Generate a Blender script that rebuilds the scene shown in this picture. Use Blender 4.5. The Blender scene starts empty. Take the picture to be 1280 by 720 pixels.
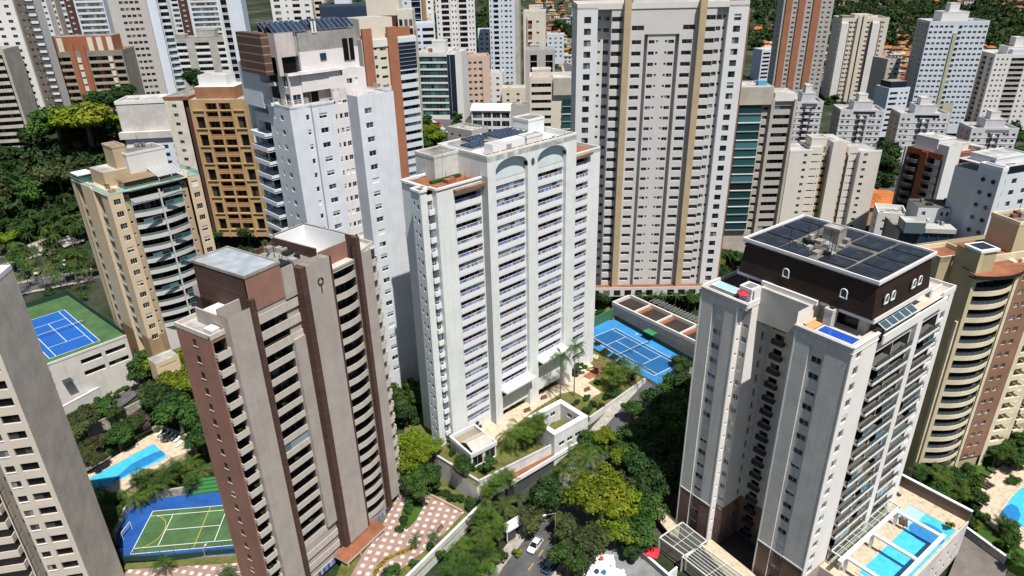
import bpy, math, random
from mathutils import Vector, Matrix
import numpy as np
S = bpy.context.scene
C = S.collection
R = math.radians
rnd = random.Random(7)

# ---------------------------------------------------------------- camera, sky, sun, exposure
EYE = 102.0
PITCH, ROLL = 25.467, 1.28
cam = bpy.data.objects.new('camera', bpy.data.cameras.new('camera')); C.objects.link(cam)
cam.data.lens, cam.data.sensor_width = 853.0*36/1280, 36.0
cam.data.clip_start, cam.data.clip_end = 1.0, 9000
_f = Vector((-0.0, 0.9028, -0.4301))
FX, CX, CY = 853.0, 640.0, 360.0
_nd = Vector((40, 1790, FX)).normalized()
_fw = (Vector((0, 0, 1)) - _nd*_nd.z).normalized()
_rt = _nd.cross(_fw)
# rows = world axes written in camera space (x right, y down, z forward)
WR = Matrix((_rt, _fw, -_nd))
M = WR @ Matrix(((1, 0, 0), (0, -1, 0), (0, 0, -1)))
cam.matrix_world = Matrix.Translation((0, 0, EYE)) @ M.to_4x4()
S.camera = cam

SUN_AZ, SUN_EL = 152.0, 64.0
w = bpy.data.worlds.new('World'); S.world = w; w.use_nodes = True
nt = w.node_tree; nt.nodes.clear()
sky = nt.nodes.new('ShaderNodeTexSky'); sky.sky_type = 'NISHITA'; sky.sun_disc = False
sky.sun_elevation = R(SUN_EL); sky.sun_rotation = R(SUN_AZ); sky.altitude = 800; sky.air_density = 1.0; sky.dust_density = 0.6
bg = nt.nodes.new('ShaderNodeBackground'); bg.inputs[1].default_value = 0.054
ow = nt.nodes.new('ShaderNodeOutputWorld')
nt.links.new(sky.outputs[0], bg.inputs[0]); nt.links.new(bg.outputs[0], ow.inputs[0])
sl = bpy.data.lights.new('sun', 'SUN'); sl.energy = 5.0; sl.angle = R(0.53); sl.color = (1.0, 0.955, 0.88)
so = bpy.data.objects.new('sun', sl); C.objects.link(so)
sd = Vector((math.sin(R(SUN_AZ))*math.cos(R(SUN_EL)), math.cos(R(SUN_AZ))*math.cos(R(SUN_EL)), math.sin(R(SUN_EL))))
so.rotation_euler = sd.to_track_quat('Z', 'Y').to_euler(); so.location = (60, 20, 200)
S.view_settings.view_transform = 'Standard'; S.view_settings.look = 'None'
S.view_settings.exposure = 0.40; S.view_settings.gamma = 1.0; S.view_settings.use_curve_mapping = False

# ---------------------------------------------------------------- small geometry helpers
def ray(px, py):
    return WR @ Vector(((px-CX)/FX, (py-CY)/FX, 1.0))
def G(px, py, z=0.0):
    """where the sight line of a photo point meets the level z (surveying the site from the photograph)"""
    d = ray(px, py); t = (z-EYE)/d.z
    return Vector((d.x*t, d.y*t, z))
def proj(p):
    q = WR.transposed() @ (Vector(p)-Vector((0, 0, EYE)))
    if q.z < 1: return None
    return CX+FX*q.x/q.z, CY+FX*q.y/q.z
def sstep(x, a, b):
    t = min(1, max(0, (x-a)/(b-a))); return t*t*(3-2*t)
def terr(x, y):
    l = 1-sstep(x, -62, -48); r = sstep(x, 38, 62)
    m_ = -6.5*(1-sstep(y, 116, 136)); rr = -9.0*(1-sstep(y, 150, 190)); ll = -4.6*(1-sstep(y, 126, 152))
    h = m_*(1-l)*(1-r)+rr*r+ll*l
    h += 6*sstep(y, 150, 200)*(1-sstep(x, -90, -60))
    lx = sstep(x, -25, 120)
    h += (sstep(y, 235, 325)*(1-lx)*36 + sstep(y, 320, 620)*lx*14)
    h += sstep(y, 520, 1500)*(14+22*(1-lx)) + sstep(y, 1300, 3500)*45
    return h
def AD(px, py, D):
    """a surveyed point: along the sight line of a photo point at ground distance D"""
    d = ray(px, py); t = D/math.hypot(d.x, d.y); return Vector((d.x*t, d.y*t, EYE+d.z*t))

class MB:
    """collects faces; build() links them as one mesh object"""
    def __init__(s): s.v = []; s.f = []; s.m = []; s.mats = []
    def mi(s, m):
        if m not in s.mats: s.mats.append(m)
        return s.mats.index(m)
    def poly(s, pts, m):
        n = len(s.v); s.v += [tuple(p) for p in pts]; s.f.append(tuple(range(n, n+len(pts)))); s.m.append(s.mi(m))
    def box(s, x0, x1, y0, y1, z0, z1, m, top=None, skip=''):
        if x0 > x1: x0, x1 = x1, x0
        if y0 > y1: y0, y1 = y1, y0
        p = [(x0,y0,z0),(x1,y0,z0),(x1,y1,z0),(x0,y1,z0),(x0,y0,z1),(x1,y0,z1),(x1,y1,z1),(x0,y1,z1)]
        for k, q in (('d',(0,3,2,1)),('t',(4,5,6,7)),('f',(0,1,5,4)),('r',(1,2,6,5)),('b',(2,3,7,6)),('l',(3,0,4,7))):
            if k not in skip: s.poly([p[i] for i in q], top if (k == 't' and top) else m)
    def prism(s, pl, z0, z1, m, top=None, bottom=False):
        n = len(pl)
        for i in range(n):
            a, b = pl[i], pl[(i+1) % n]
            s.poly([(a[0],a[1],z0),(b[0],b[1],z0),(b[0],b[1],z1),(a[0],a[1],z1)], m)
        s.poly([(p[0],p[1],z1) for p in pl], top or m)
        if bottom: s.poly([(p[0],p[1],z0) for p in reversed(pl)], m)
    def bar(s, a, b, r, m, up=(0,0,1), n=4, r2=None):
        a, b = Vector(a), Vector(b); d = (b-a).normalized(); r2 = r if r2 is None else r2
        u = d.cross(Vector(up))
        if u.length < 1e-3: u = d.cross(Vector((1,0,0)))
        u.normalize(); v = u.cross(d)
        A = [a+(u*math.cos(2*math.pi*(i+.5)/n)+v*math.sin(2*math.pi*(i+.5)/n))*r for i in range(n)]
        B = [b+(u*math.cos(2*math.pi*(i+.5)/n)+v*math.sin(2*math.pi*(i+.5)/n))*r2 for i in range(n)]
        for i in range(n): s.poly([A[i], A[(i+1)%n], B[(i+1)%n], B[i]], m)
        s.poly(B, m); s.poly(list(reversed(A)), m)
    def ring_wall(s, pl, z0, z1, t, m):
        """a parapet round a convex outline, thickness t inwards"""
        c = Vector((sum(p[0] for p in pl)/len(pl), sum(p[1] for p in pl)/len(pl)))
        inn = inset(pl, t); n = len(pl)
        for i in range(n):
            a, b, ia, ib = pl[i], pl[(i+1)%n], inn[i], inn[(i+1)%n]
            s.poly([(*a,z0),(*b,z0),(*b,z1),(*a,z1)], m); s.poly([(*ib,z0),(*ia,z0),(*ia,z1),(*ib,z1)], m)
            s.poly([(*a,z1),(*b,z1),(*ib,z1),(*ia,z1)], m)
    def add(s, o, mat=None):
        n = len(s.v)
        s.v += [tuple(mat @ Vector(p)) for p in o.v] if mat is not None else list(o.v)
        mp = [s.mi(m) for m in o.mats]
        s.f += [tuple(i+n for i in f) for f in o.f]; s.m += [mp[i] for i in o.m]
    def mesh(s, name):
        me = bpy.data.meshes.new(name); me.from_pydata(s.v, [], s.f)
        for m in s.mats: me.materials.append(m)
        if s.m: me.polygons.foreach_set('material_index', s.m)
        return me
    def build(s, name, parent=None):
        o = bpy.data.objects.new(name, s.mesh(name)); C.objects.link(o)
        if parent is not None: o.parent = parent
        return o
def inset(pl, t):
    n = len(pl); out = []
    ar = sum(pl[i][0]*pl[(i+1)%n][1]-pl[(i+1)%n][0]*pl[i][1] for i in range(n)); sg = 1 if ar > 0 else -1
    for i in range(n):
        p0, p1, p2 = Vector(pl[i-1][:2]), Vector(pl[i][:2]), Vector(pl[(i+1)%n][:2])
        d1, d2 = (p1-p0).normalized(), (p2-p1).normalized()
        n1, n2 = Vector((-d1.y, d1.x))*sg, Vector((-d2.y, d2.x))*sg
        k = n1+n2; k = k/max(.3, k.dot(n1)) if k.length > 1e-6 else n1
        out.append((p1.x+k.x*t, p1.y+k.y*t))
    return out
def tag(o, label=None, cat=None, group=None, kind=None):
    if label: o['label'] = label
    if cat: o['category'] = cat
    if group: o['group'] = group
    if kind: o['kind'] = kind
    return o
def thing(name, label, cat, loc, rz=0.0, group=None):
    o = bpy.data.objects.new(name, None); C.objects.link(o); o.location = loc; o.rotation_euler = (0, 0, rz)
    return tag(o, label, cat, group)
CL = {}      # things whose labels get an ordinal once all of a cluster stand: cluster -> [(object, look)]
def cluster(o, key, look): CL.setdefault(key, []).append((o, look))

# ---------------------------------------------------------------- materials
MT = {}
def N(t, k, **kw):
    n = t.nodes.new(k)
    for a, b in kw.items(): setattr(n, a, b)
    return n
def base_mat(name):
    m = bpy.data.materials.new(name); m.use_nodes = True; t = m.node_tree
    return m, t, t.nodes['Principled BSDF']
def mix(t, a, b, fac, mode='MIX'):
    n = N(t, 'ShaderNodeMix', data_type='RGBA', blend_type=mode)
    for s, v in ((n.inputs[0], fac), (n.inputs[6], a), (n.inputs[7], b)):
        if hasattr(v, 'links') or hasattr(v, 'is_linked'): t.links.new(v, s)
        else: s.default_value = v if not isinstance(v, tuple) else (*v[:3], 1)
    return n.outputs[2]
def ramp(t, fac, lo, hi, a=0.0, b=1.0):
    n = N(t, 'ShaderNodeMapRange'); n.inputs[1].default_value = lo; n.inputs[2].default_value = hi
    n.inputs[3].default_value = a; n.inputs[4].default_value = b; t.links.new(fac, n.inputs[0]); return n.outputs[0]
def wall(name, col, rough=.8, dirt=.35, lines=0.0, lw=.06, mott=.18, vlines=0.0, linecol=.62, streak=.5):
    """painted / tiled facade: mottled, streaked below ledges, with optional joint lines"""
    if name in MT: return MT[name]
    m, t, p = base_mat(name); L = t.links
    tc = N(t, 'ShaderNodeTexCoord'); oi = N(t, 'ShaderNodeObjectInfo')
    n1 = N(t, 'ShaderNodeTexNoise'); n1.inputs['Scale'].default_value = .23; n1.inputs['Detail'].default_value = 7; n1.inputs['Roughness'].default_value = .65
    L.new(tc.outputs['Object'], n1.inputs['Vector'])
    mp = N(t, 'ShaderNodeMapping'); mp.inputs['Scale'].default_value = (1.7, 1.7, .07); L.new(tc.outputs['Object'], mp.inputs['Vector'])
    n2 = N(t, 'ShaderNodeTexNoise'); n2.inputs['Scale'].default_value = 1.0; n2.inputs['Detail'].default_value = 5; n2.inputs['Roughness'].default_value = .7
    L.new(mp.outputs[0], n2.inputs['Vector'])
    n3 = N(t, 'ShaderNodeTexNoise'); n3.inputs['Scale'].default_value = 2.6; n3.inputs['Detail'].default_value = 3; L.new(tc.outputs['Object'], n3.inputs['Vector'])
    c = mix(t, tuple(x*(1-mott) for x in col), tuple(min(1, x*(1+mott*.6)) for x in col), ramp(t, n1.outputs[0], .35, .65))
    c = mix(t, c, tuple(x*.72 for x in col), ramp(t, n3.outputs[0], .5, .8, 0, mott*1.5))
    d = mix(t, c, (col[0]*.45, col[1]*.43, col[2]*.40), ramp(t, n2.outputs[0], .52, .78, 0, dirt*streak*1.6))
    if lines or vlines:
        sp = N(t, 'ShaderNodeSeparateXYZ'); L.new(tc.outputs['Object'], sp.inputs[0])
        def ln(out, step):
            a = N(t, 'ShaderNodeMath', operation='DIVIDE'); a.inputs[1].default_value = step; L.new(out, a.inputs[0])
            b = N(t, 'ShaderNodeMath', operation='FRACT'); L.new(a.outputs[0], b.inputs[0])
            k = N(t, 'ShaderNodeMath', operation='LESS_THAN'); k.inputs[1].default_value = lw/step; L.new(b.outputs[0], k.inputs[0])
            return k.outputs[0]
        if lines:
            d = mix(t, d, tuple(x*linecol for x in col), ln(sp.outputs[2], lines))
        if vlines:
            a = N(t, 'ShaderNodeMath', operation='ADD'); L.new(sp.outputs[0], a.inputs[0]); L.new(sp.outputs[1], a.inputs[1])
            d = mix(t, d, tuple(x*linecol for x in col), ln(a.outputs[0], vlines))
    L.new(d, p.inputs['Base Color']); p.inputs['Roughness'].default_value = rough
    p.inputs['Specular IOR Level'].default_value = .25
    bp = N(t, 'ShaderNodeBump'); bp.inputs['Strength'].default_value = .25; bp.inputs['Distance'].default_value = .06
    L.new(n3.outputs[0], bp.inputs['Height']); L.new(bp.outputs[0], p.inputs['Normal'])
    MT[name] = m; return m
def plain(name, col, rough=.6, metal=0.0, var=.15, scale=3.0, spec=.4):
    if name in MT: return MT[name]
    m, t, p = base_mat(name)
    tc = N(t, 'ShaderNodeTexCoord'); n = N(t, 'ShaderNodeTexNoise'); n.inputs['Scale'].default_value = scale; n.inputs['Detail'].default_value = 4
    t.links.new(tc.outputs['Object'], n.inputs['Vector'])
    t.links.new(mix(t, tuple(x*(1-var) for x in col), tuple(min(1, x*(1+var)) for x in col), ramp(t, n.outputs[0], .3, .7)), p.inputs['Base Color'])
    p.inputs['Roughness'].default_value = rough; p.inputs['Metallic'].default_value = metal; p.inputs['Specular IOR Level'].default_value = spec
    MT[name] = m; return m
def rand_out(t):
    """a random number per pane, differing between copies too"""
    g = N(t, 'ShaderNodeNewGeometry'); oi = N(t, 'ShaderNodeObjectInfo')
    a = N(t, 'ShaderNodeMath', operation='ADD'); t.links.new(g.outputs['Random Per Island'], a.inputs[0]); t.links.new(oi.outputs['Random'], a.inputs[1])
    b = N(t, 'ShaderNodeMath', operation='FRACT'); t.links.new(a.outputs[0], b.inputs[0]); return b.outputs[0]
def glass(name, cols, rough=.07, metal=0.0, spec=.6):
    """window glass over a dark room: several tones (curtains, blinds, empty rooms) at random"""
    if name in MT: return MT[name]
    m, t, p = base_mat(name)
    cr = N(t, 'ShaderNodeValToRGB'); cr.color_ramp.interpolation = 'CONSTANT'
    e = cr.color_ramp.elements
    while len(e) > 1: e.remove(e[-1])
    tot = sum(k for k, _ in cols); acc = 0
    for i, (k, c) in enumerate(cols):
        q = e[0] if i == 0 else e.new(acc/tot)
        q.position = acc/tot; q.color = (*c, 1); acc += k
    t.links.new(rand_out(t), cr.inputs[0]); t.links.new(cr.outputs[0], p.inputs['Base Color'])
    p.inputs['Roughness'].default_value = rough; p.inputs['Specular IOR Level'].default_value = spec; p.inputs['Metallic'].default_value = metal
    tc = N(t, 'ShaderNodeTexCoord'); n = N(t, 'ShaderNodeTexNoise'); n.inputs['Scale'].default_value = .8; t.links.new(tc.outputs['Object'], n.inputs['Vector'])
    bp = N(t, 'ShaderNodeBump'); bp.inputs['Strength'].default_value = .05; bp.inputs['Distance'].default_value = .05
    t.links.new(n.outputs[0], bp.inputs['Height']); t.links.new(bp.outputs[0], p.inputs['Normal'])
    MT[name] = m; return m
DK = (.012, .014, .018)
gl_dark = glass('dark_glass', [(10, DK), (4, (.03,.035,.045)), (2, (.10,.10,.10)), (2, (.05,.06,.08)), (1, (.30,.28,.25)), (1, (.20,.22,.25))])
gl_room = glass('room_glass', [(8, (.008,.008,.010)), (3, (.02,.018,.018)), (1, (.06,.055,.05)), (1, (.14,.13,.11))], rough=.2, spec=.2)
gl_teal = glass('teal_glass', [(5, (.012,.05,.055)), (3, (.02,.09,.10)), (2, (.06,.17,.19)), (1, (.01,.02,.025))])
gl_blue = glass('blue_grey_glass', [(3, (.05,.085,.11)), (3, (.10,.15,.18)), (2, (.22,.30,.34)), (2, (.02,.03,.04))])
gl_navy = glass('navy_glass', [(4, (.01,.02,.045)), (2, (.02,.04,.08)), (1, (.05,.08,.12))])
white = plain('white_paint', (.74,.75,.76), .6, var=.05)
offwhite = plain('offwhite_paint', (.62,.60,.56), .7, var=.08)
alum = plain('aluminium', (.36,.37,.38), .45, .2, var=.05)
dmetal = plain('dark_metal', (.03,.03,.033), .5, .4)
shut = plain('white_shutter', (.66,.67,.68), .6, var=.06, scale=9)
conc = wall('raw_concrete', (.30,.285,.265), dirt=.7, mott=.35)
roofm = wall('roof_membrane', (.42,.41,.395), dirt=.0, mott=.45)
roofg = wall('dirty_roof', (.24,.225,.205), dirt=.0, mott=.55)
terra = wall('terracotta', (.27,.105,.055), dirt=.0, mott=.35)

def clear_glass(name='clear_roof_glass', col=(.80,.88,.84), fac=.18):
    if name in MT: return MT[name]
    m, t, p = base_mat(name)
    tr = N(t, 'ShaderNodeBsdfTransparent'); tr.inputs[0].default_value = (*col,1); ms = N(t, 'ShaderNodeMixShader'); ms.inputs[0].default_value = fac
    p.inputs['Base Color'].default_value = (col[0]*.6, col[1]*.6, col[2]*.6, 1); p.inputs['Roughness'].default_value = .08
    out = [x for x in t.nodes if x.type == 'OUTPUT_MATERIAL'][0]
    t.links.new(tr.outputs[0], ms.inputs[1]); t.links.new(p.outputs[0], ms.inputs[2]); t.links.new(ms.outputs[0], out.inputs[0]); MT[name] = m; return m
clg = clear_glass('clear_roof_glass', (.70,.78,.74), .10); cl_teal = clear_glass('greenish_clear_glass', (.55,.85,.80), .30); cl_grey = clear_glass('greyish_clear_glass', (.22,.27,.30), .55)
# ---------------------------------------------------------------- leaves, trees, palms
def leaf(name, lo, hi, warm=None):
    if name in MT: return MT[name]
    m, t, p = base_mat(name); L = t.links
    r = rand_out(t)
    c = mix(t, lo, hi, r)
    tc = N(t, 'ShaderNodeTexCoord'); n = N(t, 'ShaderNodeTexNoise'); n.inputs['Scale'].default_value = .55; n.inputs['Detail'].default_value = 3
    L.new(tc.outputs['Object'], n.inputs['Vector'])
    c = mix(t, c, warm or tuple(x*1.25 for x in hi), ramp(t, n.outputs[0], .48, .68, 0, .75))
    oi = N(t, 'ShaderNodeObjectInfo'); hs = N(t, 'ShaderNodeHueSaturation')
    L.new(ramp(t, oi.outputs['Random'], 0, 1, .8, 1.2), hs.inputs['Value']); L.new(ramp(t, oi.outputs['Random'], 0, 1, .485, .51), hs.inputs['Hue'])
    L.new(c, hs.inputs['Color'])
    L.new(hs.outputs[0], p.inputs['Base Color']); p.inputs['Roughness'].default_value = .6; p.inputs['Specular IOR Level'].default_value = .2
    tr = N(t, 'ShaderNodeBsdfTranslucent'); L.new(hs.outputs[0], tr.inputs[0])
    ms = N(t, 'ShaderNodeMixShader'); ms.inputs[0].default_value = .25
    out = [x for x in t.nodes if x.type == 'OUTPUT_MATERIAL'][0]
    L.new(p.outputs[0], ms.inputs[1]); L.new(tr.outputs[0], ms.inputs[2]); L.new(ms.outputs[0], out.inputs[0])
    MT[name] = m; return m
leaf_dark = leaf('dark_leaves', (.010,.028,.008), (.035,.075,.018))
leaf_mid = leaf('mid_leaves', (.018,.048,.010), (.05,.112,.020))
leaf_lime = leaf('yellow_green_leaves', (.055,.115,.008), (.18,.24,.014), (.26,.275,.018))
leaf_olive = leaf('olive_leaves', (.028,.042,.014), (.075,.092,.03))
leaf_palm = leaf('palm_leaves', (.028,.07,.010), (.085,.155,.022), (.15,.18,.03))
leaf_pink = leaf('pinkish_leaves', (.08,.04,.05), (.16,.08,.09))
bark = plain('bark', (.11,.085,.06), .9, var=.3)
palmbark = plain('palm_bark', (.16,.14,.115), .9, var=.3)
def crown_mb(seed, m, n=1400, lobes=9, leaf_s=.34, flat=.75, spread=.62):
    """unit crown: radius about 1, centre at height 0; leaf-sized faces through lobes of differing size"""
    r = random.Random(seed); b = MB(); L = []
    for i in range(lobes):
        a = i*2.4+r.uniform(-.4,.4); q = spread*math.sqrt((i+.5)/lobes); h = r.uniform(-.25,.45)*(1-q*.6)
        L.append((Vector((q*math.cos(a), q*math.sin(a), h)), r.uniform(.20,.42)))
    for i in range(n):
        c, R_ = L[r.randrange(lobes)]
        d = Vector((r.gauss(0,1), r.gauss(0,1), r.gauss(0,1)+.25)).normalized()
        rr = R_*(r.random()**.30)*r.uniform(.72,1.22)
        p = c+Vector((d.x*rr, d.y*rr, d.z*rr*flat))
        nrm = (d+Vector((r.uniform(-.8,.8), r.uniform(-.8,.8), r.uniform(-.3,.9)))).normalized()
        u = nrm.cross(Vector((r.uniform(-1,1), r.uniform(-1,1), r.uniform(-1,1)))).normalized(); v = nrm.cross(u)
        s = leaf_s*r.uniform(.5,1.15)*.21
        b.poly([p-u*s*1.3, p-u*s*.2+v*s*.75, p+u*s*1.3, p+u*s*.1-v*s*.75], m)
    return b
def trunk_mb(seed, h):
    """trunk from z=-h to the crown centre with limbs"""
    r = random.Random(seed); b = MB()
    b.bar((0,0,-h),(0.04,0.02,-.35), .085, bark, n=7, r2=.06)
    for i in range(6):
        a = i*1.05+r.uniform(-.3,.3); e = Vector((.55*math.cos(a), .55*math.sin(a), r.uniform(-.05,.35)))
        b.bar((.04,.02,-.4), e*.55+Vector((0,0,-.12)), .045, bark, n=5, r2=.03); b.bar(e*.55+Vector((0,0,-.12)), e, .03, bark, n=5, r2=.01)
    return b
TREE = {}
def proto(kind):
    if kind in TREE: return TREE[kind]
    sp = {'lime': (11, leaf_lime, 2300, 12, .26, .62, .68), 'lime_b': (12, leaf_lime, 2000, 10, .27, .7, .6),
          'dark': (21, leaf_dark, 1700, 8, .30, .85, .52), 'dark_b': (22, leaf_dark, 1500, 9, .32, .8, .6),
          'mid': (31, leaf_mid, 1700, 9, .29, .8, .58), 'mid_b': (32, leaf_mid, 1500, 8, .31, .9, .5), 'mid_c': (35, leaf_mid, 1600, 11, .28, .7, .64),
          'olive': (41, leaf_olive, 1600, 9, .30, .75, .6), 'olive_b': (43, leaf_olive, 1500, 10, .29, .7, .64),
          'pink': (45, leaf_pink, 900, 7, .28, .75, .6), 'bush': (51, leaf_mid, 500, 6, .40, .8, .5), 'bush_y': (52, leaf_lime, 500, 6, .40, .8, .5), 'bush_d': (53, leaf_dark, 500, 6, .40, .8, .5)}[kind]
    sp = (sp[0], sp[1], int(sp[2]*2.6), *sp[3:])
    TREE[kind] = (crown_mb(*sp).mesh('crown'), trunk_mb(sp[0], 1.5).mesh('trunk')); return TREE[kind]
LOOK = {'lime': 'yellow green spreading tree', 'lime_b': 'yellow green round tree', 'dark': 'dark green dense tree', 'dark_b': 'dark green broad tree', 'mid': 'green round tree', 'mid_b': 'green upright tree', 'mid_c': 'green loose tree',
        'olive': 'dull olive green tree', 'olive_b': 'dull olive spreading tree', 'pink': 'pinkish flowering tree', 'bush': 'green leafy shrub', 'bush_y': 'yellow green shrub', 'bush_d': 'dark green shrub'}
def tree(kind, x, y, r, where, z=None, hz=None, squash=.9):
    """r: crown radius in metres; hz: height of the crown centre above ground"""
    cm, tm = proto(kind); z = terr(x, y) if z is None else z
    shrub = kind.startswith('bush'); hz = hz if hz is not None else (r*.55 if shrub else r*1.35)
    o = thing('shrub' if shrub else 'tree', LOOK[kind], 'shrub' if shrub else 'tree', (x, y, z), 0, ('shrubs ' if shrub else 'trees ')+where)
    a = rnd.uniform(0, 6.28); s = r*1.18
    c = bpy.data.objects.new('crown', cm); C.objects.link(c); c.parent = o; c.location = (0,0,hz); c.scale = (s*rnd.uniform(.92,1.08), s*rnd.uniform(.92,1.08), s*squash); c.rotation_euler = (0,0,a)
    t = bpy.data.objects.new('trunk', tm); C.objects.link(t); t.parent = o; t.location = (0,0,hz); k = hz/1.5; t.scale = (s*.8, s*.8, k); t.rotation_euler = (0,0,a)
    cluster(o, ('shrub ' if shrub else 'tree ')+where, LOOK[kind]+' '+where); return o
def frond(b, base, az, ln, drop, m, wd=.34, n=7, lift=.5):
    d = Vector((math.cos(az), math.sin(az), 0)); sd = Vector((-d.y, d.x, 0)); P = []
    for i in range(n+1):
        t = i/n; P.append(Vector(base)+d*(ln*t*(1-.15*t))+Vector((0,0,ln*(lift*t-drop*t*t))))
    for i in range(n):
        t = (i+.5)/n; w_ = wd*ln*.55*(.35+1.3*t*(1-t)*2)*(1.0 if t < .8 else .6)
        for sg in (1, -1):
            for k in (0, .5):
                a = P[i].lerp(P[i+1], k); c = P[i].lerp(P[i+1], k+.36)
                tip = (a+c)/2+sd*sg*w_+d*w_*.45-Vector((0,0,w_*.35))
                b.poly([a, c, tip], m)
def palm_mb(seed, n=17, m=None, ln=2.6):
    r = random.Random(seed); b = MB(); m = m or leaf_palm
    for i in range(n):
        el = r.uniform(.1, .95); frond(b, (0,0,0), i*2.4+r.uniform(-.2,.2), ln*r.uniform(.8,1.1), r.uniform(.75,1.15)*(1.1-.5*el)+.15, m, lift=el)
    return b
def areca_mb(seed, m=None):
    r = random.Random(seed); b = MB(); m = m or leaf_palm
    for i in range(44):
        bx = (r.uniform(-.5,.5), r.uniform(-.5,.5), r.uniform(0,1.1)); frond(b, bx, r.uniform(0,6.28), r.uniform(1.3,2.2), r.uniform(.5,.9), m, lift=r.uniform(.6,1.25), wd=.55, n=6)
    return b
PALM = {}
def palm(x, y, h, where, z=None, kind='tall', sc=1.0):
    z = terr(x, y) if z is None else z
    k = (kind, rnd.randrange(3))
    if k not in PALM:
        mm = {'tall': leaf_palm, 'dark': leaf_mid, 'areca': leaf_palm, 'areca_d': leaf_mid}[kind]
        cr = (areca_mb(k[1]+60, mm) if kind.startswith('areca') else palm_mb(k[1]+70, m=mm)).mesh('crown')
        b = MB()
        if kind.startswith('areca'):
            for i in range(5): b.bar((.25*math.cos(i*1.3), .25*math.sin(i*1.3), -1), (.4*math.cos(i*1.3), .4*math.sin(i*1.3), 0.3), .06, palmbark, n=5)
        else:
            b.bar((0,0,-1),(0,0,-.5), .17, palmbark, n=7, r2=.13); b.bar((0,0,-.5),(0,0,0), .13, palmbark, n=7, r2=.11)
        PALM[k] = (cr, b.mesh('trunk'))
    cm, tm = PALM[k]
    look = 'tall slim palm' if kind == 'tall' else 'dark green palm' if kind == 'dark' else 'bushy clumping palm'
    o = thing('palm_tree', look, 'palm', (x, y, z), 0, 'palms '+where)
    a = rnd.uniform(0,6.28)
    c = bpy.data.objects.new('crown', cm); C.objects.link(c); c.parent = o; c.location = (0,0,h); c.scale = (sc,)*3; c.rotation_euler = (0,0,a)
    t = bpy.data.objects.new('trunk', tm); C.objects.link(t); t.parent = o; t.location = (0,0,h); t.scale = (1,1,h)
    cluster(o, 'palm '+where, look+' '+where); return o
def woods(name, label, pts, mats, seed=5):
    """a far wood that reads as one mass"""
    r = random.Random(seed); b = MB(); ps = [crown_mb(80+i, m, 240, 7, .85, .8, .55) for i, m in enumerate(mats)]
    V = []; F = []; MI = []
    arr = [(np.array(p.v), np.array(p.f)) for p in ps]; n0 = 0
    for x, y, s in pts:
        i = r.randrange(len(ps)); v, f = arr[i]; a = r.uniform(0, 6.28); ca, sa = math.cos(a), math.sin(a)
        vv = np.stack([(v[:,0]*ca-v[:,1]*sa)*s+x, (v[:,0]*sa+v[:,1]*ca)*s+y, v[:,2]*s*r.uniform(.9,1.3)+terr(x,y)+s*.55], 1)
        V.append(vv); F.append(f+n0); n0 += len(v); MI.append(np.full(len(f), i))
    V = np.concatenate(V); F = np.concatenate(F); MI = np.concatenate(MI)
    me = bpy.data.meshes.new(name); me.from_pydata(V.tolist(), [], F.tolist())
    for m in mats: me.materials.append(m)
    me.polygons.foreach_set('material_index', MI.astype(np.int32))
    o = bpy.data.objects.new(name, me); C.objects.link(o); return tag(o, label, 'woods', None, 'stuff')
# ---------------------------------------------------------------- towers
PM = {}     # cached part shapes: key -> MB
def part_mesh(key, fn):
    if key not in PM: PM[key] = [fn(), None]
    return key
def part_data(key):
    e = PM[key]
    if e[1] is None: e[1] = e[0].mesh(key.split('|')[0])
    return e[1]
def q2(x): return round(x*10)/10
def window_part(w, h, style='slide', frame=None, gl=None):
    """faces -y, centred in x, z 0..h; shutter styles: slide / half / shut / tri / plain"""
    frame = frame or white; gl = gl or gl_dark
    w, h = q2(w), q2(h)
    def fn():
        b = MB(); x0, x1 = -w/2, w/2; fr = .045 if w > .9 else .04
        def rect(a, c, z0, z1, y, m): b.poly([(a,y,z0),(c,y,z0),(c,y,z1),(a,y,z1)], m)
        b.box(x0, x1, -.0, .05, h-fr, h, frame, skip='bt'); b.box(x0, x1, -.0, .05, 0, fr, frame, skip='b')
        b.box(x0, x0+fr, -.0, .05, fr, h-fr, frame, skip='bdt'); b.box(x1-fr, x1, -.0, .05, fr, h-fr, frame, skip='bdt')
        n = 3 if style == 'tri' else (1 if w < 1.0 else 2)
        if w > 3.2: n = max(n, int(w/1.5))
        top = h-fr
        if style in ('half', 'shut'):
            k = fr if style == 'shut' else h*.52
            rect(x0+fr, x1-fr, k, top, .02, shut); top = k
        if style != 'shut':
            ww = (w-2*fr)/n
            for i in range(n):
                a = x0+fr+i*ww
                rect(a+.0, a+ww, fr, top, .045, gl)
                if i: b.box(a-.02, a+.02, .01, .045, fr, top, frame, skip='bdt')
        return b
    return part_mesh('window|%s|%s|%s|%s|%s' % (w, h, style, frame.name, gl.name), fn)
def door_part(w, h, gl=None, frame=None):
    gl = gl or gl_room; frame = frame or alum; w, h = q2(w), q2(h)
    def fn():
        b = MB(); n = max(1, int(round(w/1.3))); ww = w/n
        for i in range(n):
            a = -w/2+i*ww
            b.poly([(a,0,0),(a+ww,0,0),(a+ww,0,h),(a,0,h)], gl)
            b.box(a-.03, a+.03, -.04, -.005, 0, h, frame, skip='b')
        b.box(-w/2, w/2, -.045, -.005, h-.08, h, frame, skip='b')
        return b
    return part_mesh('balcony_door|%s|%s|%s|%s' % (w, h, gl.name, frame.name), fn)
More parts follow.
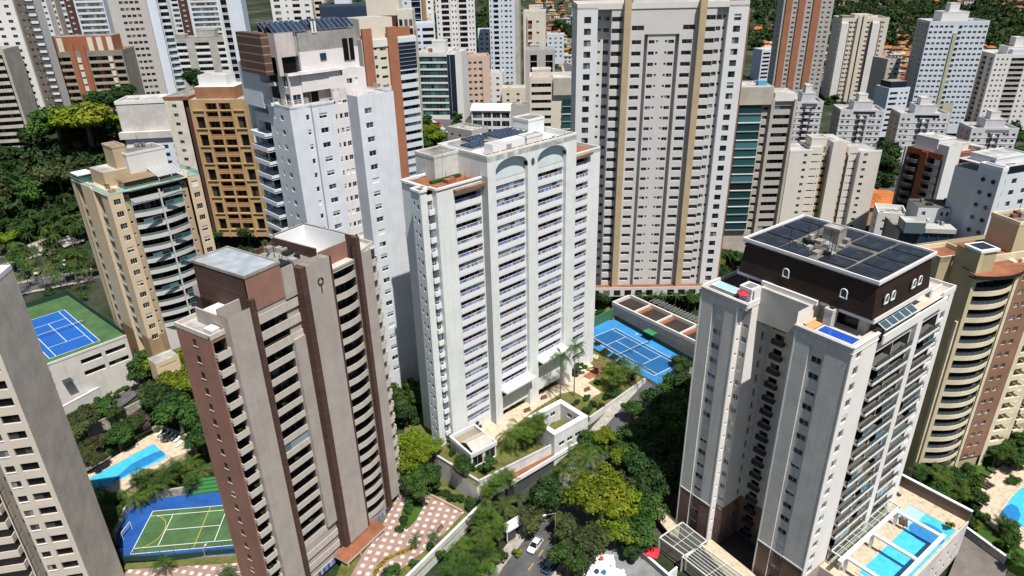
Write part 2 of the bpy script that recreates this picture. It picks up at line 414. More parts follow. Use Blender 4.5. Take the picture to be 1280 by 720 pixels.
def balcony_part(w, ph=.95, d=1.4, proj=0.0, m=None, slab=None, low=.35, t=.12, sides=True, curve=0.0, rail=None):
    """parapet in front (faces -y at y=-proj), slab behind it; z=0 is the floor level"""
    m = m or white; w = q2(w); slab = slab or m
    def fn():
        b = MB()
        if curve:
            n = 8; pts = []
            for i in range(n+1):
                s = -1+2*i/n; pts.append((s*w/2, -proj-curve*(1-s*s)))
            for i in range(n):
                a, c = pts[i], pts[i+1]
                if ph > 0:
                    b.poly([(*a,-low),(*c,-low),(*c,ph),(*a,ph)], m); b.poly([(c[0],c[1]+t,0),(a[0],a[1]+t,0),(a[0],a[1]+t,ph),(c[0],c[1]+t,ph)], m)
                    b.poly([(*a,ph),(*c,ph),(c[0],c[1]+t,ph),(a[0],a[1]+t,ph)], m)
                b.poly([(a[0],a[1]+t,.0),(c[0],c[1]+t,.0),(c[0],d,.0),(a[0],d,.0)], slab)
                b.poly([(a[0],d,-low),(c[0],d,-low),(*c,-low),(*a,-low)], slab)
        else:
            b.box(-w/2, w/2, -proj, d, -min(low,.22), 0, slab)
            if ph+low > 0 and m is not None:
                b.box(-w/2, w/2, -proj-.02, -proj+t, -low, ph, m)
            if proj > .05 and sides:
                b.box(-w/2, -w/2+t, -proj+t, .0, -low, ph, m, skip='f'); b.box(w/2-t, w/2, -proj+t, .0, -low, ph, m, skip='f')
        return b
    return part_mesh('balcony|%s|%s|%s|%s|%s|%s|%s|%s|%s' % (w, ph, d, proj, m.name, slab.name, low, curve, t), fn)
def glass_rail(w, h=1.05, proj=0.0, gl=None, z0=0.0, curve=0.0, top=None):
    gl = gl or gl_blue; w = q2(w); top = top or alum
    def fn():
        b = MB(); n = 8 if curve else max(1, int(w/1.6))
        for i in range(n):
            s0, s1 = -1+2*i/n, -1+2*(i+1)/n
            a = (s0*w/2, -proj-curve*(1-s0*s0)); c = (s1*w/2, -proj-curve*(1-s1*s1))
            b.poly([(a[0]+.03,a[1],z0),(c[0]-.03,c[1],z0),(c[0]-.03,c[1],z0+h-.06),(a[0]+.03,a[1],z0+h-.06)], gl)
            b.bar((*a,z0+h-.03),(*c,z0+h-.03), .05, top)
            b.bar((*a,z0),(*a,z0+h), .035, top)
        return b
    return part_mesh('railing|%s|%s|%s|%s|%s|%s' % (w, h, proj, gl.name, z0, curve), fn)
def awning_box(w, h, d, m):
    def fn():
        b = MB(); b.box(-w/2, w/2, -d, 0, 0, h, m, skip='b'); return b
    return part_mesh('sunshade|%s|%s|%s|%s' % (w, h, d, m.name), fn)

TOWERS = []
class Tower:
    def __init__(s, name, label, cat, P, az, zb, group=None):
        s.root = thing(name, label, cat, (P[0], P[1], zb), R(90-az), group)
        s.zb = zb; s.az = az; s.P = Vector((P[0], P[1], 0)); s.parts = {}; s.ins = {}; s.rd = random.Random(hash_(name+label))
        TOWERS.append(s)
    def mb(s, part='wall'):
        return s.parts.setdefault(part, MB())
    def W(s, x, y, z):
        a = R(s.az); return Vector((s.P.x+math.sin(a)*x-math.cos(a)*y, s.P.y+math.cos(a)*x+math.sin(a)*y, z))
    def pt(s, side, off, a, d, z):
        if side == 'f': return (a, off+d, z)
        if side == 'b': return (a, off-d, z)
        if side == 'l': return (off+d, a, z)
        return (off-d, a, z)
    ROT = {'f': 0.0, 'l': -math.pi/2, 'r': math.pi/2, 'b': math.pi}
    def inst(s, part, key, side, off, a, d, z, sub=None):
        x, y, z = s.pt(side, off, a, d, z)
        s.ins.setdefault(part, []).append((key, Matrix.Translation((x, y, z-s.zb)) @ Matrix.Rotation(s.ROT[side], 4, 'Z'), sub))
    def box(s, x0, x1, y0, y1, z0, z1, m, part='wall', top=None, skip=''):
        if part not in ('wall', 'floor_slab', 'glass_band', 'glazing_bar', 'frame_beam', 'floor_band', 'corner_trim', 'side_wall') and 'rail' not in part:
            s.nb = getattr(s, 'nb', 0)+1; part = part+'#%d' % s.nb
        s.mb(part).box(x0, x1, y0, y1, z0-s.zb, z1-s.zb, m, top=top, skip=skip)
    def face(s, side, off, a0, a1, z0, z1, m, cols=(), floors=(), fh=3.0, m2=None, part='wall'):
        """one facade plane with openings. cols: dicts with a=(s0,s1), h=(h0,h1), k=kind; floors: list of floor levels"""
        b = s.mb(part); ops = []
        for c in cols:
            for i, fz in enumerate(floors):
                if 'only' in c and i not in c['only']: continue
                if 'skip' in c and i in c['skip']: continue
                k = c.get('k', 'win'); h0, h1 = c.get('h', (.9, 2.2)); dp = c.get('d', .18 if k == 'win' else 1.4)
                o = (c['a'][0], c['a'][1], fz+h0, fz+h1, dp, c, fz)
                if o[2] < z0+.01 or o[3] > z1-.01: continue
                if not c.get('flush'): ops.append(o)
                s.fit(side, off, o, i)
        us = sorted({a0, a1, *[o[0] for o in ops], *[o[1] for o in ops]}); us = [u for u in us if a0-1e-6 <= u <= a1+1e-6]
        # split into column strips so that the cuts of one strip do not cross the others
        cuts = [a0]
        spans = sorted({(o[0], o[1]) for o in ops}); merged = []
        for sp in spans:
            if merged and sp[0] < merged[-1][1]-1e-6: merged[-1][1] = max(merged[-1][1], sp[1])
            else: merged.append([*sp])
        strips = []; cur = a0
        for lo, hi in merged:
            if lo > cur+1e-6: strips.append((cur, lo, None))
            strips.append((lo, hi, True)); cur = hi
        if cur < a1-1e-6: strips.append((cur, a1, None))
        def quad(u0, u1, w0, w1, mm):
            b.poly([s.pl(side, off, u0, 0, w0), s.pl(side, off, u1, 0, w0), s.pl(side, off, u1, 0, w1), s.pl(side, off, u0, 0, w1)], mm)
        def zsplit(u0, u1, w0, w1):
            if m2 and w0 < m2[0] < w1: quad(u0, u1, w0, m2[0], m2[1]); quad(u0, u1, m2[0], w1, m)
            else: quad(u0, u1, w0, w1, m2[1] if (m2 and w1 <= m2[0]+1e-6) else m)
        for lo, hi, has in strips:
            if not has: zsplit(lo, hi, z0, z1); continue
            so = [o for o in ops if o[0] >= lo-1e-6 and o[1] <= hi+1e-6]
            uu = sorted({lo, hi, *[o[0] for o in so], *[o[1] for o in so]})
            for u0, u1 in zip(uu, uu[1:]):
                cc = sorted([(o[2], o[3]) for o in so if o[0] <= u0+1e-6 and o[1] >= u1-1e-6]); cur = z0
                for c0, c1 in cc:
                    if c0 > cur+1e-6: zsplit(u0, u1, cur, c0)
                    cur = max(cur, c1)
                if cur < z1-1e-6: zsplit(u0, u1, cur, z1)
        for u0, u1, w0, w1, dp, c, fz in ops:
            rm = c.get('rm', m2[1] if (m2 and w1 < m2[0]) else m)
            P = lambda a, d, z: s.pl(side, off, a, d, z)
            b.poly([P(u0,0,w0), P(u0,dp,w0), P(u0,dp,w1), P(u0,0,w1)], rm); b.poly([P(u1,0,w0), P(u1,dp,w0), P(u1,dp,w1), P(u1,0,w1)], rm)
            b.poly([P(u0,0,w1), P(u0,dp,w1), P(u1,dp,w1), P(u1,0,w1)], rm); b.poly([P(u0,0,w0), P(u0,dp,w0), P(u1,dp,w0), P(u1,0,w0)], rm)
    def pl(s, side, off, a, d, z):
        p = s.pt(side, off, a, d, z); return (p[0], p[1], p[2]-s.zb)
    def fit(s, side, off, o, i):
        """what fills an opening"""
        u0, u1, z0, z1, dp, c, fz = o; k = c.get('k', 'win'); mid = (u0+u1)/2; w = u1-u0; r = s.rd.random()
        if k == 'win':
            st = c.get('st', 'slide')
            if c.get('sh') and r < c['sh']: st = 'half' if r < c['sh']*.6 else 'shut'
            s.inst(c.get('name', 'window'), window_part(w, z1-z0, st, c.get('fr'), c.get('gl')), side, off, mid, dp-.055, z0)
            if c.get('sill'): s.box_at('window_sill', side, off, u0-.08, u1+.08, -.09, -.003, z0-.12, z0-.01, c['sill'])
        elif k == 'door':
            s.inst('balcony_door', door_part(w, z1-z0, c.get('gl'), c.get('fr')), side, off, mid, dp-.01, z0)
        elif k == 'balc':
            s.inst('balcony_door', door_part(w, z1-z0, c.get('gl'), c.get('fr')), side, off, mid, dp-.01, z0)
            bk = dict(ph=c.get('ph', .95), proj=c.get('proj', 0.0), m=c.get('m', white), low=c.get('low', .35), d=dp-.05, curve=c.get('curve', 0.0), slab=c.get('slab'))
            sub = None
            if c.get('rail'): sub = ('railing', c['rail'](w))
            s.inst('balcony', balcony_part(w-.04 if bk['proj'] == 0 else w+c.get('ext', 0), **bk), side, off, mid, 0, fz+c.get('fz', 0), sub)
            if c.get('glz') and r < c['glz']:
                s.inst('balcony_glazing', window_part(w-.1, z1-fz-bk['ph']-.05, 'tri' if w < 3.2 else 'slide', alum, gl_blue), side, off, mid, .12-bk['proj'], fz+bk['ph']+.02)
            if c.get('plants') and r > 1-c['plants']:
                s.inst('balcony_plant', plant_part(), side, off, mid+w*.3*(s.rd.random()-.5)*2, .35-bk['proj'], fz+bk['ph']*.55)
        elif k == 'none': pass
    def box_at(s, part, side, off, a0, a1, d0, d1, z0, z1, m, top=None):
        p, q = s.pt(side, off, a0, d0, z0), s.pt(side, off, a1, d1, z1)
        s.box(p[0], q[0], p[1], q[1], z0, z1, m, part=part, top=top)
    def roof(s, pl, z, ph=1.0, m=None, pm=None, t=.25, part='roof'):
        s.mb(part).poly([(p[0], p[1], z-s.zb) for p in pl], m or roofm)
        if ph: s.mb('parapet').ring_wall(pl, z-.3-s.zb, z+ph-s.zb, t, pm or white)
    def block(s, x0, x1, y0, y1, z0, z1, m, part='water_tank_block', top=None, lip=.3, win=False):
        s.nb = getattr(s, 'nb', 0)+1; b = s.mb(part+'#%d' % s.nb); z0 -= s.zb; z1 -= s.zb
        b.box(x0, x1, y0, y1, z0, z1, m, top=top or roofm, skip='d')
        if lip: b.ring_wall([(x0-.08,y0-.08),(x1+.08,y0-.08),(x1+.08,y1+.08),(x0-.08,y1+.08)], z1-.25, z1+lip, .28, m)
    def solar(s, x0, x1, y0, y1, z, nx, ny, tilt=.35, gap=.12, part='solar_panel', rows=1):
        """solar panels in a grid, each row tilted towards -y"""
        dx, dy = (x1-x0)/nx, (y1-y0)/ny
        for j in range(ny):
            key = part_mesh('solar_panel|%.2f|%.2f|%.2f' % (dx*nx, dy, tilt), lambda: solar_mb(dx, dy-gap, nx, tilt))
            s.ins.setdefault(part, []).append((key, Matrix.Translation((x0, y0+j*dy, z-s.zb)), None))
    def clutter(s, x0, x1, y0, y1, z, n=8, mats=None):
        rd = s.rd; mats = mats or [roofg, conc, offwhite, alum]
        for _ in range(n):
            a, c = rd.uniform(x0, x1), rd.uniform(y0, y1); k = rd.random()
            if k < .5: s.box(a, a+rd.uniform(.5,1.6), c, c+rd.uniform(.5,1.6), z-.02, z+rd.uniform(.3,1.1), rd.choice(mats), part='roof_unit', skip='d')
            elif k < .8: s.mb('roof_pipe').bar((a,c,z+.15-s.zb),(a+rd.uniform(-3,3),c+rd.uniform(-1,1),z+.15-s.zb), .09, rd.choice([alum, white, dmetal]))
            else: s.mb('antenna').bar((a,c,z-s.zb),(a,c,z+rd.uniform(1.5,4)-s.zb), .05, dmetal)
    def finish(s):
        for part, b in s.parts.items():
            if b.f: b.build(part.split('#')[0], s.root)
        rt = s.root; mw = Matrix.Translation(rt.location) @ Matrix.Rotation(rt.rotation_euler.z, 4, 'Z')
        for part, lst in s.ins.items():
            def key(e):
                p = mw @ e[1].translation; q = proj(p); d = (p-Vector((0,0,EYE))).length
                return d if (q and -20 < q[0] < 1300 and -20 < q[1] < 740) else 1e4+d
            lst = sorted(lst, key=key)
            for i, (k, mtx, sub) in enumerate(lst[:100]):
                o = bpy.data.objects.new(part, part_data(k)); C.objects.link(o); o.parent = rt; o.matrix_local = mtx
                if sub:
                    q = bpy.data.objects.new(sub[0], part_data(sub[1])); C.objects.link(q); q.parent = o
            if len(lst) > 100:
                b = MB()
                for k, mtx, sub in lst[100:]:
                    b.add(PM[k][0], mtx)
                    if sub: b.add(PM[sub[1]][0], mtx)
                tag(b.build(part, rt), kind='stuff')
def hash_(t):
    h = 7
    for ch in t: h = (h*31+ord(ch)) % 1000003
    return h
sol_m = None
def solar_mb(dx, dy, nx, tilt):
    b = MB(); h = dy*math.sin(tilt); yd = dy*math.cos(tilt)
    for i in range(nx):
        x0, x1 = i*dx+.04, (i+1)*dx-.04
        b.poly([(x0,0,.25),(x1,0,.25),(x1,yd,.25+h),(x0,yd,.25+h)], alum)
        e = .05; s = e/dy
        b.poly([(x0+e,yd*s,.265+h*s),(x1-e,yd*s,.265+h*s),(x1-e,yd*(1-s),.265+h*(1-s)),(x0+e,yd*(1-s),.265+h*(1-s))], gl_solar)
        b.poly([(x0,yd,.0),(x1,yd,.0),(x1,yd,.25+h),(x0,yd,.25+h)], dmetal)
    for i in range(0, nx+1, 2): b.bar((i*dx,0,0),(i*dx,0,.25), .03, alum)
    return b
gl_solar = glass('solar_cells', [(3, (.012,.024,.055)), (2, (.016,.032,.07)), (1, (.02,.04,.085))], rough=.15)
gl_solar2 = glass('grey_solar_cells', [(3, (.018,.02,.026)), (2, (.024,.027,.034)), (1, (.032,.036,.045))], rough=.18)
def plant_part():
    def fn():
        b = MB(); r = random.Random(3)
        for _ in range(26):
            c = Vector((r.uniform(-.6,.6), r.uniform(-.2,.2), r.uniform(.1,.9))); u = Vector((r.uniform(-1,1),r.uniform(-1,1),r.uniform(-.5,1))).normalized()*.22
            v = u.cross(Vector((r.uniform(-1,1),r.uniform(-1,1),.3))).normalized()*.13
            b.poly([c-u, c+v, c+u, c-v], leaf_mid)
        return b
    return part_mesh('balcony_plant', fn)
def solid(t, x0, x1, y0, y1, z0, z1, m, faces='rbt', top=None):
    """closes the sides of a tower nobody sees in detail"""
    b = t.mb('wall'); za, zb_ = z0-t.zb, z1-t.zb
    for k in faces:
        if k == 'f': b.poly([(x0,y0,za),(x1,y0,za),(x1,y0,zb_),(x0,y0,zb_)], m)
        if k == 'r': b.poly([(x1,y0,za),(x1,y1,za),(x1,y1,zb_),(x1,y0,zb_)], m)
        if k == 'b': b.poly([(x1,y1,za),(x0,y1,za),(x0,y1,zb_),(x1,y1,zb_)], m)
        if k == 'l': b.poly([(x0,y1,za),(x0,y0,za),(x0,y0,zb_),(x0,y1,zb_)], m)
        if k == 't': t.mb('roof').poly([(x0,y0,zb_),(x1,y0,zb_),(x1,y1,zb_),(x0,y1,zb_)], top or roofm)
# ================================================================ the large towers
def fl(z0, n, fh=3.0): return [z0+fh*i for i in range(n)]
def net_mat():
    m, t, p = base_mat('balcony_netting'); L = t.links
    tc = N(t, 'ShaderNodeTexCoord'); sp = N(t, 'ShaderNodeSeparateXYZ'); L.new(tc.outputs['Object'], sp.inputs[0]); oi = N(t, 'ShaderNodeObjectInfo')
    a = N(t, 'ShaderNodeMath', operation='MULTIPLY'); a.inputs[1].default_value = 1.7; L.new(sp.outputs[0], a.inputs[0])
    fl_ = N(t, 'ShaderNodeMath', operation='FLOOR'); L.new(a.outputs[0], fl_.inputs[0])
    wn = N(t, 'ShaderNodeTexWhiteNoise', noise_dimensions='2D'); cb = N(t, 'ShaderNodeCombineXYZ'); L.new(fl_.outputs[0], cb.inputs[0]); L.new(oi.outputs['Random'], cb.inputs[1]); L.new(cb.outputs[0], wn.inputs[0])
    cr = N(t, 'ShaderNodeValToRGB'); cr.color_ramp.interpolation = 'CONSTANT'; e = cr.color_ramp.elements
    e[0].color = (.26,.22,.42,1); e[1].position = .30; e[1].color = (.06,.05,.09,1)
    for ps, c in ((.52, (.12,.14,.42)), (.70, (.40,.36,.50)), (.84, (.03,.10,.45)), (.93, (.42,.22,.12))):
        q = e.new(ps); q.color = (*c, 1)
    L.new(wn.outputs[0], cr.inputs[0]); L.new(cr.outputs[0], p.inputs['Base Color']); p.inputs['Roughness'].default_value = .6
    return m
netm = net_mat()
tile_white = wall('white_tiles', (.70,.72,.71), dirt=.34, mott=.08, lines=3.0, vlines=2.4, linecol=.88, lw=.05, streak=.8)
# ---- the white tower with arches
def white_tower():
    t = Tower('apartment_tower', 'white tower with two arched bays on top and blue netted balconies, at the centre', 'tower', (-4.5, 135.9), 46.5, 0)
    wm = tile_white
    def rail(w):
        w = q2(w)
        def fn():
            b = MB(); b.box(-w/2, w/2, .02, .06, .78, 1.42, netm, skip='')
            b.bar((-w/2,.04,1.45),(w/2,.04,1.45), .05, white); b.bar((-w/2,.04,1.02),(w/2,.04,1.02), .03, white)
            for i in range(3): b.bar((-w/2+w*i/2,.04,.7),(-w/2+w*i/2,.04,1.45), .05, white)
            return b
        return part_mesh('railing|net|%s' % w, fn)
    F = fl(6.3, 18); d = 1.7
    bal = lambda a, b, **k: dict(a=(a, b), h=(-.35, 2.35), k='balc', d=d, ph=.78, low=.35, m=white, rail=rail, glz=.22, **k)
    # main block with three pillars standing proud
    Zt = 66.5
    for a, b in ((2.3, 11.7), (14.8, 24.1)):
        t.face('f', .9, a, b, 2.6, 60.9, wm, [bal(a+.15, b-.15, skip=(0,))], F)
        # bay below the first balcony: lobby and canopy
        t.face('f', 2.6, a, b, 0, 2.6, offwhite, [dict(a=(a+.6+i*2.0, a+2.3+i*2.0), h=(.15, 2.3), k='win', st='tri', name='lobby_window') for i in range(4)], [0])
        t.box(a, b, .9, 2.6, 2.5, 2.62, wm, skip='')
        t.face('f', 1.1, a, b, 60.9, 66.0, wall('arch_panel', (.60,.68,.69), dirt=.25, mott=.08))
        # arch spandrel
        b_ = t.mb('wall'); n = 12; zc = 63.5; rise = 1.9
        P = [(a+(b-a)*i/n, zc+rise*(1-(-1+2*i/n)**2)**.62) for i in range(n+1)]
        for (xa, za), (xb, zb) in zip(P, P[1:]):
            b_.poly([(xa,0,za),(xb,0,zb),(xb,0,Zt),(xa,0,Zt)], wm); b_.poly([(xa,0,za),(xb,0,zb),(xb,1.1,zb),(xa,1.1,za)], wm)
    for a, b in ((0, 2.3), (11.7, 14.8), (24.1, 27.6)):
        t.face('f', 0, a, b, 0, Zt, wm); 
        for x in (a, b): t.mb().poly([(x,0,0),(x,2.6,0),(x,2.6,Zt-4),(x,0,Zt-4)], wm)
        t.mb().poly([(a,0,61),(b,0,61),(b,0,Zt),(a,0,Zt)], wm) if False else None
    solid(t, 0, 27.6, 0, 16, 58, Zt, wm, 'lrb'); t.mb().poly([(0,0,0),(0,2.6,0),(0,2.6,60),(0,0,60)], wm)
    t.mb().poly([(27.6,0,0),(27.6,2.2,0),(27.6,2.2,60),(27.6,0,60)], wm)
    for a, b, z in ((2.3, 11.7, 9.1), (14.8, 24.1, 12.0)):
        t.box(a-.3, b+.3, -1.9, .9, z, z+.55, white, part='canopy'); t.box(a, b, .86, .95, z-2.4, z, gl_room, part='canopy_glazing')
    # emblem between the arches
    e = MB(); 
    for i in range(10):
        a = i*.63; e.bar((13.25+.15*math.cos(a), -.06, 63.2+.2*math.sin(a)), (13.25+.5*math.cos(a), -.06, 63.2+.75*math.sin(a)), .13, plain('bronze', (.09,.075,.06), .6), n=4)
    e.build('emblem', t.root)
    # left wing
    wf = 2.0
    F2 = fl(.9, 20)
    t.face('f', wf, -11.8, 0, 0, 61.6, wm, [bal(-7.3, -.25, skip=(0,))], [z-.6 for z in F2])
    t.box(-7.6, 0, wf-1.1, wf, 60.6, 61.2, terra, part='awning', top=roofg); 
    t.face('f', 3.2, -14.9, -13.3, 0, 62, wm)
    t.face('f', 3.4, -13.3, -11.8, 0, 61, wm, [dict(a=(-13.2, -11.9), h=(-.3, 2.4), k='balc', d=1.5, ph=.75, low=.4, m=white, rail=rail, proj=.6, glz=.2)], [z-.6 for z in F2[1:]])
    t.face('l', -14.9, 3.2, 6.2, 0, 62, wall('white_tiles_shade', (.62,.66,.70), dirt=.2, mott=.06), [dict(a=(3.8, 4.5), h=(1.0, 2.0), fr=dmetal), dict(a=(5.1, 5.6), h=(1.6, 2.4), fr=dmetal)], [z-.6 for z in F2])  # left face tiles tinted bluer and darker, as seen in shade
    t.mb().poly([(-13.3,3.2,0),(-13.3,3.6,0),(-13.3,3.6,62),(-13.3,3.2,62)], wm); t.mb().poly([(-11.8,wf,0),(-11.8,3.4,0),(-11.8,3.4,61.6),(-11.8,wf,61.6)], wm)
    t.mb().poly([(-14.9,6.2,0),(-12.6,6.2,0),(-12.6,6.2,61.6),(-14.9,6.2,61.6)], wm); solid(t, -12.6, 0, 6.2, 12.5, 0, 61.6, wm, 'lb')
    pl = [(-14.9,3.2),(-13.3,3.2),(-13.3,4.4),(-11.8,4.4),(-11.8,wf),(0,wf),(0,12.5),(-12.6,12.5),(-12.6,6.2),(-14.9,6.2)]
    t.mb('roof').poly([(x,y,61.5) for x, y in pl], terra)
    for a, b in zip(pl, pl[1:]+pl[:1]):
        if a[0] == 0 and b[0] == 0: continue
        t.mb('parapet').bar((*a,62.1),(*b,62.1), .3, wm, n=4)
    t.box(-12.3, -12.0, 4.6, 11, 61.5, 62.3, wm, part='parapet'); t.box(-9, -1.2, 7.0, 7.9, 61.6, 62.1, leaf_mid, part='planter')
    t.clutter(-11, -2, 3.5, 7, 61.5, 5, [terra, roofg])
    # stair core and rear
    t.block(-6.5, -.05, 9, 15.5, 61, 66.3, wall('weathered_white', (.55,.56,.55), dirt=.9, mott=.2), part='stair_core', top=roofg)
    # roof of the main block
    t.mb('roof').poly([(0,0,65.6),(27.6,0,65.6),(27.6,16,65.6),(0,16,65.6)], wall('white_roof', (.56,.56,.55), dirt=0, mott=.3))
    t.mb('parapet').ring_wall([(0,0),(27.6,0),(27.6,16),(0,16)], 65.4, 66.9, .3, wm)
    for i in range(11): t.box(.6+i*2.42, 2.2+i*2.42, .4, 1.5, 65.7, 66.75, terra, part='planter')
    t.box(4.0, 13.5, 2.6, 5.2, 65.6, 68.0, white, part='roof_room', top=wall('white_roof', (.56,.56,.55))); t.box(8.0, 9.4, 2.5, 2.62, 65.8, 67.4, alum, part='roof_door')
    t.block(14.5, 19.5, 3.0, 5.6, 65.6, 67.6, wm, part='roof_room', top=roofg)
    t.block(21.5, 26.8, 9.5, 14.5, 65.6, 69.2, wm, part='water_tank_block', top=roofg); t.box(20, 21, 4, 14, 65.6, 67, white, part='roof_wall')
    t.solar(1.5, 7.5, 6.2, 10.2, 66.9, 6, 2, .12); t.solar(5.0, 10.5, 10.6, 14.2, 67, 5, 2, .12); t.solar(11.5, 20.0, 7.0, 14.6, 66.9, 8, 4, .12)
    t.box(1.5, 20, 6.4, 14.4, 65.6, 67.0, white, part='panel_deck', top=roofg)
    t.clutter(12, 26, 3, 6, 65.6, 5)
    # right wing
    F3 = [z-.6 for z in F2]
    t.face('f', 2.2, 27.6, 39, 0, 61, wm, [bal(28.3, 34.6, skip=(0,))], F3)
    t.box(28, 35.2, 1.3, 2.2, 60.2, 60.8, terra, part='awning', top=roofg)
    t.face('r', 39, 2.2, 13, 0, 61, wm, [dict(a=(3.2, 5.6), h=(-.2, 2.2), k='balc', d=1.2, ph=.8, proj=.7, m=white, low=.3)], F3[1:])
    solid(t, 27.6, 39, 13, 13.01, 0, 61, wm, 'b')
    t.roof([(27.6,2.2),(39,2.2),(39,13),(27.6,13)], 60.4, .9, terra, wm)
    return t
white_tower()

# ---- the grey tower with the brown mansard roof
dkshade = plain('shaded_balcony_dark', (.10,.09,.08), .8)  # near-black colour puts the shade inside the balconies on floors and reveals
def mansard_tower():
    t = Tower('apartment_tower', 'grey tiled tower with dark brown mansard roof covered in solar panels, at the right', 'tower', (50.7, 87.4), 53.5, -9)
    gm = wall('grey_tiles', (.60,.58,.565), dirt=.35, mott=.12, lines=.98, lw=.07, linecol=.80, streak=.9); wt = wall('white_render', (.74,.71,.69), dirt=.12, mott=.05)
    br = wall('brown_stone', (.21,.135,.105), dirt=.3, mott=.35, lines=.5, vlines=.9, lw=.03, linecol=.75); m2 = (3.3, br)
    Z0 = -9; F = fl(-5.2, 18, 3.0)
    win = lambda a, b, **k: dict(a=(a, b), h=(1.0, 2.15), sh=.35, **k)
    sw = wall('grey_tiles_strip', (.50,.485,.475), dirt=.3, mott=.15, lines=2.95, lw=.1, linecol=.7)
    Zt = 48.3
    # wing at the corner (left face and front)
    def strip_face(y0, y1, s0, s1, sh):
        t.face('l', 0, y0, s0, Z0, Zt, gm, (), (), m2=m2); t.face('l', 0, s1, y1, Z0, Zt, gm, (), (), m2=m2)
        t.face('l', .28, s0, s1, Z0, Zt-1.6, gm, [dict(a=((s0+s1)/2-.85, (s0+s1)/2+.85), h=(1.0, 2.15), sh=sh)], F, m2=m2); b_ = t.mb()
        for y in (s0, s1): b_.poly([(0,y,0),(.28,y,0),(.28,y,Zt-1.6-Z0),(0,y,Zt-1.6-Z0)], gm)
        b_.poly([(0,s0,Zt-1.6-Z0),(0,s1,Zt-1.6-Z0),(0,s1,Zt-Z0),(0,s0,Zt-Z0)], gm); b_.poly([(0,s0,Zt-1.6-Z0),(0,s1,Zt-1.6-Z0),(.28,s1,Zt-1.6-Z0),(.28,s0,Zt-1.6-Z0)], gm)
    strip_face(0, 9.5, 4.1, 6.7, .4)
    t.box(-.05, .0, 9.25, 9.5, Z0, Zt, white, part='corner_trim'); t.box(-.05, 0, 0, .22, Z0, Zt, gm, part='corner_trim')
    t.mb('corner_trim').box(-.08, -.003, 0, 9.5, 3.2+9, 3.5+9, white)
    # white front
    cw = dict(a=(1.3, 2.9), h=(.75, 2.3), sh=.15, st='tri')
    t.face('f', 0, 0, 7.6, Z0, Zt, wt, [cw], F, m2=(1.0, wall('pink_stone', (.42,.31,.27), mott=.2)))
    bal = lambda a, b, **k: dict(a=(a, b), h=(-.12, 2.62), k='balc', d=1.9, proj=.75, ph=.14, low=.3, m=offwhite, slab=dkshade, rail=lambda w: glass_rail(w, 1.0, .68, cl_grey, .16, 0.0, dmetal), rm=dkshade, gl=gl_room, plants=.15, **k)
    t.face('f', 0, 7.6, 19.3, Z0, Zt-1.2, wt, [bal(7.7, 13.4), bal(13.5, 19.2)], F)
    t.box(19.3, 21.2, -.75, 0, Z0, Zt, wt, part='pilaster'); t.face('f', 0, 19.3, 21.2, Z0, Zt, wt)
    t.face('f', 0, 21.2, 29.3, Z0, Zt-1.2, wt, [bal(21.4, 29.2)], F)
    t.face('f', 0, 29.3, 34, Z0, Zt, wt, [dict(a=(30.3, 32.1), h=(.75, 2.3), st='tri', gl=gl_navy)], F)
    for z in F:
        for a, b in ((7.75, 13.3), (13.5, 19.2), (21.4, 29.1)):
            if t.rd.random() < .3: 
                k = t.rd.uniform(.3, .9); w_ = (b-a)*k; a0 = a+t.rd.random()*(b-a-w_)
                t.inst('balcony_glazing', window_part(w_, 1.55, 'slide', alum, gl_blue), 'f', -.68, a0+w_/2, 0, z+1.18)
    # small brackets along the white strip edges
    # recess between the wings
    t.face('b', 9.5, 0, 7.5, Z0, 51.5, wt, (), ()) 
    t.face('l', 7.5, 9.5, 18.6, Z0, 51.5, wall('recess_grey', (.54,.50,.46), dirt=.3, mott=.12, lines=2.95, lw=.1, linecol=.75), [dict(a=(15.2, 17.0), h=(.6, 1.9), k='win', gl=gl_room, fr=dmetal, d=.5)], F, m2=m2)
    for z in F:
        t.inst('service_balcony', balcony_part(2.4, .7, .2, .7, dmetal, conc, .15), 'l', 7.5, 16.0, -.1, z+.2)
    t.face('f', 18.6, 1.6, 7.5, Z0, 51.5, wt, [dict(a=(5.8, 6.9), h=(.3, 2.0), gl=gl_room, fr=dmetal, d=.5)], F, m2=m2)
    t.face('l', 1.6, 18.6, 20.2, Z0, Zt, sw, [dict(a=(18.9, 19.9), h=(1.0, 2.1), sh=.4)], F, m2=m2)
    t.face('f', 20.2, 0, 1.6, Z0, Zt, wt, [dict(a=(.6, 1.2), h=(1.2, 1.8), gl=gl_room)], F)
    strip_face(20.2, 28.2, 22.9, 25.4, .5)
    t.mb('corner_trim').box(-.08, -.003, 20.2, 28.2, 3.2+9, 3.5+9, white); t.box(-.06, 0, 27.95, 28.2, Z0, Zt, white, part='corner_trim'); t.box(-.06, 0, 20.2, 20.45, Z0, Zt, white, part='corner_trim')
    # window strips slightly recessed behind the windows of each wing
    for a, b in ((4.2, 6.7), (23.0, 25.5)): t.box(-.035, -.004, a, b, 3.6, Zt-2.2, sw, part='facade_band', skip='') if False else None
    solid(t, 0, 34, 0, 28.2, Z0, Zt, wt, 'rb')
    # terraces
    t.mb('roof').poly([(0,0,39.3+18),(0,0,57.3),(0,0,57.3)], roofm) if False else None
    tz = 48.6
    deck = plain('timber_deck', (.42,.25,.13), .7, var=.2, scale=1.5)
    t.mb('terrace').poly([(0,0,tz-Z0),(34,0,tz-Z0),(34,9.5,tz-Z0),(0,9.5,tz-Z0)], wall('terrace_tiles', (.50,.45,.38)))
    t.mb('terrace').poly([(0,18.6,tz-Z0),(24,18.6,tz-Z0),(24,28.2,tz-Z0),(0,28.2,tz-Z0)], wall('brown_deck', (.12,.075,.055)))
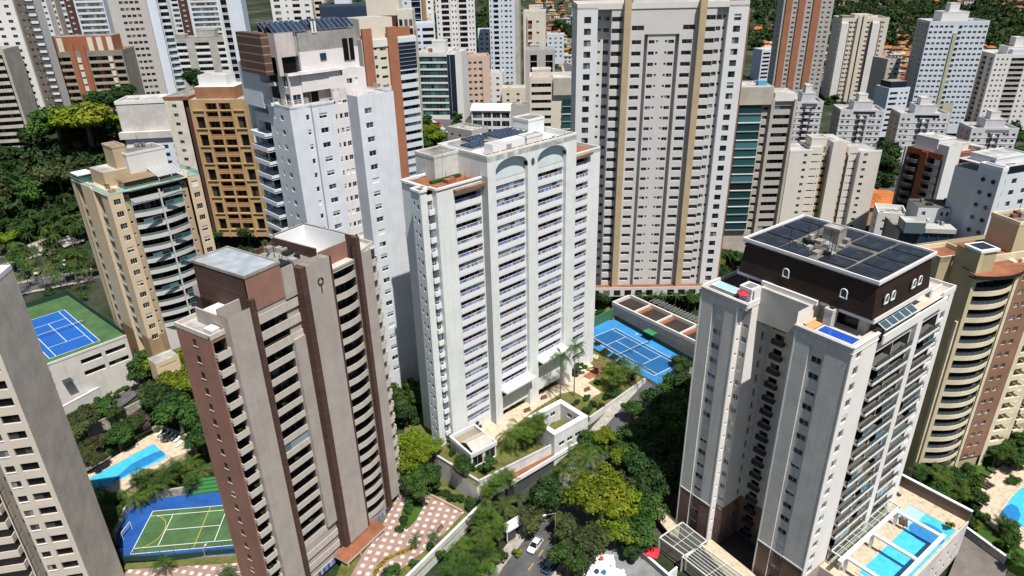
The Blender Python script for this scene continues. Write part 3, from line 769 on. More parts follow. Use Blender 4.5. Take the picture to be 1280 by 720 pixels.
    t.box(-.06, .28, -.06, 9.5, tz-.4, tz+.75, gm, part='parapet'); t.box(.28, 7.4, -.06, .22, tz-.4, tz+.75, wt, part='parapet')
    t.box(-.06, .28, 18.6, 28.2, tz-.4, tz+.75, gm, part='parapet'); t.box(.28, 7.5, 18.5, 18.78, tz-.4, tz+.75, wt, part='parapet'); t.box(.28, 24, 27.95, 28.25, tz-.4, tz+.75, wt, part='parapet')
    t.box(29.3, 34.05, -.06, .2, tz-.4, tz+.7, wt, part='parapet'); t.box(33.8, 34.05, .2, 28, tz-.4, tz+.7, wt, part='parapet')
    t.box(7.6, 29.3, -.8, -.55, tz-1.3, tz+.3, wt, part='parapet')
    # upper storey set back, cornice and mansard
    u0, u1, y0, y1 = 3.0, 22.6, .5, 24.4
    us = wall('upper_storey', (.46,.44,.42), dirt=.2)
    b = t.mb('wall')
    def quad(p, m): b.poly([(x,y,z-Z0) for x, y, z in p], m)
    t.box(6.6, u1+1, 1.9, 9.6, tz, 51.3, us); t.box(u0+.5, u1+1, 9.6, 18.6, 45, 51.3, us); t.box(7, u1+1, 18.6, 23.6, tz, 51.3, us)
    t.box(6.55, 6.6, 3.0, 6.4, tz+.1, 50.6, gl_room, part='terrace_glazing'); t.box(7.0-.06, 7.0-.01, 19.2, 23.4, tz+.1, 50.6, gl_navy, part='terrace_glazing')
    t.box(5.2, u1+1.6, .2, 24.8, 51.3, 52.15, wt, part='cornice'); t.box(4.2, 5.4, 9.0, 19.2, 51.3, 52.15, wt, part='cornice')
    for a, c in ((0, 9.5), (18.6, 28.2)):
        for k in (0, 1): t.box(-.2+.08*k, -.003 if not k else -.063, a-.2, c+.2, tz+.45-1.1*k, tz+.62-1.1*k, wt, part='moulding')
    for k in (0, 1): t.box(-.2, 7.6, -.2+.06*k, -.063, tz+.45-1.1*k, tz+.62-1.1*k, wt, part='moulding')
    # balcony rooms glazed in on the front edge
    t.box(8.2, 18.5, -.4, 1.9, tz, 49.6, gl_blue, part='winter_garden'); mm = t.mb('winter_garden_roof')
    mm.poly([(8.0,-.6,49.6-Z0),(18.7,-.6,49.6-Z0),(18.7,2.0,50.9-Z0),(8.0,2.0,50.9-Z0)], gl_blue)
    for i in range(6): mm.bar((8.1+i*2.1,-.62,49.66-Z0),(8.1+i*2.1,2.0,50.96-Z0), .08, white)
    for k in range(3): mm.bar((8,-.6+1.3*k,49.7+.65*k-Z0),(18.7,-.6+1.3*k,49.7+.65*k-Z0), .07, white)
    # mansard
    brown = wall('mansard_brown', (.030,.017,.014), dirt=.05, mott=.3, vlines=.5, lw=.04, linecol=.7, rough=.55)
    B_ = [(u0+1.6,y0-.2),(u1+.3,y0-.2),(u1+.3,y1-.2),(u0+1.6,y1-.2)]; T_ = [(u0+2.0,y0+.4),(u1-.2,y0+.4),(u1-.2,y1-.8),(u0+2.0,y1-.8)]
    mb = t.mb('mansard_roof')
    for i in range(4):
        a, c = B_[i], B_[(i+1)%4]; e, g = T_[i], T_[(i+1)%4]
        mb.poly([(*a,52.15-Z0),(*c,52.15-Z0),(*g,58-Z0),(*e,58-Z0)], brown)
    e = .5; top = [(T_[0][0]-e,T_[0][1]-e),(T_[1][0]+e,T_[1][1]-e),(T_[2][0]+e,T_[2][1]+e),(T_[3][0]-e,T_[3][1]+e)]
    t.mb('roof').poly([(x,y,58.2-Z0) for x, y in top], wall('gritty_roof', (.15,.14,.125), mott=.6, dirt=0)); t.mb('roof_edge').prism(top, 57.9-Z0, 58.1-Z0, white, bottom=True)
    t.mb('roof_edge').ring_wall(top, 57.9-Z0, 58.55-Z0, .25, white)
    # oval dormer windows
    def oval():
        b = MB(); n = 12
        ring = [(.52*math.cos(math.pi*i/9), .35+.52*math.sin(math.pi*i/9)) for i in range(10)]+[(-.52,-.6),(.52,-.6)]
        for i in range(n):
            a, c = ring[i], ring[(i+1)%n]
            b.bar((a[0],-.1,a[1]+.8),(c[0],-.1,c[1]+.8), .10, white, n=5)
        b.poly([(x,-.06,z+.8) for x, z in ring], gl_blue); b.box(-.62,.62,-.16,.0,.08,.2, white)
        return b
    k = part_mesh('dormer_window', oval)
    for y in (5.2, 15.2): t.inst('dormer_window', k, 'l', u0+1.55, y, 0, 54.0)
    for x in (7.6, 9.6, 16.2, 18.2): t.inst('dormer_window', k, 'f', y0-.25, x, 0, 54.0)
    # rooftop solar fields and plant
    def field(x0, x1, y0_, y1_, nx, ny):
        dx, dy = (x1-x0)/nx, (y1_-y0_)/ny
        for j in range(ny):
            kk = part_mesh('solar_panel|m|%.2f|%.2f|%d' % (dx, dy, nx), lambda: grey_panel(dx, dy-.05, nx))
            t.ins.setdefault('solar_panel', []).append((kk, Matrix.Translation((x0, y0_+j*dy, 58.35-Z0)), None))
    x0, x1, Y0, Y1 = T_[0][0], T_[1][0], T_[0][1], T_[2][1]
    field(x0+.2, x0+4.7, Y1-5.4, Y1-.2, 4, 2); field(x0+.2, x0+4.7, Y1-10.9, Y1-5.8, 4, 2); field(x0+5.2, x0+9.9, Y1-5.4, Y1-.2, 4, 2); field(x0+10.3, x0+14.8, Y1-5.2, Y1-.2, 4, 2); field(x0+15.1, x1-.2, Y1-5, Y1-.3, 3, 2)
    field(x0+.2, x0+4.6, Y0+.2, Y0+5.2, 4, 2); field(x0+4.9, x0+9.2, Y0+.2, Y0+5.2, 4, 2); field(x0+9.5, x0+13.7, Y0+.2, Y0+5.2, 4, 2); field(x0+1.0, x0+4.6, Y0+5.6, Y0+10.2, 4, 2)
    field(x0+14.0, x1-.2, Y0+.2, Y0+5.0, 3, 2); field(x0+5.4, x0+9.8, Y0+5.7, Y0+9.8, 4, 2); field(x0+11.4, x1-.2, Y0+5.6, Y0+10.4, 5, 2); field(x0+12.2, x1-.2, Y0+10.9, Y0+15.6, 4, 2)
    t.block(x0+9.0, x0+11.4, Y0+11.5, Y0+14.3, 58.2, 60.8, conc, part='stair_head', top=roofm, lip=.15); t.clutter(x0+1, x0+11, Y0+9.5, Y1-6.5, 58.2, 34, [roofg, conc, dmetal, alum])
    # chimney boxes beside the mansard
    t.block(1.2, 3.6, 18.9, 21.2, tz, 51.2, white, part='chimney_box', top=roofg); t.block(3.6, 5.2, 5.9, 7.2, tz, 51.6, us, part='chimney_box', top=us)
    t.block(22.8, 26.8, 2.2, 5.8, tz, 50.8, wt, part='chimney_box', top=roofg); t.box(26.9, 30.6, 1.0, 1.3, tz, 50.2, wt, part='terrace_wall'); t.clutter(23, 33, 1, 8, tz, 10, [white, gl_blue, alum, roofg])
    return t
def grey_panel(dx, dy, nx):
    b = MB()
    for i in range(nx):
        a, c = i*dx+.012, (i+1)*dx-.012
        b.box(a, c, 0, dy, 0, .06, dmetal, skip='d'); e = .025
        for k in (0, 1):
            y0, y1 = e+k*dy/2, dy/2-e*.4+k*dy/2
            b.poly([(a+e,y0,.065),(c-e,y0,.065),(c-e,y1,.065),(a+e,y1,.065)], gl_solar2)
    return b
RT = mansard_tower()

# ---- the brown and grey tower
def brown_tower():
    t = Tower('apartment_tower', 'brown and grey tower with long solid balconies and dark brown pilasters, in front', 'tower', (-40.45, 94.7), 33.0, -7)
    gm = wall('grey_panels', (.40,.355,.325), dirt=.28, mott=.12, lines=3.02, lw=.06, linecol=.88, streak=.7)
    bd = wall('dark_brown_tiles', (.082,.046,.038), dirt=.3, mott=.2, lines=3.02, lw=.07, linecol=1.9)
    bm = wall('red_brown_tiles', (.29,.155,.12), dirt=.18, mott=.14); par = wall('balcony_beige', (.52,.47,.42), dirt=.55, mott=.12, streak=.8)
    Z0 = -7; Zt = 55.9; F = fl(-6.0, 21, 3.02)
    bal = lambda a, b, **k: dict(a=(a, b), h=(-.4, 2.55), k='balc', d=1.9, ph=.82, low=.42, m=par, gl=gl_room, rm=dkshade, slab=dkshade, plants=.4, glz=.07, **k)
    # front bays
    t.face('f', .55, .6, 9.0, Z0, 53.6, gm, [bal(.6, 6.6, skip=(0,1,2)), dict(a=(.6, 9.0), h=(-.4, 2.5), k='balc', d=1.7, ph=1.15, low=.42, m=par, gl=gl_room, only=(1,2,3,18,19), rm=gm) if False else bal(6.7, 8.9, only=())], F)
    for i in (0, 1, 2, 17, 18, 19): t.inst('balcony', balcony_part(8.3, 1.15, .5, .3, par, par, .42), 'f', .55, 4.8, -.0, F[i])
    t.box(6.7, 9.0, -.05, .54, 3.4, 45.4, gm, part='pilaster')
    t.box(-.25, .6, -.35, .6, Z0, Zt, bd, part='pilaster'); t.box(9.0, 10.2, -.9, .6, Z0, 57.9, bd, part='pilaster')
    t.box(10.2, 15.3, -1.5, .6, -3, 57.9, gm, part='central_shaft', top=roofg); t.box(9.0, 10.2, -1.5, -.9, -3, 57.9, bd, part='pilaster')
    t.box(15.3, 16.1, -1.1, .6, Z0, 57.6, bd, part='pilaster'); t.box(16.1, 17.3, -.3, .6, Z0, 53, bd, part='pilaster') if False else None
    # emblem ring on the shaft
    e = MB(); n = 14
    for i in range(n):
        a, c = 2*math.pi*i/n, 2*math.pi*(i+1)/n
        if i in (3,): continue
        e.bar((12.75+.55*math.cos(a),-1.56,54.3+7+.6*math.sin(a)),(12.75+.55*math.cos(c),-1.56,54.3+7+.6*math.sin(c)), .14, bd)
    e.bar((12.75,-1.56,53.7+7),(12.75,-1.56,52.2+7), .12, bd); e.build('emblem', t.root)
    # bowed bay on the right
    t.face('f', .3, 16.1, 22.6, Z0, 54.3, gm, [dict(a=(17.1, 22.5), h=(-.4, 2.5), k='balc', d=1.9, ph=.78, low=.42, m=par, gl=gl_room, curve=.4, proj=-.1, rm=dkshade, slab=dkshade, plants=.2)], F[1:])
    t.face('f', .3, 16.1, 17.1, Z0, 51, gm)
    t.box(22.6, 23.5, -.7, .6, Z0, Zt+2.6, bd, part='pilaster'); t.face('f', -.35, 23.5, 26.3, Z0+4, Zt-.8, gm)
    t.face('f', 1.0, 26.3, 28.4, Z0+3, Zt-1.2, gm, [dict(a=(26.35, 28.3), h=(-.35, 2.4), k='balc', d=1.4, ph=.95, low=.35, m=par, gl=gl_room, proj=.5, rm=gm)], F[1:])
    t.face('r', 28.4, 1.0, 14, Z0, Zt-1.2, gm, [dict(a=(1.2, 3.4), h=(-.35, 2.4), k='balc', d=1.4, ph=.95, low=.35, m=par, gl=gl_room, proj=.9, rm=gm), dict(a=(7, 8.4), h=(.9, 2.2))], F[1:])
    t.box(26.3, 27.2, .4, 1.0, Z0, -3.4, gm, part='column'); t.mb().poly([(26.3,-.35,4-3),(26.3,1,1),(26.3,1,Zt-.8+7),(26.3,-.35,Zt-.8+7)], gm)
    # netting at the foot of the bays
    t.box(.7, 8.9, -.25, -.2, -5.8, -4.6, netm, part='netting'); t.box(17.2, 22.4, -.75, -.7, -5.0, -3.6, netm, part='netting')
    # left side: grey column, corner balconies, brown flank
    t.face('f', .2, -4.3, -.25, Z0, 54.6, gm)
    t.mb().poly([(-4.3,.2,0),(-4.3,2.6,0),(-4.3,2.6,54.6+7),(-4.3,.2,54.6+7)], gm)
    cb = dict(a=(-6.75, -4.35), h=(-.4, 2.5), k='balc', d=1.9, ph=.85, low=.42, m=par, gl=gl_room, proj=.75, rm=dkshade, slab=dkshade, plants=.25)
    t.face('f', 1.7, -6.85, -4.3, Z0, 52, bm, [cb], F[:-2]+[F[-2]])
    t.face('l', -6.85, 1.7, 10.4, Z0, 52, bm, [dict(a=(5.6, 6.6), h=(.9, 2.15), sh=.06, fr=dmetal, gl=gl_room, d=.1, sill=par)], F[:-1])
    t.box(-6.9, -6.6, 1.65, 2.3, Z0, 52, bm, part='corner_pier')
    t.box(-6.85, 0, 10.4, 10.5, Z0, 52, bm); solid(t, 0, 28.4, 2, 15, Z0, Zt-1.2, gm, 'b'); t.mb().poly([(0,10.4,0),(0,15,0),(0,15,60),(0,10.4,60)], bd)
    # roofs
    t.mb('roof').poly([(-6.85,1.7,58.6),(0,1.7,58.6),(0,10.4,58.6),(-6.85,10.4,58.6)], wall('blotchy_roof', (.40,.39,.37), mott=.6, dirt=0))
    t.mb('parapet').ring_wall([(-6.9,1.6),(-.1,1.6),(-.1,10.5),(-6.9,10.5)], 58.5, 59.3, .3, par)
    t.box(-6.0, -4.5, 2.4, 4.4, 51.6, 52.5, offwhite, part='roof_unit', top=white)
    t.box(-4.2, -.1, 2.6, 2.9, 51.6, 55.4, gm, part='parapet'); t.box(-4.2, -3.9, 2.9, 8.5, 51.6, 54.2, gm, part='parapet'); t.box(-3.9, -.1, 2.9, 8.5, 51.6, 53.3, par, part='roof_slab', top=white)
    # tank house with pale membrane roof
    b = t.mb('tank_house'); zr = 59.6+7; mem = plain('blue_grey_membrane', (.31,.345,.38), .5, var=.22, scale=.5)
    b.box(0, 6.7, .7, 13.3, 46.5+7, zr, bd, top=mem, skip='f'); b.poly([(0,.4,60.4),(6.7,.4,60.4),(6.7,.4,zr),(0,.4,zr)], bm); b.ring_wall([(-.1,.3),(6.8,.3),(6.8,13.4),(-.1,13.4)], zr-.3, zr+.2, .25, conc)
    t.box(6.7, 9.0, .1, 3.0, 53, 58.5, gm, part='parapet', top=roofg); t.box(6.72, 8.9, .4, 2.8, 58.5, 58.9, dmetal, part='gutter')
    t.mb('roof').poly([(6.7,.6,56.2+7),(16,.6,56.2+7),(16,13.4,56.2+7),(6.7,13.4,56.2+7)], roofg); t.box(6.7, 16, 13.2, 13.6, 50, 57.2, bd, part='parapet')
    t.clutter(7.3, 15, 3, 12.5, 56.2, 22, [roofg, conc, alum, dmetal])
    # white-lined light well on the right
    wl = plain('white_lining', (.75,.75,.76), .6, var=.05)
    t.box(16.0, 16.3, 2.5, 13.6, 51, 58.2, bd, part='parapet', top=conc)
    t.box(16.3, 23.4, 13.2, 13.6, 51, 58.6, bd, part='parapet', top=conc); t.box(16.3, 23.2, 13.05, 13.2, 52, 58.4, wl, part='roof_lining')
    t.box(23.2, 23.6, .6, 13.6, 50, 58.6, bd, part='parapet', top=conc); t.box(23.1, 23.2, 2.6, 13, 52, 58.4, wl, part='roof_lining')
    t.mb('roof').poly([(16.3,2.4,59.5),(23.2,2.4,59.5),(23.2,13.2,59.5),(16.3,13.2,59.5)], wl)
    t.box(16.4, 23.0, 2.2, 2.5, 51, 57.4, bm, part='parapet', top=conc); t.box(16.3, 22.6, .4, 2.2, 53.4, 54.2, par, part='terrace_edge')
    t.mb('roof').poly([(23.6,-.3,54.9+7),(28.4,-.3,54.9+7),(28.4,14,54.9+7),(23.6,14,54.9+7)], roofm); t.mb('parapet#b').ring_wall([(23.6,-.35),(28.45,1),(28.45,14),(23.6,14)], 61.7, 62.6, .25, par)
    # entrance canopy
    t.box(6.4, 17.6, -4.2, -.4, -3.9, -3.35, par, part='entrance_canopy', top=terra); t.box(7.0, 17.0, -3.8, -.6, Z0, -3.9, gl_room, part='lobby_glazing')
    for x in (6.6, 10, 13.6, 17.2): t.box(x, x+.3, -4.1, -3.8, Z0, -3.9, par, part='column')
    return t
brown_tower()

# ---- the cream tower cut by the left edge
def near_left():
    t = Tower('apartment_tower', 'cream tower with a blank grey concrete flank, cut off by the left edge', 'tower', (-73.96, 85.4), 79, -6)
    cr = wall('cream_paint', (.58,.52,.45), dirt=.25, mott=.08, lines=3, lw=.05, linecol=.85); fl_ = wall('blank_concrete', (.58,.525,.465), dirt=.3, mott=.2, lines=3.0, lw=.04, linecol=.9, streak=.9)
    F = fl(-5.2, 22, 3.0); Z0 = -6; Zt = 61.5
    t.face('f', 0, -5.9, 0, Z0, Zt, cr, [dict(a=(-3.3, -.75), h=(.85, 2.35), st='slide', fr=dmetal, gl=gl_room, d=.35), dict(a=(-5.5, -4.15), h=(1.0, 2.2), sill=white, fr=dmetal)], F)
    t.face('r', 0, 0, 10.6, Z0, Zt, fl_); solid(t, -22, 0, 0, 10.6, Z0, Zt, cr, 'bl')
    t.mb().poly([(-5.9,0,0),(-5.9,2,0),(-5.9,2,Zt+6),(-5.9,0,Zt+6)], cr)
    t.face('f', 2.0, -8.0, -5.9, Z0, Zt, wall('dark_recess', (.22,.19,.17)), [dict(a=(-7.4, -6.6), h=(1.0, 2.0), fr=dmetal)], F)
    t.face('f', .6, -14.5, -8.0, Z0, Zt, cr, [dict(a=(-14, -8.2), h=(-.35, 2.4), k='balc', d=1.8, ph=1.0, low=.4, m=cr, proj=1.2, curve=0, gl=gl_room, plants=.4)], F)
    t.face('f', 0, -22, -14.5, Z0, Zt, cr, [dict(a=(-19, -17), h=(.9, 2.2))], F)
    t.roof([(-22,0),(0,0),(0,10.6),(-22,10.6)], Zt, .7, white, white)
near_left()

# ---- beige tower with curved balconies at the right edge
def far_right():
    t = Tower('apartment_tower', 'beige tower with bowed dark balconies and a brick brown stripe, at the right edge', 'tower', (91.2, 121.6), 76, -8)
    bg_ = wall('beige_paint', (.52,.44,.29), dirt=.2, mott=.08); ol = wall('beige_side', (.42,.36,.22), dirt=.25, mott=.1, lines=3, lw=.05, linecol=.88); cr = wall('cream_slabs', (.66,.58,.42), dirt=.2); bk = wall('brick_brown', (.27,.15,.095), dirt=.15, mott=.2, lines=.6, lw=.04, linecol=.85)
    Z0 = -8; F = fl(-4.2, 16, 3.0); Zt = 45
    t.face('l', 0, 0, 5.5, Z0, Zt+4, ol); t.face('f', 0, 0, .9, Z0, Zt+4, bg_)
    t.box(-.5, .0, .4, 1.0, Z0, 34, cr, part='pilaster')
    t.face('f', 0, .9, 10.6, Z0, Zt, bg_, [dict(a=(1.0, 10.4), h=(-.5, 2.0), k='balc', d=2.0, ph=.12, low=.95, m=cr, slab=dkshade, curve=1.1, gl=gl_room, rm=dkshade, rail=lambda w: glass_rail(w, .95, -.1, cl_grey, .12, 1.1, dmetal), plants=.2)], F)
    t.face('f', -.2, 10.6, 11.4, Z0, Zt, cr)
    t.face('f', -.25, 11.4, 17.4, -3.5, Zt, bk, [dict(a=(12.3, 13.5), h=(.9, 2.0), gl=gl_dark), dict(a=(14.3, 15.5), h=(.9, 2.0), gl=gl_dark)], F)
    t.face('f', .2, 11.4, 17.4, Z0, -3.5, ol)
    t.face('f', -.3, 17.4, 18.6, Z0, Zt, cr)
    # stepped right hand side
    t.face('f', 1.6, 18.6, 27, Z0, Zt-2, cr, [dict(a=(19.0, 23.4), h=(-.4, 2.4), k='balc', d=1.6, ph=.75, low=.4, m=cr, curve=.0, proj=1.6, gl=gl_room), dict(a=(24.4, 25.8), h=(.9, 2.1))], F)
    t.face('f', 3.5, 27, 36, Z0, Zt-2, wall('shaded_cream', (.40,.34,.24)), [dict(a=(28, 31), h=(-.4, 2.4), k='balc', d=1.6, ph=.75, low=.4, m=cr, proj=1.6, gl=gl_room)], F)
    solid(t, 0, 36, 3.5, 20, Z0, Zt-2, bg_, 'rb'); t.mb().poly([(0,5.5,0),(0,20,0),(0,20,50),(0,5.5,50)], ol)
    # crown: curved roof slab, terracotta terrace, corner lantern, big box
    t.mb('roof').poly([(.9,0,53),(18.6,0,53),(18.6,14,53),(.9,14,53)], terra); 
    b = t.mb('roof_canopy'); n = 10
    for i in range(n):
        s0, s1 = -1+2*i/n, -1+2*(i+1)/n; f0, f1 = (5.8+s0*6.2, -1.8*(1-s0*s0)-.6), (5.8+s1*6.2, -1.8*(1-s1*s1)-.6)
        b.poly([(*f0,52.0),(*f1,52.0),(*f1,52.8),(*f0,52.8)], dmetal); b.poly([(*f0,52.8),(*f1,52.8),(f1[0],3,53.2),(f0[0],3,53.2)], terra); b.poly([(*f0,52.0),(*f1,52.0),(f1[0],1,52),(f0[0],1,52)], dmetal)
    t.box(1.2, 18.6, 3.0, 3.3, 45, 46.7, cr, part='parapet')
    t.block(.2, 4.2, .2, 3.8, 45, 49.2, ol, part='corner_lantern', top=ol, lip=.1); t.box(-.1, 4.5, -.1, 4.1, 49.2, 49.7, white, part='lantern_frame'); t.box(.6, 3.8, .6, 3.4, 49.7, 49.85, gl_solar2, part='skylight')
    t.box(15, 30, 5.8, 12.4, 45, 51.4, bg_, part='penthouse', top=roofg); t.mb('parapet#b').ring_wall([(14.9,5.7),(30.1,5.7),(30.1,12.5),(14.9,12.5)], 51.2+8, 52.0+8, .3, cr)
    t.face('f', 5.6, -3.2, 0, Z0, 46.5, ol); t.face('l', -3.2, 5.6, 12, Z0, 46.5, ol, [dict(a=(7.5, 9.0), h=(.2, 2.2), k='balc', d=1.0, ph=.8, m=dmetal, proj=.7, slab=dmetal)], F)
    t.roof([(-3.2,5.6),(4.5,5.6),(4.5,12),(-3.2,12)], 45.6, 1.0, terra, cr)
    t.clutter(16, 29, 6.5, 11.5, 51.4, 14, [roofg, conc, terra]); t.clutter(5, 17, 1, 5, 45, 4, [terra, cr])
far_right()
# ---- pale blue-white tower behind the brown one
def blue_white():
    t = Tower('apartment_tower', 'pale bluish white tower with small square windows and tilted solar panels on its roof', 'tower', (-43.8, 139.3), 46, 0)
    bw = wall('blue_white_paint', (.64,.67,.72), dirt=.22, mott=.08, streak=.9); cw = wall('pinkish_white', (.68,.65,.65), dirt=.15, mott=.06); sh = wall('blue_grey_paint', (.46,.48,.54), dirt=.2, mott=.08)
    F = fl(8.6, 22, 3.05); Zt = 76.5; Z0 = 0
    w1 = lambda a, b, **k: dict(a=(a, b), h=(1.0, 2.1), sh=.3, fr=white, **k)
    t.face('l', 0, 0, 9.5, Z0, Zt, bw, [w1(3.2, 4.6), w1(6.6, 7.2)], F)
    t.face('f', 0, 0, 4.6, Z0, Zt, bw, [w1(3.4, 4.1)], F)
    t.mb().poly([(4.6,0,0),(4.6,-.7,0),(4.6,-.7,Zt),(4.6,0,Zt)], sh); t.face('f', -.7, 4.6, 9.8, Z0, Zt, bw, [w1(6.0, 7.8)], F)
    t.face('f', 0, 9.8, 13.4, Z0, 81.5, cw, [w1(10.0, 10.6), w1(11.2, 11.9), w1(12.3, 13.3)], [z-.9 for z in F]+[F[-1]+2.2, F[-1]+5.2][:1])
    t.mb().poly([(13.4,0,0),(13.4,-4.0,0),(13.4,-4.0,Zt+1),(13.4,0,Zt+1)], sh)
    t.face('f', -4.0, 13.4, 22.6, Z0, Zt+1, bw, [dict(a=(14.9, 16.7), h=(1.0, 2.2), sh=.5, fr=white)], F); solid(t, 13.4, 22.6, -4, 10, Z0, Zt+1, bw, 'rb')
    t.mb('roof').poly([(13.4,-4,Zt+.5),(22.6,-4,Zt+.5),(22.6,10,Zt+.5),(13.4,10,Zt+.5)], roofm)
    def railing(x0, x1, y0, y1, z):
        b = t.mb('terrace_railing')
        for (a, c), (d, e) in (((x0,y0),(x1,y0)), ((x0,y0),(x0,y1)), ((x1,y0),(x1,y1))):
            for k in (.35, .7, 1.05): b.bar((a,c,z+k),(d,e,z+k), .04, white)
            for i in range(5): q = i/4; b.bar((a+(d-a)*q,c+(e-c)*q,z),(a+(d-a)*q,c+(e-c)*q,z+1.05), .04, white)
    railing(13.5, 22.4, -3.9, 3, Zt+.9)
    # left flank balconies and white fin with rounded slabs
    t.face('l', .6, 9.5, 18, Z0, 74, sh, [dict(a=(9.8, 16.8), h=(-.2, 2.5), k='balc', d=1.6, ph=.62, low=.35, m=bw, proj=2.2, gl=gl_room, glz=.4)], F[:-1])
    t.box(-.7, 2.4, 9.6, 18.7, 75.5, 84.3, bw, part='corner_volume', top=roofm)
    t.box(-.6, 1.5, 6.4, 9.57, 76.3, 76.8, bw, part='upper_slab'); t.box(-.6, 1.5, 6.4, 9.57, 80.2, 80.9, bw, part='upper_slab'); t.box(1.52, 1.58, 6.4, 9.5, 76.8, 82, gl_room, part='terrace_glazing')
    t.box(-.65, -.6, 6.4, 9.57, 76.8, 77.8, gl_blue, part='terrace_rail')
    # stepped penthouse
    deck = plain('ochre_deck', (.50,.32,.12), .7, var=.15)
    t.mb('terrace').poly([(0,0,Zt-.4),(9.8,0,Zt-.4),(9.8,9.5,Zt-.4),(0,9.5,Zt-.4)], deck); t.box(0, 4.6, 0, .2, Zt-.4, Zt+.3, bw, part='parapet'); t.box(0, .2, 0, 9.5, Zt-.4, Zt+.3, bw, part='parapet'); railing(.3, 4.6, .3, 9, Zt+.3); t.box(4.6, 9.8, -.7, -.5, Zt-.4, Zt+.4, bw, part='parapet')
    t.face('f', 1.6, 1.6, 4.2, Zt-.4, 83, cw, [dict(a=(2.0, 3.8), h=(.4, 2.4), gl=gl_navy)], [Zt-.2]); t.face('l', 1.6, 1.6, 13, Zt-.4, 83, cw, [dict(a=(2.2, 4.2), h=(.3, 2.5), gl=gl_navy), dict(a=(6.2, 8.8), h=(.3, 2.5), gl=gl_navy)], [Zt-.2, Zt+3.4])
    t.face('f', 2.2, 4.2, 13.4, Zt-.4, 79.5, sh, [dict(a=(4.6, 8.2), h=(.2, 2.5), gl=gl_room)], [Zt-.2]); t.box(4.2, 13.4, 1.3, 2.3, 79.0, 83, cw, part='upper_volume', skip='')
    t.face('f', 1.28, 4.2, 13.4, 79.0, 83, cw, [w1(6.0, 6.8), w1(7.8, 9.2), w1(11.2, 12.0), w1(12.4, 13.1)], [79.4]); t.face('f', .6, 13.4, 19, 77, 82.5, cw, [w1(14.2, 15.6), w1(16.2, 17.0)], [78.5])
    t.face('f', 0, 9.8, 13.4, Zt, 79, cw, [dict(a=(10.2, 11.4), h=(.6, 1.9))], [Zt]); solid(t, 1.6, 19, .6, 14, 77, 82.5, cw, 'rt', top=roofm)
    # water tank storey
    pk = wall('pinkish_render', (.52,.47,.45), dirt=.5, mott=.15); dc = wall('stained_grey', (.33,.315,.31), dirt=.8, mott=.25)
    t.box(0.4, 4.4, 2.4, 12, 86, 90.5, pk, part='tank_house', top=roofg); t.box(5.4, 19.0, 2.6, 12.0, 86.6, 90.2, dc, part='tank_house', top=roofg); t.box(5.3, 19.05, 2.55, 12.05, 82.5, 86.597, cw, part='tank_house'); t.box(.8, 5.2, 3, 12, 82.5, 86, gl_room, part='tank_house')
    t.box(.35, 1.2, 2.35, 3.2, 82.5, 86, pk, part='pier'); t.box(4.4, 5.4, 3.0, 12, 82.5, 90.3, dc, part='pier'); t.box(9.8, 11.2, 2.4, 2.54, 84.6, 86.0, gl_navy, part='tank_window'); t.box(15.4, 18.0, 2.4, 2.54, 84.0, 88.4, gl_room, part='louvre_opening'); t.box(16.6, 16.8, 2.3, 2.39, 84.0, 88.4, pk, part='pier')
    lou = wall('brown_louvres', (.115,.07,.055), lines=1.6, lw=.22, linecol=3.2, dirt=.1)
    t.box(-1.2, .4, 5, 16, 82.6, 90.4, lou, part='louvre_screen')
    for i in range(16):
        if i == 7: continue
        k = part_mesh('solar_panel|tilt', lambda: solar_mb(1.05, 3.2, 1, .55)); t.ins.setdefault('solar_panel', []).append((k, Matrix.Translation((.4+i*1.17, 2.6, 90.3)), None)); 
        t.ins['solar_panel'].append((k, Matrix.Translation((.4+i*1.17, 6.4, 90.3)), None))
    t.box(.2, 19.2, 5.6, 6.0, 90.3, 91.4, dmetal, part='panel_rack')
    for x in (8.9, 9.6): t.mb('vent_pipe').bar((x,2.6,90),(x,2.6,92.2), .22, white, n=7)
    solid(t, 0, 22, 9.5, 19, Z0, 76, bw, 'b')
blue_white()

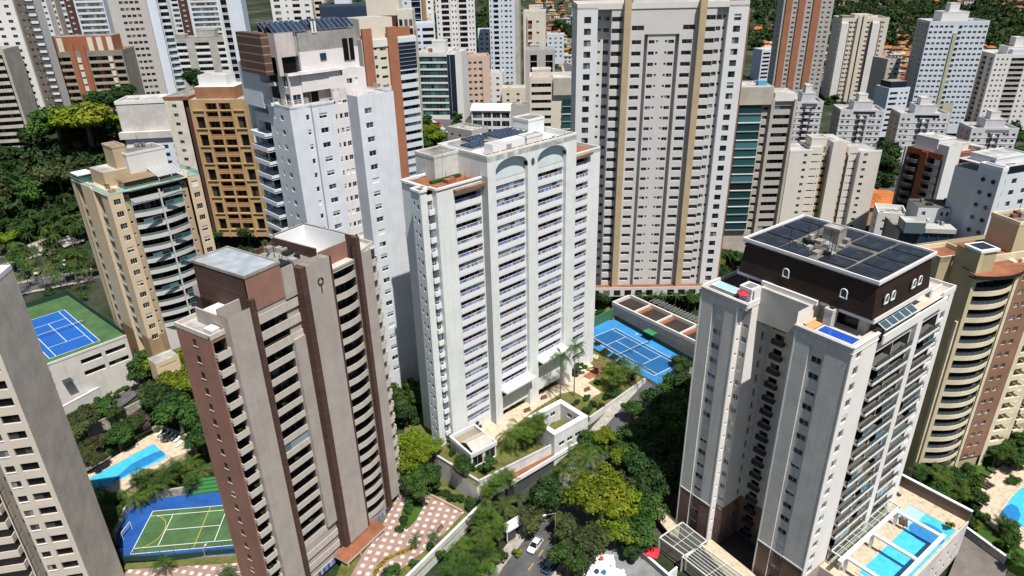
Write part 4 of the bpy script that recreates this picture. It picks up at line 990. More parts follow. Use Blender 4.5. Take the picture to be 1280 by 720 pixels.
# ---- beige tower with wavy grey balconies at the left
def beige_left():
    t = Tower('apartment_tower', 'sand coloured tower with rounded grey balconies, beside the raised tennis court', 'tower', (-94.3, 154.5), 41, 5)
    sa = wall('sand_paint', (.62,.49,.34), dirt=.15, mott=.06); sd_ = wall('sand_paint_dark', (.44,.34,.22), dirt=.2, mott=.08); gy = wall('grey_balcony', (.56,.55,.54), dirt=.15, mott=.05)
    F = fl(17.6, 12, 3.05); F = [14.6]+F; Z0 = 5; Zt = 54.6
    tri = dict(a=(1.0, 2.6), h=(.8, 2.2), st='tri', sh=.25)
    base = (16.2, wall('brown_base', (.30,.21,.12), dirt=.2))
    t.face('f', 0, 0, 3.4, Z0, Zt, sa, [tri], F, m2=base)
    t.face('f', 1.2, 3.4, 5.0, Z0, Zt-1, sd_, [dict(a=(3.9, 4.5), h=(1.2, 1.9))], F, m2=base)
    t.mb().poly([(3.4,0,0),(3.4,1.2,0),(3.4,1.2,Zt-5),(3.4,0,Zt-5)], sd_)
    t.face('f', 1.0, 5.0, 17.6, 10, Zt-2.2, gy, [dict(a=(5.1, 17.5), h=(-.45, 2.55), k='balc', d=2.4, ph=.5, low=.6, m=gy, curve=1.5, slab=dkshade, gl=gl_room, rm=dkshade, rail=lambda w: glass_rail(w, .55, 0, cl_teal, .5, 1.5))], F[1:])
    for z in F[1:]:
        if t.rd.random() < .6:
            a = t.rd.choice([-1, 1]); t.inst('balcony_glazing', window_part(4.2, 1.1, 'slide', alum, gl_teal), 'f', -1.0, 11.3+a*3.0, 0, z+1.15)
        t.box(11.15, 11.45, -1.35, -.9, z-.5, z+2.55, gy, part='mullion')
    t.face('f', 1.0, 5.0, 17.6, Z0, 10, base[1])
    t.face('f', 1.2, 17.6, 19.2, Z0, Zt-1, sd_, [dict(a=(18.0, 18.6), h=(1.2, 1.9))], F)
    t.face('f', -.1, 19.2, 22.4, Z0, Zt, sa, [dict(a=(20, 21.6), h=(.8, 2.2), st='tri', sh=.25)], F, m2=base)
    # left side: alternating piers and balcony slots
    gb = lambda a, b: dict(a=(a, b), h=(-.2, 2.5), k='balc', d=1.3, ph=.25, low=.3, m=gy, proj=.6, gl=gl_room, rm=sd_, rail=lambda w: glass_rail(w, .8, .6, cl_teal, .25))
    t.face('l', 0, 0, 4.2, Z0, Zt, sa, (), (), m2=base); t.face('l', .9, 4.2, 8.2, Z0, Zt-1, sd_, [gb(4.6, 7.8)], F)
    t.face('l', -.3, 8.2, 15.4, Z0, Zt, sa, (), (), m2=base); t.face('l', .9, 15.4, 20, Z0, Zt-1, sd_, [gb(15.8, 19.4)], F); t.face('l', -.1, 20, 22.5, Z0, Zt, sa)
    for y in (4.2, 20): t.mb().poly([(0,y,0),(.9,y,0),(.9,y,Zt-5),(0,y,Zt-5)], sd_)
    for y in (8.2, 15.4): t.mb().poly([(-.3,y,0),(.9,y,0),(.9,y,Zt-5),(-.3,y,Zt-5)], sa)
    solid(t, 0, 22.4, 0, 22.5, Z0, Zt, sa, 'rb')
    t.mb('terrace').poly([(-.2,0,Zt-5),(22.4,-.1,Zt-5),(22.4,22.5,Zt-5),(-.2,22.5,Zt-5)], wall('terrace_tiles', (.50,.45,.38)))
    gr = t.mb('terrace_rail')
    for a, c in (((0,0),(3.4,0)), ((0,0),(0,9)), ((19.2,-.1),(22.4,-.1)), ((-.3,9),(-.3,22)), ((22.3,0),(22.3,10)), ((3.4,0),(5,-1.2)), ((5,-1.2),(11.3,-1.3)), ((11.3,-1.3),(17.6,-1.0))):
        A, B_ = Vector((*a, Zt-5)), Vector((*c, Zt-5)); gr.poly([A, B_, B_+Vector((0,0,1.2)), A+Vector((0,0,1.2))], cl_teal); gr.bar(A+Vector((0,0,1.2)), B_+Vector((0,0,1.2)), .05, alum)
    # penthouse: rooms, white box, pergola
    t.block(6.5, 9.5, 8.2, 14, Zt, 63.5, sd_, part='penthouse', top=roofg); t.box(2.8, 9, 7.5, 16, Zt, 58.2, sd_, part='penthouse', top=roofm)
    t.block(8.5, 18, 6.2, 13.5, Zt, 61.6, plain('white_tank_render', (.62,.60,.585), .7, var=.06), part='water_tank_block', top=roofg)
    t.box(4.5, 12.4, 1.2, 6.2, 56.4, 56.8, sd_, part='penthouse_roof', top=wall('brown_tiles', (.25,.17,.11))); t.box(5, 12.2, 2.4, 6, Zt, 56.4, gl_room, part='penthouse_glazing')
    b = t.mb('pergola_roof')
    b.poly([(12.4,.4,56.2-5),(19,.6,56.2-5),(19,6.2,57.4-5),(12.4,6.2,57.4-5)], plain('pergola_glass', (.36,.37,.37), .35))
    for i in range(8): b.bar((12.5+i*.92,.4,56.25-5),(12.5+i*.92,6.2,57.45-5), .06, alum)
    for x in (12.6, 15.8, 18.9): b.bar((x,.6,Zt-5),(x,.6,56.2-5), .1, offwhite)
    t.box(-.2, 3.5, 16.5, 21, 56.5, 56.8, white, part='penthouse_roof'); t.box(0, 3.3, 16.8, 20.8, Zt, 56.5, gl_teal, part='penthouse_glazing')
    for x, y in ((1.5, 3), (2.2, 5.5), (10, .2), (15, -.2), (1, 12)): t.inst('terrace_plant', plant_part(), 'f', y, x, 0, Zt+.5)
    t.box(1.2, 2.6, 1.4, 2.4, Zt, Zt+.9, plain('orange_plastic', (.6,.2,.04), .5), part='terrace_seat'); t.clutter(7, 16, 8, 13, 61.8, 6)
    t.box(-1.5, 4.5, -4.5, 0, 5, 11.0, sa, part='base_volume', top=roofm); t.face('f', -4.6, -1.5, 4.5, 5, 11, sa, [dict(a=(-.6, 3.6), h=(.5, 3.2), k='win', st='slide')], [6.6])
beige_left()

# ---- the wide grey tower with two sandy columns
def big_tower():
    t = Tower('apartment_tower', 'wide light grey tower with two tall sandy columns, behind the white arched tower', 'tower', (19.4, 199.1), 91, 5)
    lg = wall('light_grey_render', (.56,.545,.535), dirt=.15, mott=.05, lines=3.0, lw=.06, linecol=.86); ww = wall('white_grey_render', (.66,.66,.67), dirt=.1, mott=.04); sc = wall('sandy_column', (.45,.35,.22), dirt=.15, mott=.12, lines=1.0, lw=.06, linecol=.85)
    Z0 = 5; Zt = 90.6; F = fl(8.0, 28, 3.0); dz = 3.0
    sq = lambda a, b, **k: dict(a=(a, b), h=(.65, 2.3), fr=dmetal, sh=.06, d=.25, **k)
    t.face('f', 0, 0, 5.6, Z0, Zt, ww, [sq(1.9, 3.8)], F)
    t.face('f', 3.4, 5.6, 9.4, Z0, Zt, lg, [dict(a=(6.1, 6.9), h=(1.3, 2.1), fr=alum), dict(a=(7.6, 9.2), h=(1.0, 2.1), fr=alum)], F)
    t.face('f', .2, 9.4, 12.6, Z0, Zt, lg, [dict(a=(9.5, 12.5), h=(.9, 2.15), k='win', gl=gl_navy, d=.9, fr=alum)], F)
    t.face('f', .2, 14.4, 18.6, Z0, 83.5, lg, [dict(a=(15.2, 17.8), h=(.9, 2.05), gl=gl_navy, d=.9, fr=alum)], F)
    t.face('f', .2, 14.4, 32.9, 83.5, Zt, lg, [dict(a=(15.0, 18.4), h=(.9, 2.2), d=.9, gl=gl_dark), dict(a=(29, 32.5), h=(.9, 2.2), d=.9, gl=gl_dark)], [83.6])
    t.face('f', 2.6, 18.6, 19.6, Z0, 83.5, lg); t.face('f', 2.6, 27.2, 28.2, Z0, 83.5, lg)
    t.face('f', .5, 19.6, 27.2, Z0, 83.5, lg, [dict(a=(19.9, 21.5), h=(1.0, 1.95), fr=alum), dict(a=(21.9, 22.5), h=(1.25, 1.9), fr=alum), dict(a=(24.4, 25.0), h=(1.25, 1.9), fr=alum), dict(a=(25.3, 26.9), h=(1.0, 1.95), fr=alum)], F)
    for x in (18.6, 28.2): t.mb().poly([(x,.2,0),(x,2.6,0),(x,2.6,83.5-5),(x,.2,83.5-5)], lg)
    for x in (19.6, 27.2): t.mb().poly([(x,.5,0),(x,2.6,0),(x,2.6,83.5-5),(x,.5,83.5-5)], lg)
    for x in (5.6, 41.0): t.mb().poly([(x,0,0),(x,3.4,0),(x,3.4,Zt-5),(x,0,Zt-5)], ww)
    for x in (9.4, 37.9): t.mb().poly([(x,.2,0),(x,3.4,0),(x,3.4,Zt-5),(x,.2,Zt-5)], lg)
    t.mb().poly([(18.6,.2,83.5-5),(28.2,.2,83.5-5),(28.2,2.6,83.5-5),(18.6,2.6,83.5-5)], lg)
    t.face('f', .2, 28.2, 32.9, Z0, 83.5, lg, [dict(a=(29.0, 31.8), h=(.9, 2.05), gl=gl_navy, d=.9, fr=alum)], F)
    t.face('f', .2, 34.7, 37.9, Z0, Zt, lg, [dict(a=(34.8, 37.8), h=(.9, 2.15), gl=gl_navy, d=.9, fr=alum)], F)
    t.face('f', 1.4, 37.9, 41.0, Z0, Zt, lg, [dict(a=(38.1, 39.5), h=(1.0, 2.1), fr=alum), dict(a=(40.0, 40.7), h=(1.3, 2.1), fr=alum)], F)
    t.face('f', 0, 41.0, 46.4, Z0, Zt, ww, [sq(42.6, 44.5)], F)
    for a in (12.6, 32.9): t.box(a, a+1.8, -1.6, .6, Z0, 92.5, sc, part='column')
    solid(t, 0, 46.4, 0, 18, Z0, Zt, ww, 'lrbt', top=roofm)
    t.box(46.4, 47.0, .5, 16, Z0, Zt-1, wall('brick_brown', (.29,.145,.075)), part='side_strip')
    t.mb('parapet').ring_wall([(0,0),(46.4,0),(46.4,18),(0,18)], Zt-5.5, Zt-4, .3, offwhite)
    t.box(0.3, 46, .4, 1.2, Zt-.5, Zt+.6, leaf_mid, part='planter'); t.box(16, 31, 6, 14, Zt-.5, 93, lg, part='roof_room', top=roofm); t.clutter(2, 44, 2, 6, Zt, 16)
    t.box(-1.5, 48, -3.2, 0, 5, 7.6, lg, part='podium', top=terra); t.box(-1.6, 48.1, -3.3, -3.1, 5, 8.1, lg, part='podium_parapet')
    for i in range(14): 
        if i != 8: t.box(-.5+i*3.4, 1.6+i*3.4, -3.34, -3.31, 5.4, 7.2, gl_room, part='podium_window')
big_tower()
# ================================================================ the towers behind
def slab_tower(label, P, az, zb, W, D, Zt, m, front=(), left=(), right=(), n=None, fh=3.0, z0=None, roof=True, rm=None, ph=1.0, pm=None, side=None, tank=None, cat='tower', name='apartment_tower', group=None, f_off=()):
    t = Tower(name, label, cat, P, az, zb, group)
    top = Zt-.9; n = n or int((top-zb-2)/fh); F = [top-fh*(i+1) for i in range(n)][::-1]
    t.F = F
    t.face('f', 0, 0, W, zb, Zt, m, front, F, fh); sm = side or m
    t.face('l', 0, 0, D, zb, Zt, sm, left, F, fh); t.face('r', W, 0, D, zb, Zt, sm, right, F, fh); solid(t, 0, W, 0, D, zb, Zt, sm, 'b')
    if roof:
        t.mb('roof').poly([(0,0,Zt-.5-zb),(W,0,Zt-.5-zb),(W,D,Zt-.5-zb),(0,D,Zt-.5-zb)], rm or roofm); t.mb('parapet').ring_wall([(-.02,-.02),(W+.02,-.02),(W+.02,D),(-.02,D)], Zt-.6-zb, Zt+ph-.3-zb, .3, pm or m)
        if tank:
            for k in tank: t.block(*k[:4], Zt-.5, Zt+k[4], k[5] if len(k) > 5 else m)
        t.clutter(W*.1, W*.9, D*.2, D*.8, Zt-.5, 8)
    return t
def Wn(a, b, h0=1.0, h1=2.15, **k): return dict(a=(a, b), h=(h0, h1), fr=k.pop('fr', alum), **k)
def Bl(a, b, m=None, **k):
    d = dict(a=(a, b), h=(-.35, 2.35), k='balc', d=1.3, ph=.8, low=.35, m=m or white, gl=gl_room); d.update(k); return d
def grid(x0, x1, n, w, **k):
    st = (x1-x0)/n; return [Wn(x0+st*(i+.5)-w/2, x0+st*(i+.5)+w/2, **k) for i in range(n)]
W_ = lambda n, c, **k: wall(n, c, **k)
cream = W_('cream_render', (.66,.60,.51), dirt=.15, mott=.06); bwhite = W_('bluish_white_render', (.60,.65,.72), dirt=.12, mott=.05); pwhite = W_('plain_white_render', (.69,.68,.67), dirt=.15, mott=.05)
greyc = W_('grey_concrete_render', (.44,.42,.40), dirt=.2, mott=.08, lines=3.0, lw=.05, linecol=.9); brickr = W_('brick_red', (.33,.125,.065), dirt=.15, mott=.15, lines=.5, lw=.04, linecol=.8); terracot = W_('terracotta_render', (.36,.15,.085), dirt=.15, mott=.12)
dkbrown = W_('dark_brown_render', (.085,.04,.035), dirt=.1); peach = W_('peach_render', (.56,.42,.34), dirt=.15, mott=.06); wgrey = W_('warm_grey_render', (.45,.41,.36), dirt=.2); orangeb = W_('orange_brown_render', (.40,.15,.06), dirt=.1)
def pilasters(t, lst, off, z0, z1, m, proj=.6, side='f', part='pilaster'):
    for a, b in lst: t.box_at(part, side, off, a, b, -proj, .2, z0, z1, m)

# brick and white tower
t = slab_tower('tower with two tall orange brick stripes and white striped balconies, behind the pale bluish tower', (-47.6, 237.3), 50, 15, 21, 16, 79.5, cream,
    [Wn(4.3, 5.4), Wn(6.6, 9.0, h0=.6, h1=1.5, d=.5), Bl(13.8, 20.8, bwhite, ph=1.0, low=.75, glz=.5)], [Wn(3, 5), Wn(9, 11)], n=19)
pilasters(t, [(0.2, 3.7), (9.6, 13.4)], 0, 20, 83.5, terracot, .8); t.box(.5, 13, 1.2, 12, 79.5, 86.5, cream, part='penthouse', top=roofm); t.box(13.6, 20.6, 2.5, 2.8, 79.5, 83, terracot, part='roof_wall')
t.box(3.7, 9.6, -.3, .6, 77.5, 79.8, pwhite, part='parapet'); t.box(13.4, 21.2, -.3, .6, 78.2, 79.8, bwhite, part='parapet'); t.box(13.5, 20.8, -.15, -.05, 69.5, 77.6, gl_navy, part='glass_curtain')
for i in range(6): t.box(13.5, 20.9, -.3, -.14, 70.5+i*1.3, 70.65+i*1.3, alum, part='glazing_bar')
# cream tower cut by the top edge, with the brown panel
zc1, zc2, zc3 = AD(470,38,300).z, AD(470,20,300).z, AD(470,-25,300).z
t = slab_tower('cream tower with a brown panelled roof terrace, above the brick striped tower', AD(462,58,300), 88, 20, 18.4, 16, zc1, cream, [Wn(3, 5)], [], n=12)
t.box(0, 13, 2, 14, zc1, zc3, cream, part='penthouse'); t.box(3.4, 12.2, 1.85, 1.99, zc1+.2, zc2, dkbrown, part='panel'); t.box(4.4, 5.8, 1.7, 1.84, zc1+2.2, zc1+3.6, white, part='small_window'); t.box(12.4, 18.4, -.5, 12, zc1-3, zc2+2, cream, part='corner_bay', top=roofm)
for z in (zc1-1.8, zc1+1.6):
    for x in (12.9, 15.0, 16.9): t.box(x, x+1.3, -.56, -.5, z, z+2.4, gl_dark, part='corner_window')
# green glass office
t = slab_tower('office block with horizontal green glass bands, left of the peach block', (-40.4, 325.5), 97, 34, 13.5, 22, 65.5, pwhite, [dict(a=(.2, 13.2), h=(.5, 2.75), k='win', d=.3, gl=gl_teal, fr=alum)], [], n=9, tank=[(6, 12, 4, 10, 5)], cat='office block', name='office_block')
t.box(13.5, 17.2, -.4, 14, 34, 65.2, gl_navy, part='glass_corner', top=roofm); t.box(17.2, 20.2, -.6, 14, 34, 66.2, pwhite, part='white_fin', top=roofm); t.box(14.6, 14.8, -.5, -.4, 36, 65, alum, part='glazing_bar')
t.box(3, 7, 8, 10, 65.2, 67, terracot, part='roof_wall')
t = slab_tower('peach coloured block with small dark windows, right of the green glass office', (-19.5, 341), 84, 30, 11.4, 12, 61.5, peach, grid(.4, 8, 3, 1.5)+[], [], n=9, tank=[(1, 4, 3, 8, 2)], cat='block of flats', name='apartment_block'); pilasters(t, [(7.6, 8.2)], 0, 31, 61, peach, .4); t.box(-.9, 0, .2, 8, 33, 60, dkbrown, part='dark_side')
# white pair at the top
t = slab_tower('white tower with two dark window stripes, cut by the top edge left of centre', (-39.6, 417), 88, 40, 22, 16, 92, pwhite, [Wn(.8, 1.6), Bl(3.2, 7.4, pwhite, ph=.3, d=.9), Wn(9, 9.8), Wn(10.8, 11.6), Bl(13.0, 17.4, pwhite, ph=.3, d=.9), Wn(18.6, 19.3), Wn(20.4, 21.2)], [], n=17)
pilasters(t, [(8.2, 8.5), (12.4, 12.9)], 0, 40, 92, pwhite, .4)
t = slab_tower('tall slim white tower with small dark windows, at the top edge near the centre', (-10.1, 446), 95, 22, 15.6, 18, 96, bwhite, [Wn(.6, 1.3), Bl(2.6, 5.6, bwhite, ph=.6, low=.4, d=.8), Wn(7.2, 8.0), Wn(9.4, 11.2), Wn(12.4, 13.6)], [], [Wn(3, 4), Wn(8, 9)], n=24)
t.box(15.6, 18.2, 0, 14, 22, 92, wgrey, part='grey_flank', top=roofm)
t = slab_tower('cream tower with orange balcony fronts beside the tall slim white one', (9.5, 400), 95, 24, 12, 14, 77.5, cream, [Bl(2.4, 4.8, orangeb, ph=.7, low=.5, proj=.6), Wn(7, 8.6)], [], n=8, fh=5.6, tank=[(3, 9, 3, 9, 3)])
t.box(2.2, 2.5, -1, 0, 30, 76, cream, part='pilaster')
# small grey block with black glazing
t = slab_tower('low grey block with two black glazed bays, just left of the wide grey tower', (8.2, 318), 95, 30, 13, 10, 66.5, greyc, [Bl(2.2, 5.2, dmetal, ph=.1, low=.1, rm=dmetal), Bl(9.0, 12.2, dmetal, ph=.1, low=.1, rm=dmetal)], [], n=6, tank=[(2, 6, 2, 7, 2.2)], cat='block of flats', name='apartment_block')
# teal glass towers left and right of the big one
def teal_part(t, x0, x1, z0, z1, fh=2.9):
    k = 0; z = z0
    while z < z1-1:
        t.box(x0, x1, -.7, 0, z+.18, min(z+fh-.12, z1), gl_teal, part='glass_band'); t.box(x0-.1, x1+.1, -1.0, .1, z-.12, z+.17, pwhite if k % 2 else alum, part='floor_slab'); z += fh; k += 1
t = slab_tower('tower with a green glass front and grey balconies, right behind the wide grey tower', (74.4, 227.1), 91, 4, 19.6, 18, 59.5, wgrey, [Bl(13.0, 18.6, greyc, ph=1.1, low=.6, glz=.2), Wn(9.4, 11.2, d=.5)], [], n=17, fh=3.0)
teal_part(t, 1.5, 8.8, 15, 58.5); t.box(-.5, 11.8, -1.2, 12, 58.6, 64.2, wgrey, part='penthouse', top=roofm); pilasters(t, [(11.6, 12.6), (19.0, 19.8)], 0, 4, 60.3, wgrey, 1.2); t.clutter(1, 9, 2, 9, 64.2, 5); t.box(7.4, 10.2, 2, 4.5, 64.2, 65.6, plain('blue_tank', (.10,.32,.45)), part='water_tank')
t.box(12.6, 19.6, -.6, 10, 59.5, 62, pwhite, part='upper_parapet', top=roofm)
t = slab_tower('beige block with a green glass edge, at the left side of the wide grey tower', (8.6, 270.5), 92, 26, 18, 14, 61.5, cream, [Bl(.6, 8.2, cream, ph=1.0, low=.8)], [], n=11, tank=[(1, 8, 3, 9, 3)], cat='block of flats', name='apartment_block')
teal_part(t, 12.6, 17.6, 28, 54); t.box(9, 18.2, -1.0, 10, 55.6, 62, wgrey, part='upper_parapet', top=roofm)
# red striped and cream towers on the right
t = slab_tower('grey tower with three brick red stripes, right of the wide grey tower', AD(972,60,514), 100, 12, 31, 22, 92, greyc, [Wn(6.4, 8.2), Wn(15, 17), Wn(24.2, 25.8), Wn(27.6, 29.4)], [Wn(4, 6), Wn(10, 12)], n=26, side=greyc)
pilasters(t, [(1.6, 5.4), (9.4, 13.4), (18.6, 23.0)], 0, 14, 92, terracot, .9)
zt_ = AD(1060,19,545).z
t = slab_tower('cream tower with brown edge stripes and white fins, right of the red striped tower', AD(1043,80,545), 100, 0, 30, 24, zt_-2.5, cream, [Wn(5.8, 7.4), Wn(8.0, 9.2), Wn(16.2, 18.0), Wn(25.8, 27.2)], [Wn(4, 6)], n=22, tank=[(9, 20, 4, 16, 2.2)])
pilasters(t, [(0, 4.6), (19.6, 24.4)], 0, 2, zt_-5, pwhite, 1.6); pilasters(t, [(4.6, 5.3), (18.8, 19.6), (24.4, 25.2)], 0, 2, zt_-4, dkbrown, 1.0); pilasters(t, [(10.0, 12.4), (13.4, 15.8)], 0, 2, zt_, cream, 1.4); pilasters(t, [(12.4, 13.4)], 0, 2, zt_-1, dkbrown, .5); t.box(0, 5, .5, 10, zt_-2.5, zt_-.5, roofg, part='roof_room', top=roofg)
t = slab_tower('wide white tower with a window grid and a pale olive centre stripe', AD(1152,75,478), 100, 4, 31, 20, AD(1162,28,478).z, bwhite, grid(0, 13.2, 5, 1.7, h0=.9, h1=2.2, fr=white)+grid(17.8, 31, 5, 1.7, h0=.9, h1=2.2, fr=white), [Wn(3, 5), Wn(9, 11), Wn(14, 16)], n=19, tank=[(7, 21, 4, 16, 5, pwhite), (11, 16, 6, 12, 9.5, pwhite)], side=greyc)
pilasters(t, [(13.6, 15.4)], 0, 4, 61, W_('pale_olive', (.47,.46,.33)), .7); t.box(15.5, 23, -.12, -.04, 4, 22, W_('pale_olive', (.47,.46,.33)), part='olive_panel')
for i, z in enumerate(t.F):
    for x in (15.8,): t.box(x, x+1.6, -.2, -.13, z+.9, z+2.2, gl_dark, part='centre_window')
t = slab_tower('white tower with wide dark balconies, cut by the right edge', AD(1236,100,505), 97, 4, 36, 22, 47.5, pwhite, [Wn(1.4, 2.6), Wn(4, 5.2), Wn(6.6, 7.6), Bl(9.4, 17.5, greyc, ph=.7, low=.3), Wn(19, 20.2), Wn(22.6, 24), Wn(28, 29.4)], [Bl(2, 5, greyc), Bl(9, 14, greyc)], n=13, tank=[(8, 20, 4, 14, 4), (12, 17, 6, 12, 9)])
t.box(9, 18, .2, 12, 47.5, 50.5, bwhite, part='upper_storey', top=roofm); t.box(13, 19, 2, 3, 47.2, 49, gl_dark, part='roof_opening')
# four low white-grey blocks with dark slots
def slotted(label, P, W, Zt, zb, stain=.5):
    sw = W_('stained_white_%d' % int(stain*10), (.58,.58,.60), dirt=stain, mott=.12)
    t = slab_tower(label, P, 99, zb, W, 14, Zt, sw, [Wn(1.0, 2.4, h0=.8, h1=2.0), Wn(3.6, 5.0, h0=.8, h1=2.0), Wn(W*.36, W*.36+1.2, h0=.9), Wn(W*.68, W*.68+1.2), Wn(W-5.2, W-3.9, h0=.8, h1=2.0), Wn(W-2.4, W-1.0, h0=.8, h1=2.0)], [Wn(3, 4.2), Wn(8, 9.2)], n=int((Zt-zb-2)/3), group='slotted white blocks', cat='block of flats', name='apartment_block', side=wgrey)
    ds = W_('slot_shade_black', (.05,.05,.055), dirt=.3)  # flat dark strips paint the shade of the recesses onto the front
    for a in (.43, .57): t.box(W*a-1.1, W*a+1.1, -.05, -.01, zb+1, Zt-2.2, ds, part='slot_shade'); 
    for z in t.F:
        t.box(W*.5-1.0, W*.5+1.0, -.9, 0, z-.1, z+.9, sw, part='balcony_front')
        t.box(-.1, W+.1, -.14, -.0, z-.25, z-.05, sw, part='floor_band')
    t.block(W*.32, W*.75, 3, 11, Zt-.5, Zt+4, sw, part='water_tank_block', top=roofm); t.block(W*.42, W*.62, 4, 9, Zt+3, Zt+7.5, pwhite, part='water_tank_block', top=roofm); t.box(W*.3, W*.8, -.05, 2, Zt-1.6, Zt-.2, gl_dark, part='top_windows')
    return t
slotted('narrow white stained block with dark slots, touching the green glass tower', AD(988,150,360), 14, 38.5, 2, .5); slotted('white block with blackened stains, second from left of the four slotted blocks', AD(1047,160,390), 21, 30.5, 2, .8); slotted('clean white block with two black slots, third from left of the four slotted blocks', AD(1122,160,400), 23, 28.8, 2, .3); slotted('white block with dark slots nearest the right edge', AD(1212,172,400), 21, 24.5, 2, .4)
# small grey-blue blocks between them
t = slab_tower('small bluish block of flats with stacked balconies, between the red striped and the cream tower', (200, 560), 80, 10, 18, 14, 36, bwhite, [Bl(1, 7, bwhite), Bl(9, 16, bwhite)], [], n=7, cat='block of flats', name='apartment_block')
t = slab_tower('small bluish block with dark top floor, in front of the olive striped tower', AD(1106,138,450), 82, 6, 13, 12, 33, bwhite, [Bl(1, 6, bwhite, ph=1), Wn(7.6, 9), Wn(10.4, 12)], [], n=8, cat='block of flats', name='apartment_block'); t.box(1, 11, 1, 10, 33, 37, gl_navy, part='penthouse', top=roofg)
t = slab_tower('tan block behind the cream tower with brown stripes', AD(1099,128,490), 80, 4, 9, 14, 44, wgrey, [Wn(2, 4), Wn(6, 8)], [], n=10, cat='block of flats', name='apartment_block')

# cream building with yellow recesses in front of them
t = Tower('apartment_tower', 'cream tower with three white blocks and ochre recesses, in front of the slotted blocks', 'tower', (110, 262.9), 91, -1)
ye = W_('ochre_recess', (.52,.38,.19), dirt=.2); cb = W_('cream_white_render', (.66,.62,.57), dirt=.12, mott=.05, lines=2.9, lw=.05, linecol=.93); F = fl(.5, 11, 2.95); Zt = 34
for a, b, z, o in ((0, 8.6, 33, 0), (16.2, 21.6, 36.5, -.4), (27.0, 35.2, 32.4, -1)): t.box(a, b, o, 14, -1, z, cb, top=roofm, skip='f'); 
t.face('f', 0, 0, 8.6, -1, 33, cb, [Wn(5.6, 6.9)], F); t.face('f', -.4, 16.2, 21.6, -1, 36.5, cb); t.face('f', -1, 27, 35.2, -1, 32.4, cb, [Wn(28.6, 30.0)], F)
t.face('f', 1.2, 8.6, 13.4, -1, 34.5, cb, [Wn(9.2, 11.8, h0=1.2, h1=1.75), Wn(12.2, 12.8, h0=1.2, h1=1.75)], F); t.face('f', 2.4, 13.4, 16.2, -1, 34.5, ye, [Wn(13.8, 15.8, h0=.8, h1=1.9, gl=gl_room)], F); t.face('f', 2.0, 21.6, 23.6, -1, 34, ye, [Wn(21.9, 23.3, h0=.8, h1=1.9, gl=gl_room)], F); t.face('f', 1.0, 23.6, 27, -1, 34, cb, [Wn(24.8, 26.8, h0=1.2, h1=1.75), Wn(24.0, 24.5, h0=1.3, h1=1.8)], F)
t.box(8.6, 27, 2.4, 14, 30, 34.2, cb, part='upper_storey', top=roofm); t.block(9, 15, 3, 9, 34.2, 37.5, cb); t.box(0, 8.6, -.05, .3, 33, 33.8, white, part='parapet'); t.box(27, 35.2, -1.05, -.7, 32.4, 33.4, white, part='parapet')
# tower with round brown balconies: left face coloured dark brown for its shade, orange balconies to the front
P = AD(1180,195,275); t = Tower('apartment_tower', 'brown red tower with rounded balconies and a white fin, right of the cream ochre tower', 'tower', P, 70, -2)
rb = W_('red_brown_render', (.30,.10,.05), dirt=.15); db = W_('shaded_brown_render', (.12,.085,.08), dirt=.2); Zt = P.z; F = [Zt-1.2-3.0*(i+1) for i in range(12)][::-1]
rb_ = lambda a, b, m: Bl(a, b, m, ph=.3, low=.35, proj=1.2, curve=1.0, rail=lambda w: glass_rail(w, .7, 1.2, cl_grey, .3, 1.0), d=1.5, rm=db)
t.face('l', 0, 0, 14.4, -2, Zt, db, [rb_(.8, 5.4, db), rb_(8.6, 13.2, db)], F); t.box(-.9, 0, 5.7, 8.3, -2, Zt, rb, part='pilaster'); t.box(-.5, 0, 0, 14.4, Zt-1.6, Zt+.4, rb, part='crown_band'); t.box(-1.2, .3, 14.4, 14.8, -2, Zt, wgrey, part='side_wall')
t.box(0, 6.2, -1.2, 3, -2, Zt+3.5, pwhite, part='white_fin', top=roofm); t.box(6.2, 7.3, -.5, 3, -2, Zt+2.5, db, part='dark_slit'); t.face('f', 1.0, 7.3, 15.8, -2, Zt, rb, [rb_(9.6, 15.4, rb)], F); t.box(7.3, 15.8, .2, 1.0, Zt-1.6, Zt+.5, rb, part='crown_band')
t.box(15.8, 18.8, -1, 14, -2, Zt+1.5, wgrey, part='grey_flank', top=roofm); t.box(18.8, 22.8, -.6, 12, -2, Zt-1, pwhite, part='white_side', top=roofm)
t.mb('roof').poly([(0,0,Zt+2),(19,0,Zt+2),(19,16,Zt+2),(0,16,Zt+2)], roofm); t.block(1, 9, 4, 13, Zt, Zt+4.5, pwhite); t.block(9.6, 15, 3, 12, Zt, Zt+2.5, cream); solid(t, 0, 19, 1, 16, -2, Zt, db, 'b')
# white building with round windows at the right edge, dark glass one below
P = AD(1253,215,205); Zt = P.z; t = Tower('apartment_tower', 'white building with round windows and a terrace roof, at the right edge', 'building', P, 70, -4)
pb = W_('pale_blue_white', (.60,.63,.66), dirt=.15, mott=.06)
t.face('l', 0, 0, 6.2, -4, Zt, pb); t.face('f', 0, 0, 2.0, -4, Zt, pb); t.face('f', 2.5, 2.0, 22, -4, Zt-2, pb, [Bl(2.6, 6.0, pb, rm=greyc, d=1.8), Wn(8.4, 10.2, h0=.8), Wn(13, 15, h0=.8)], [Zt-5.6-3.1*i for i in range(14)]); t.mb().poly([(2,0,0),(2,2.5,0),(2,2.5,Zt+4),(2,0,Zt+4)], pb); solid(t, 2, 22, 2.5, 14, -4, Zt-2, pb, 'rbl'); t.mb().poly([(0,6.2,0),(2,6.2,0),(2,6.2,Zt+4),(0,6.2,Zt+4)], pb)
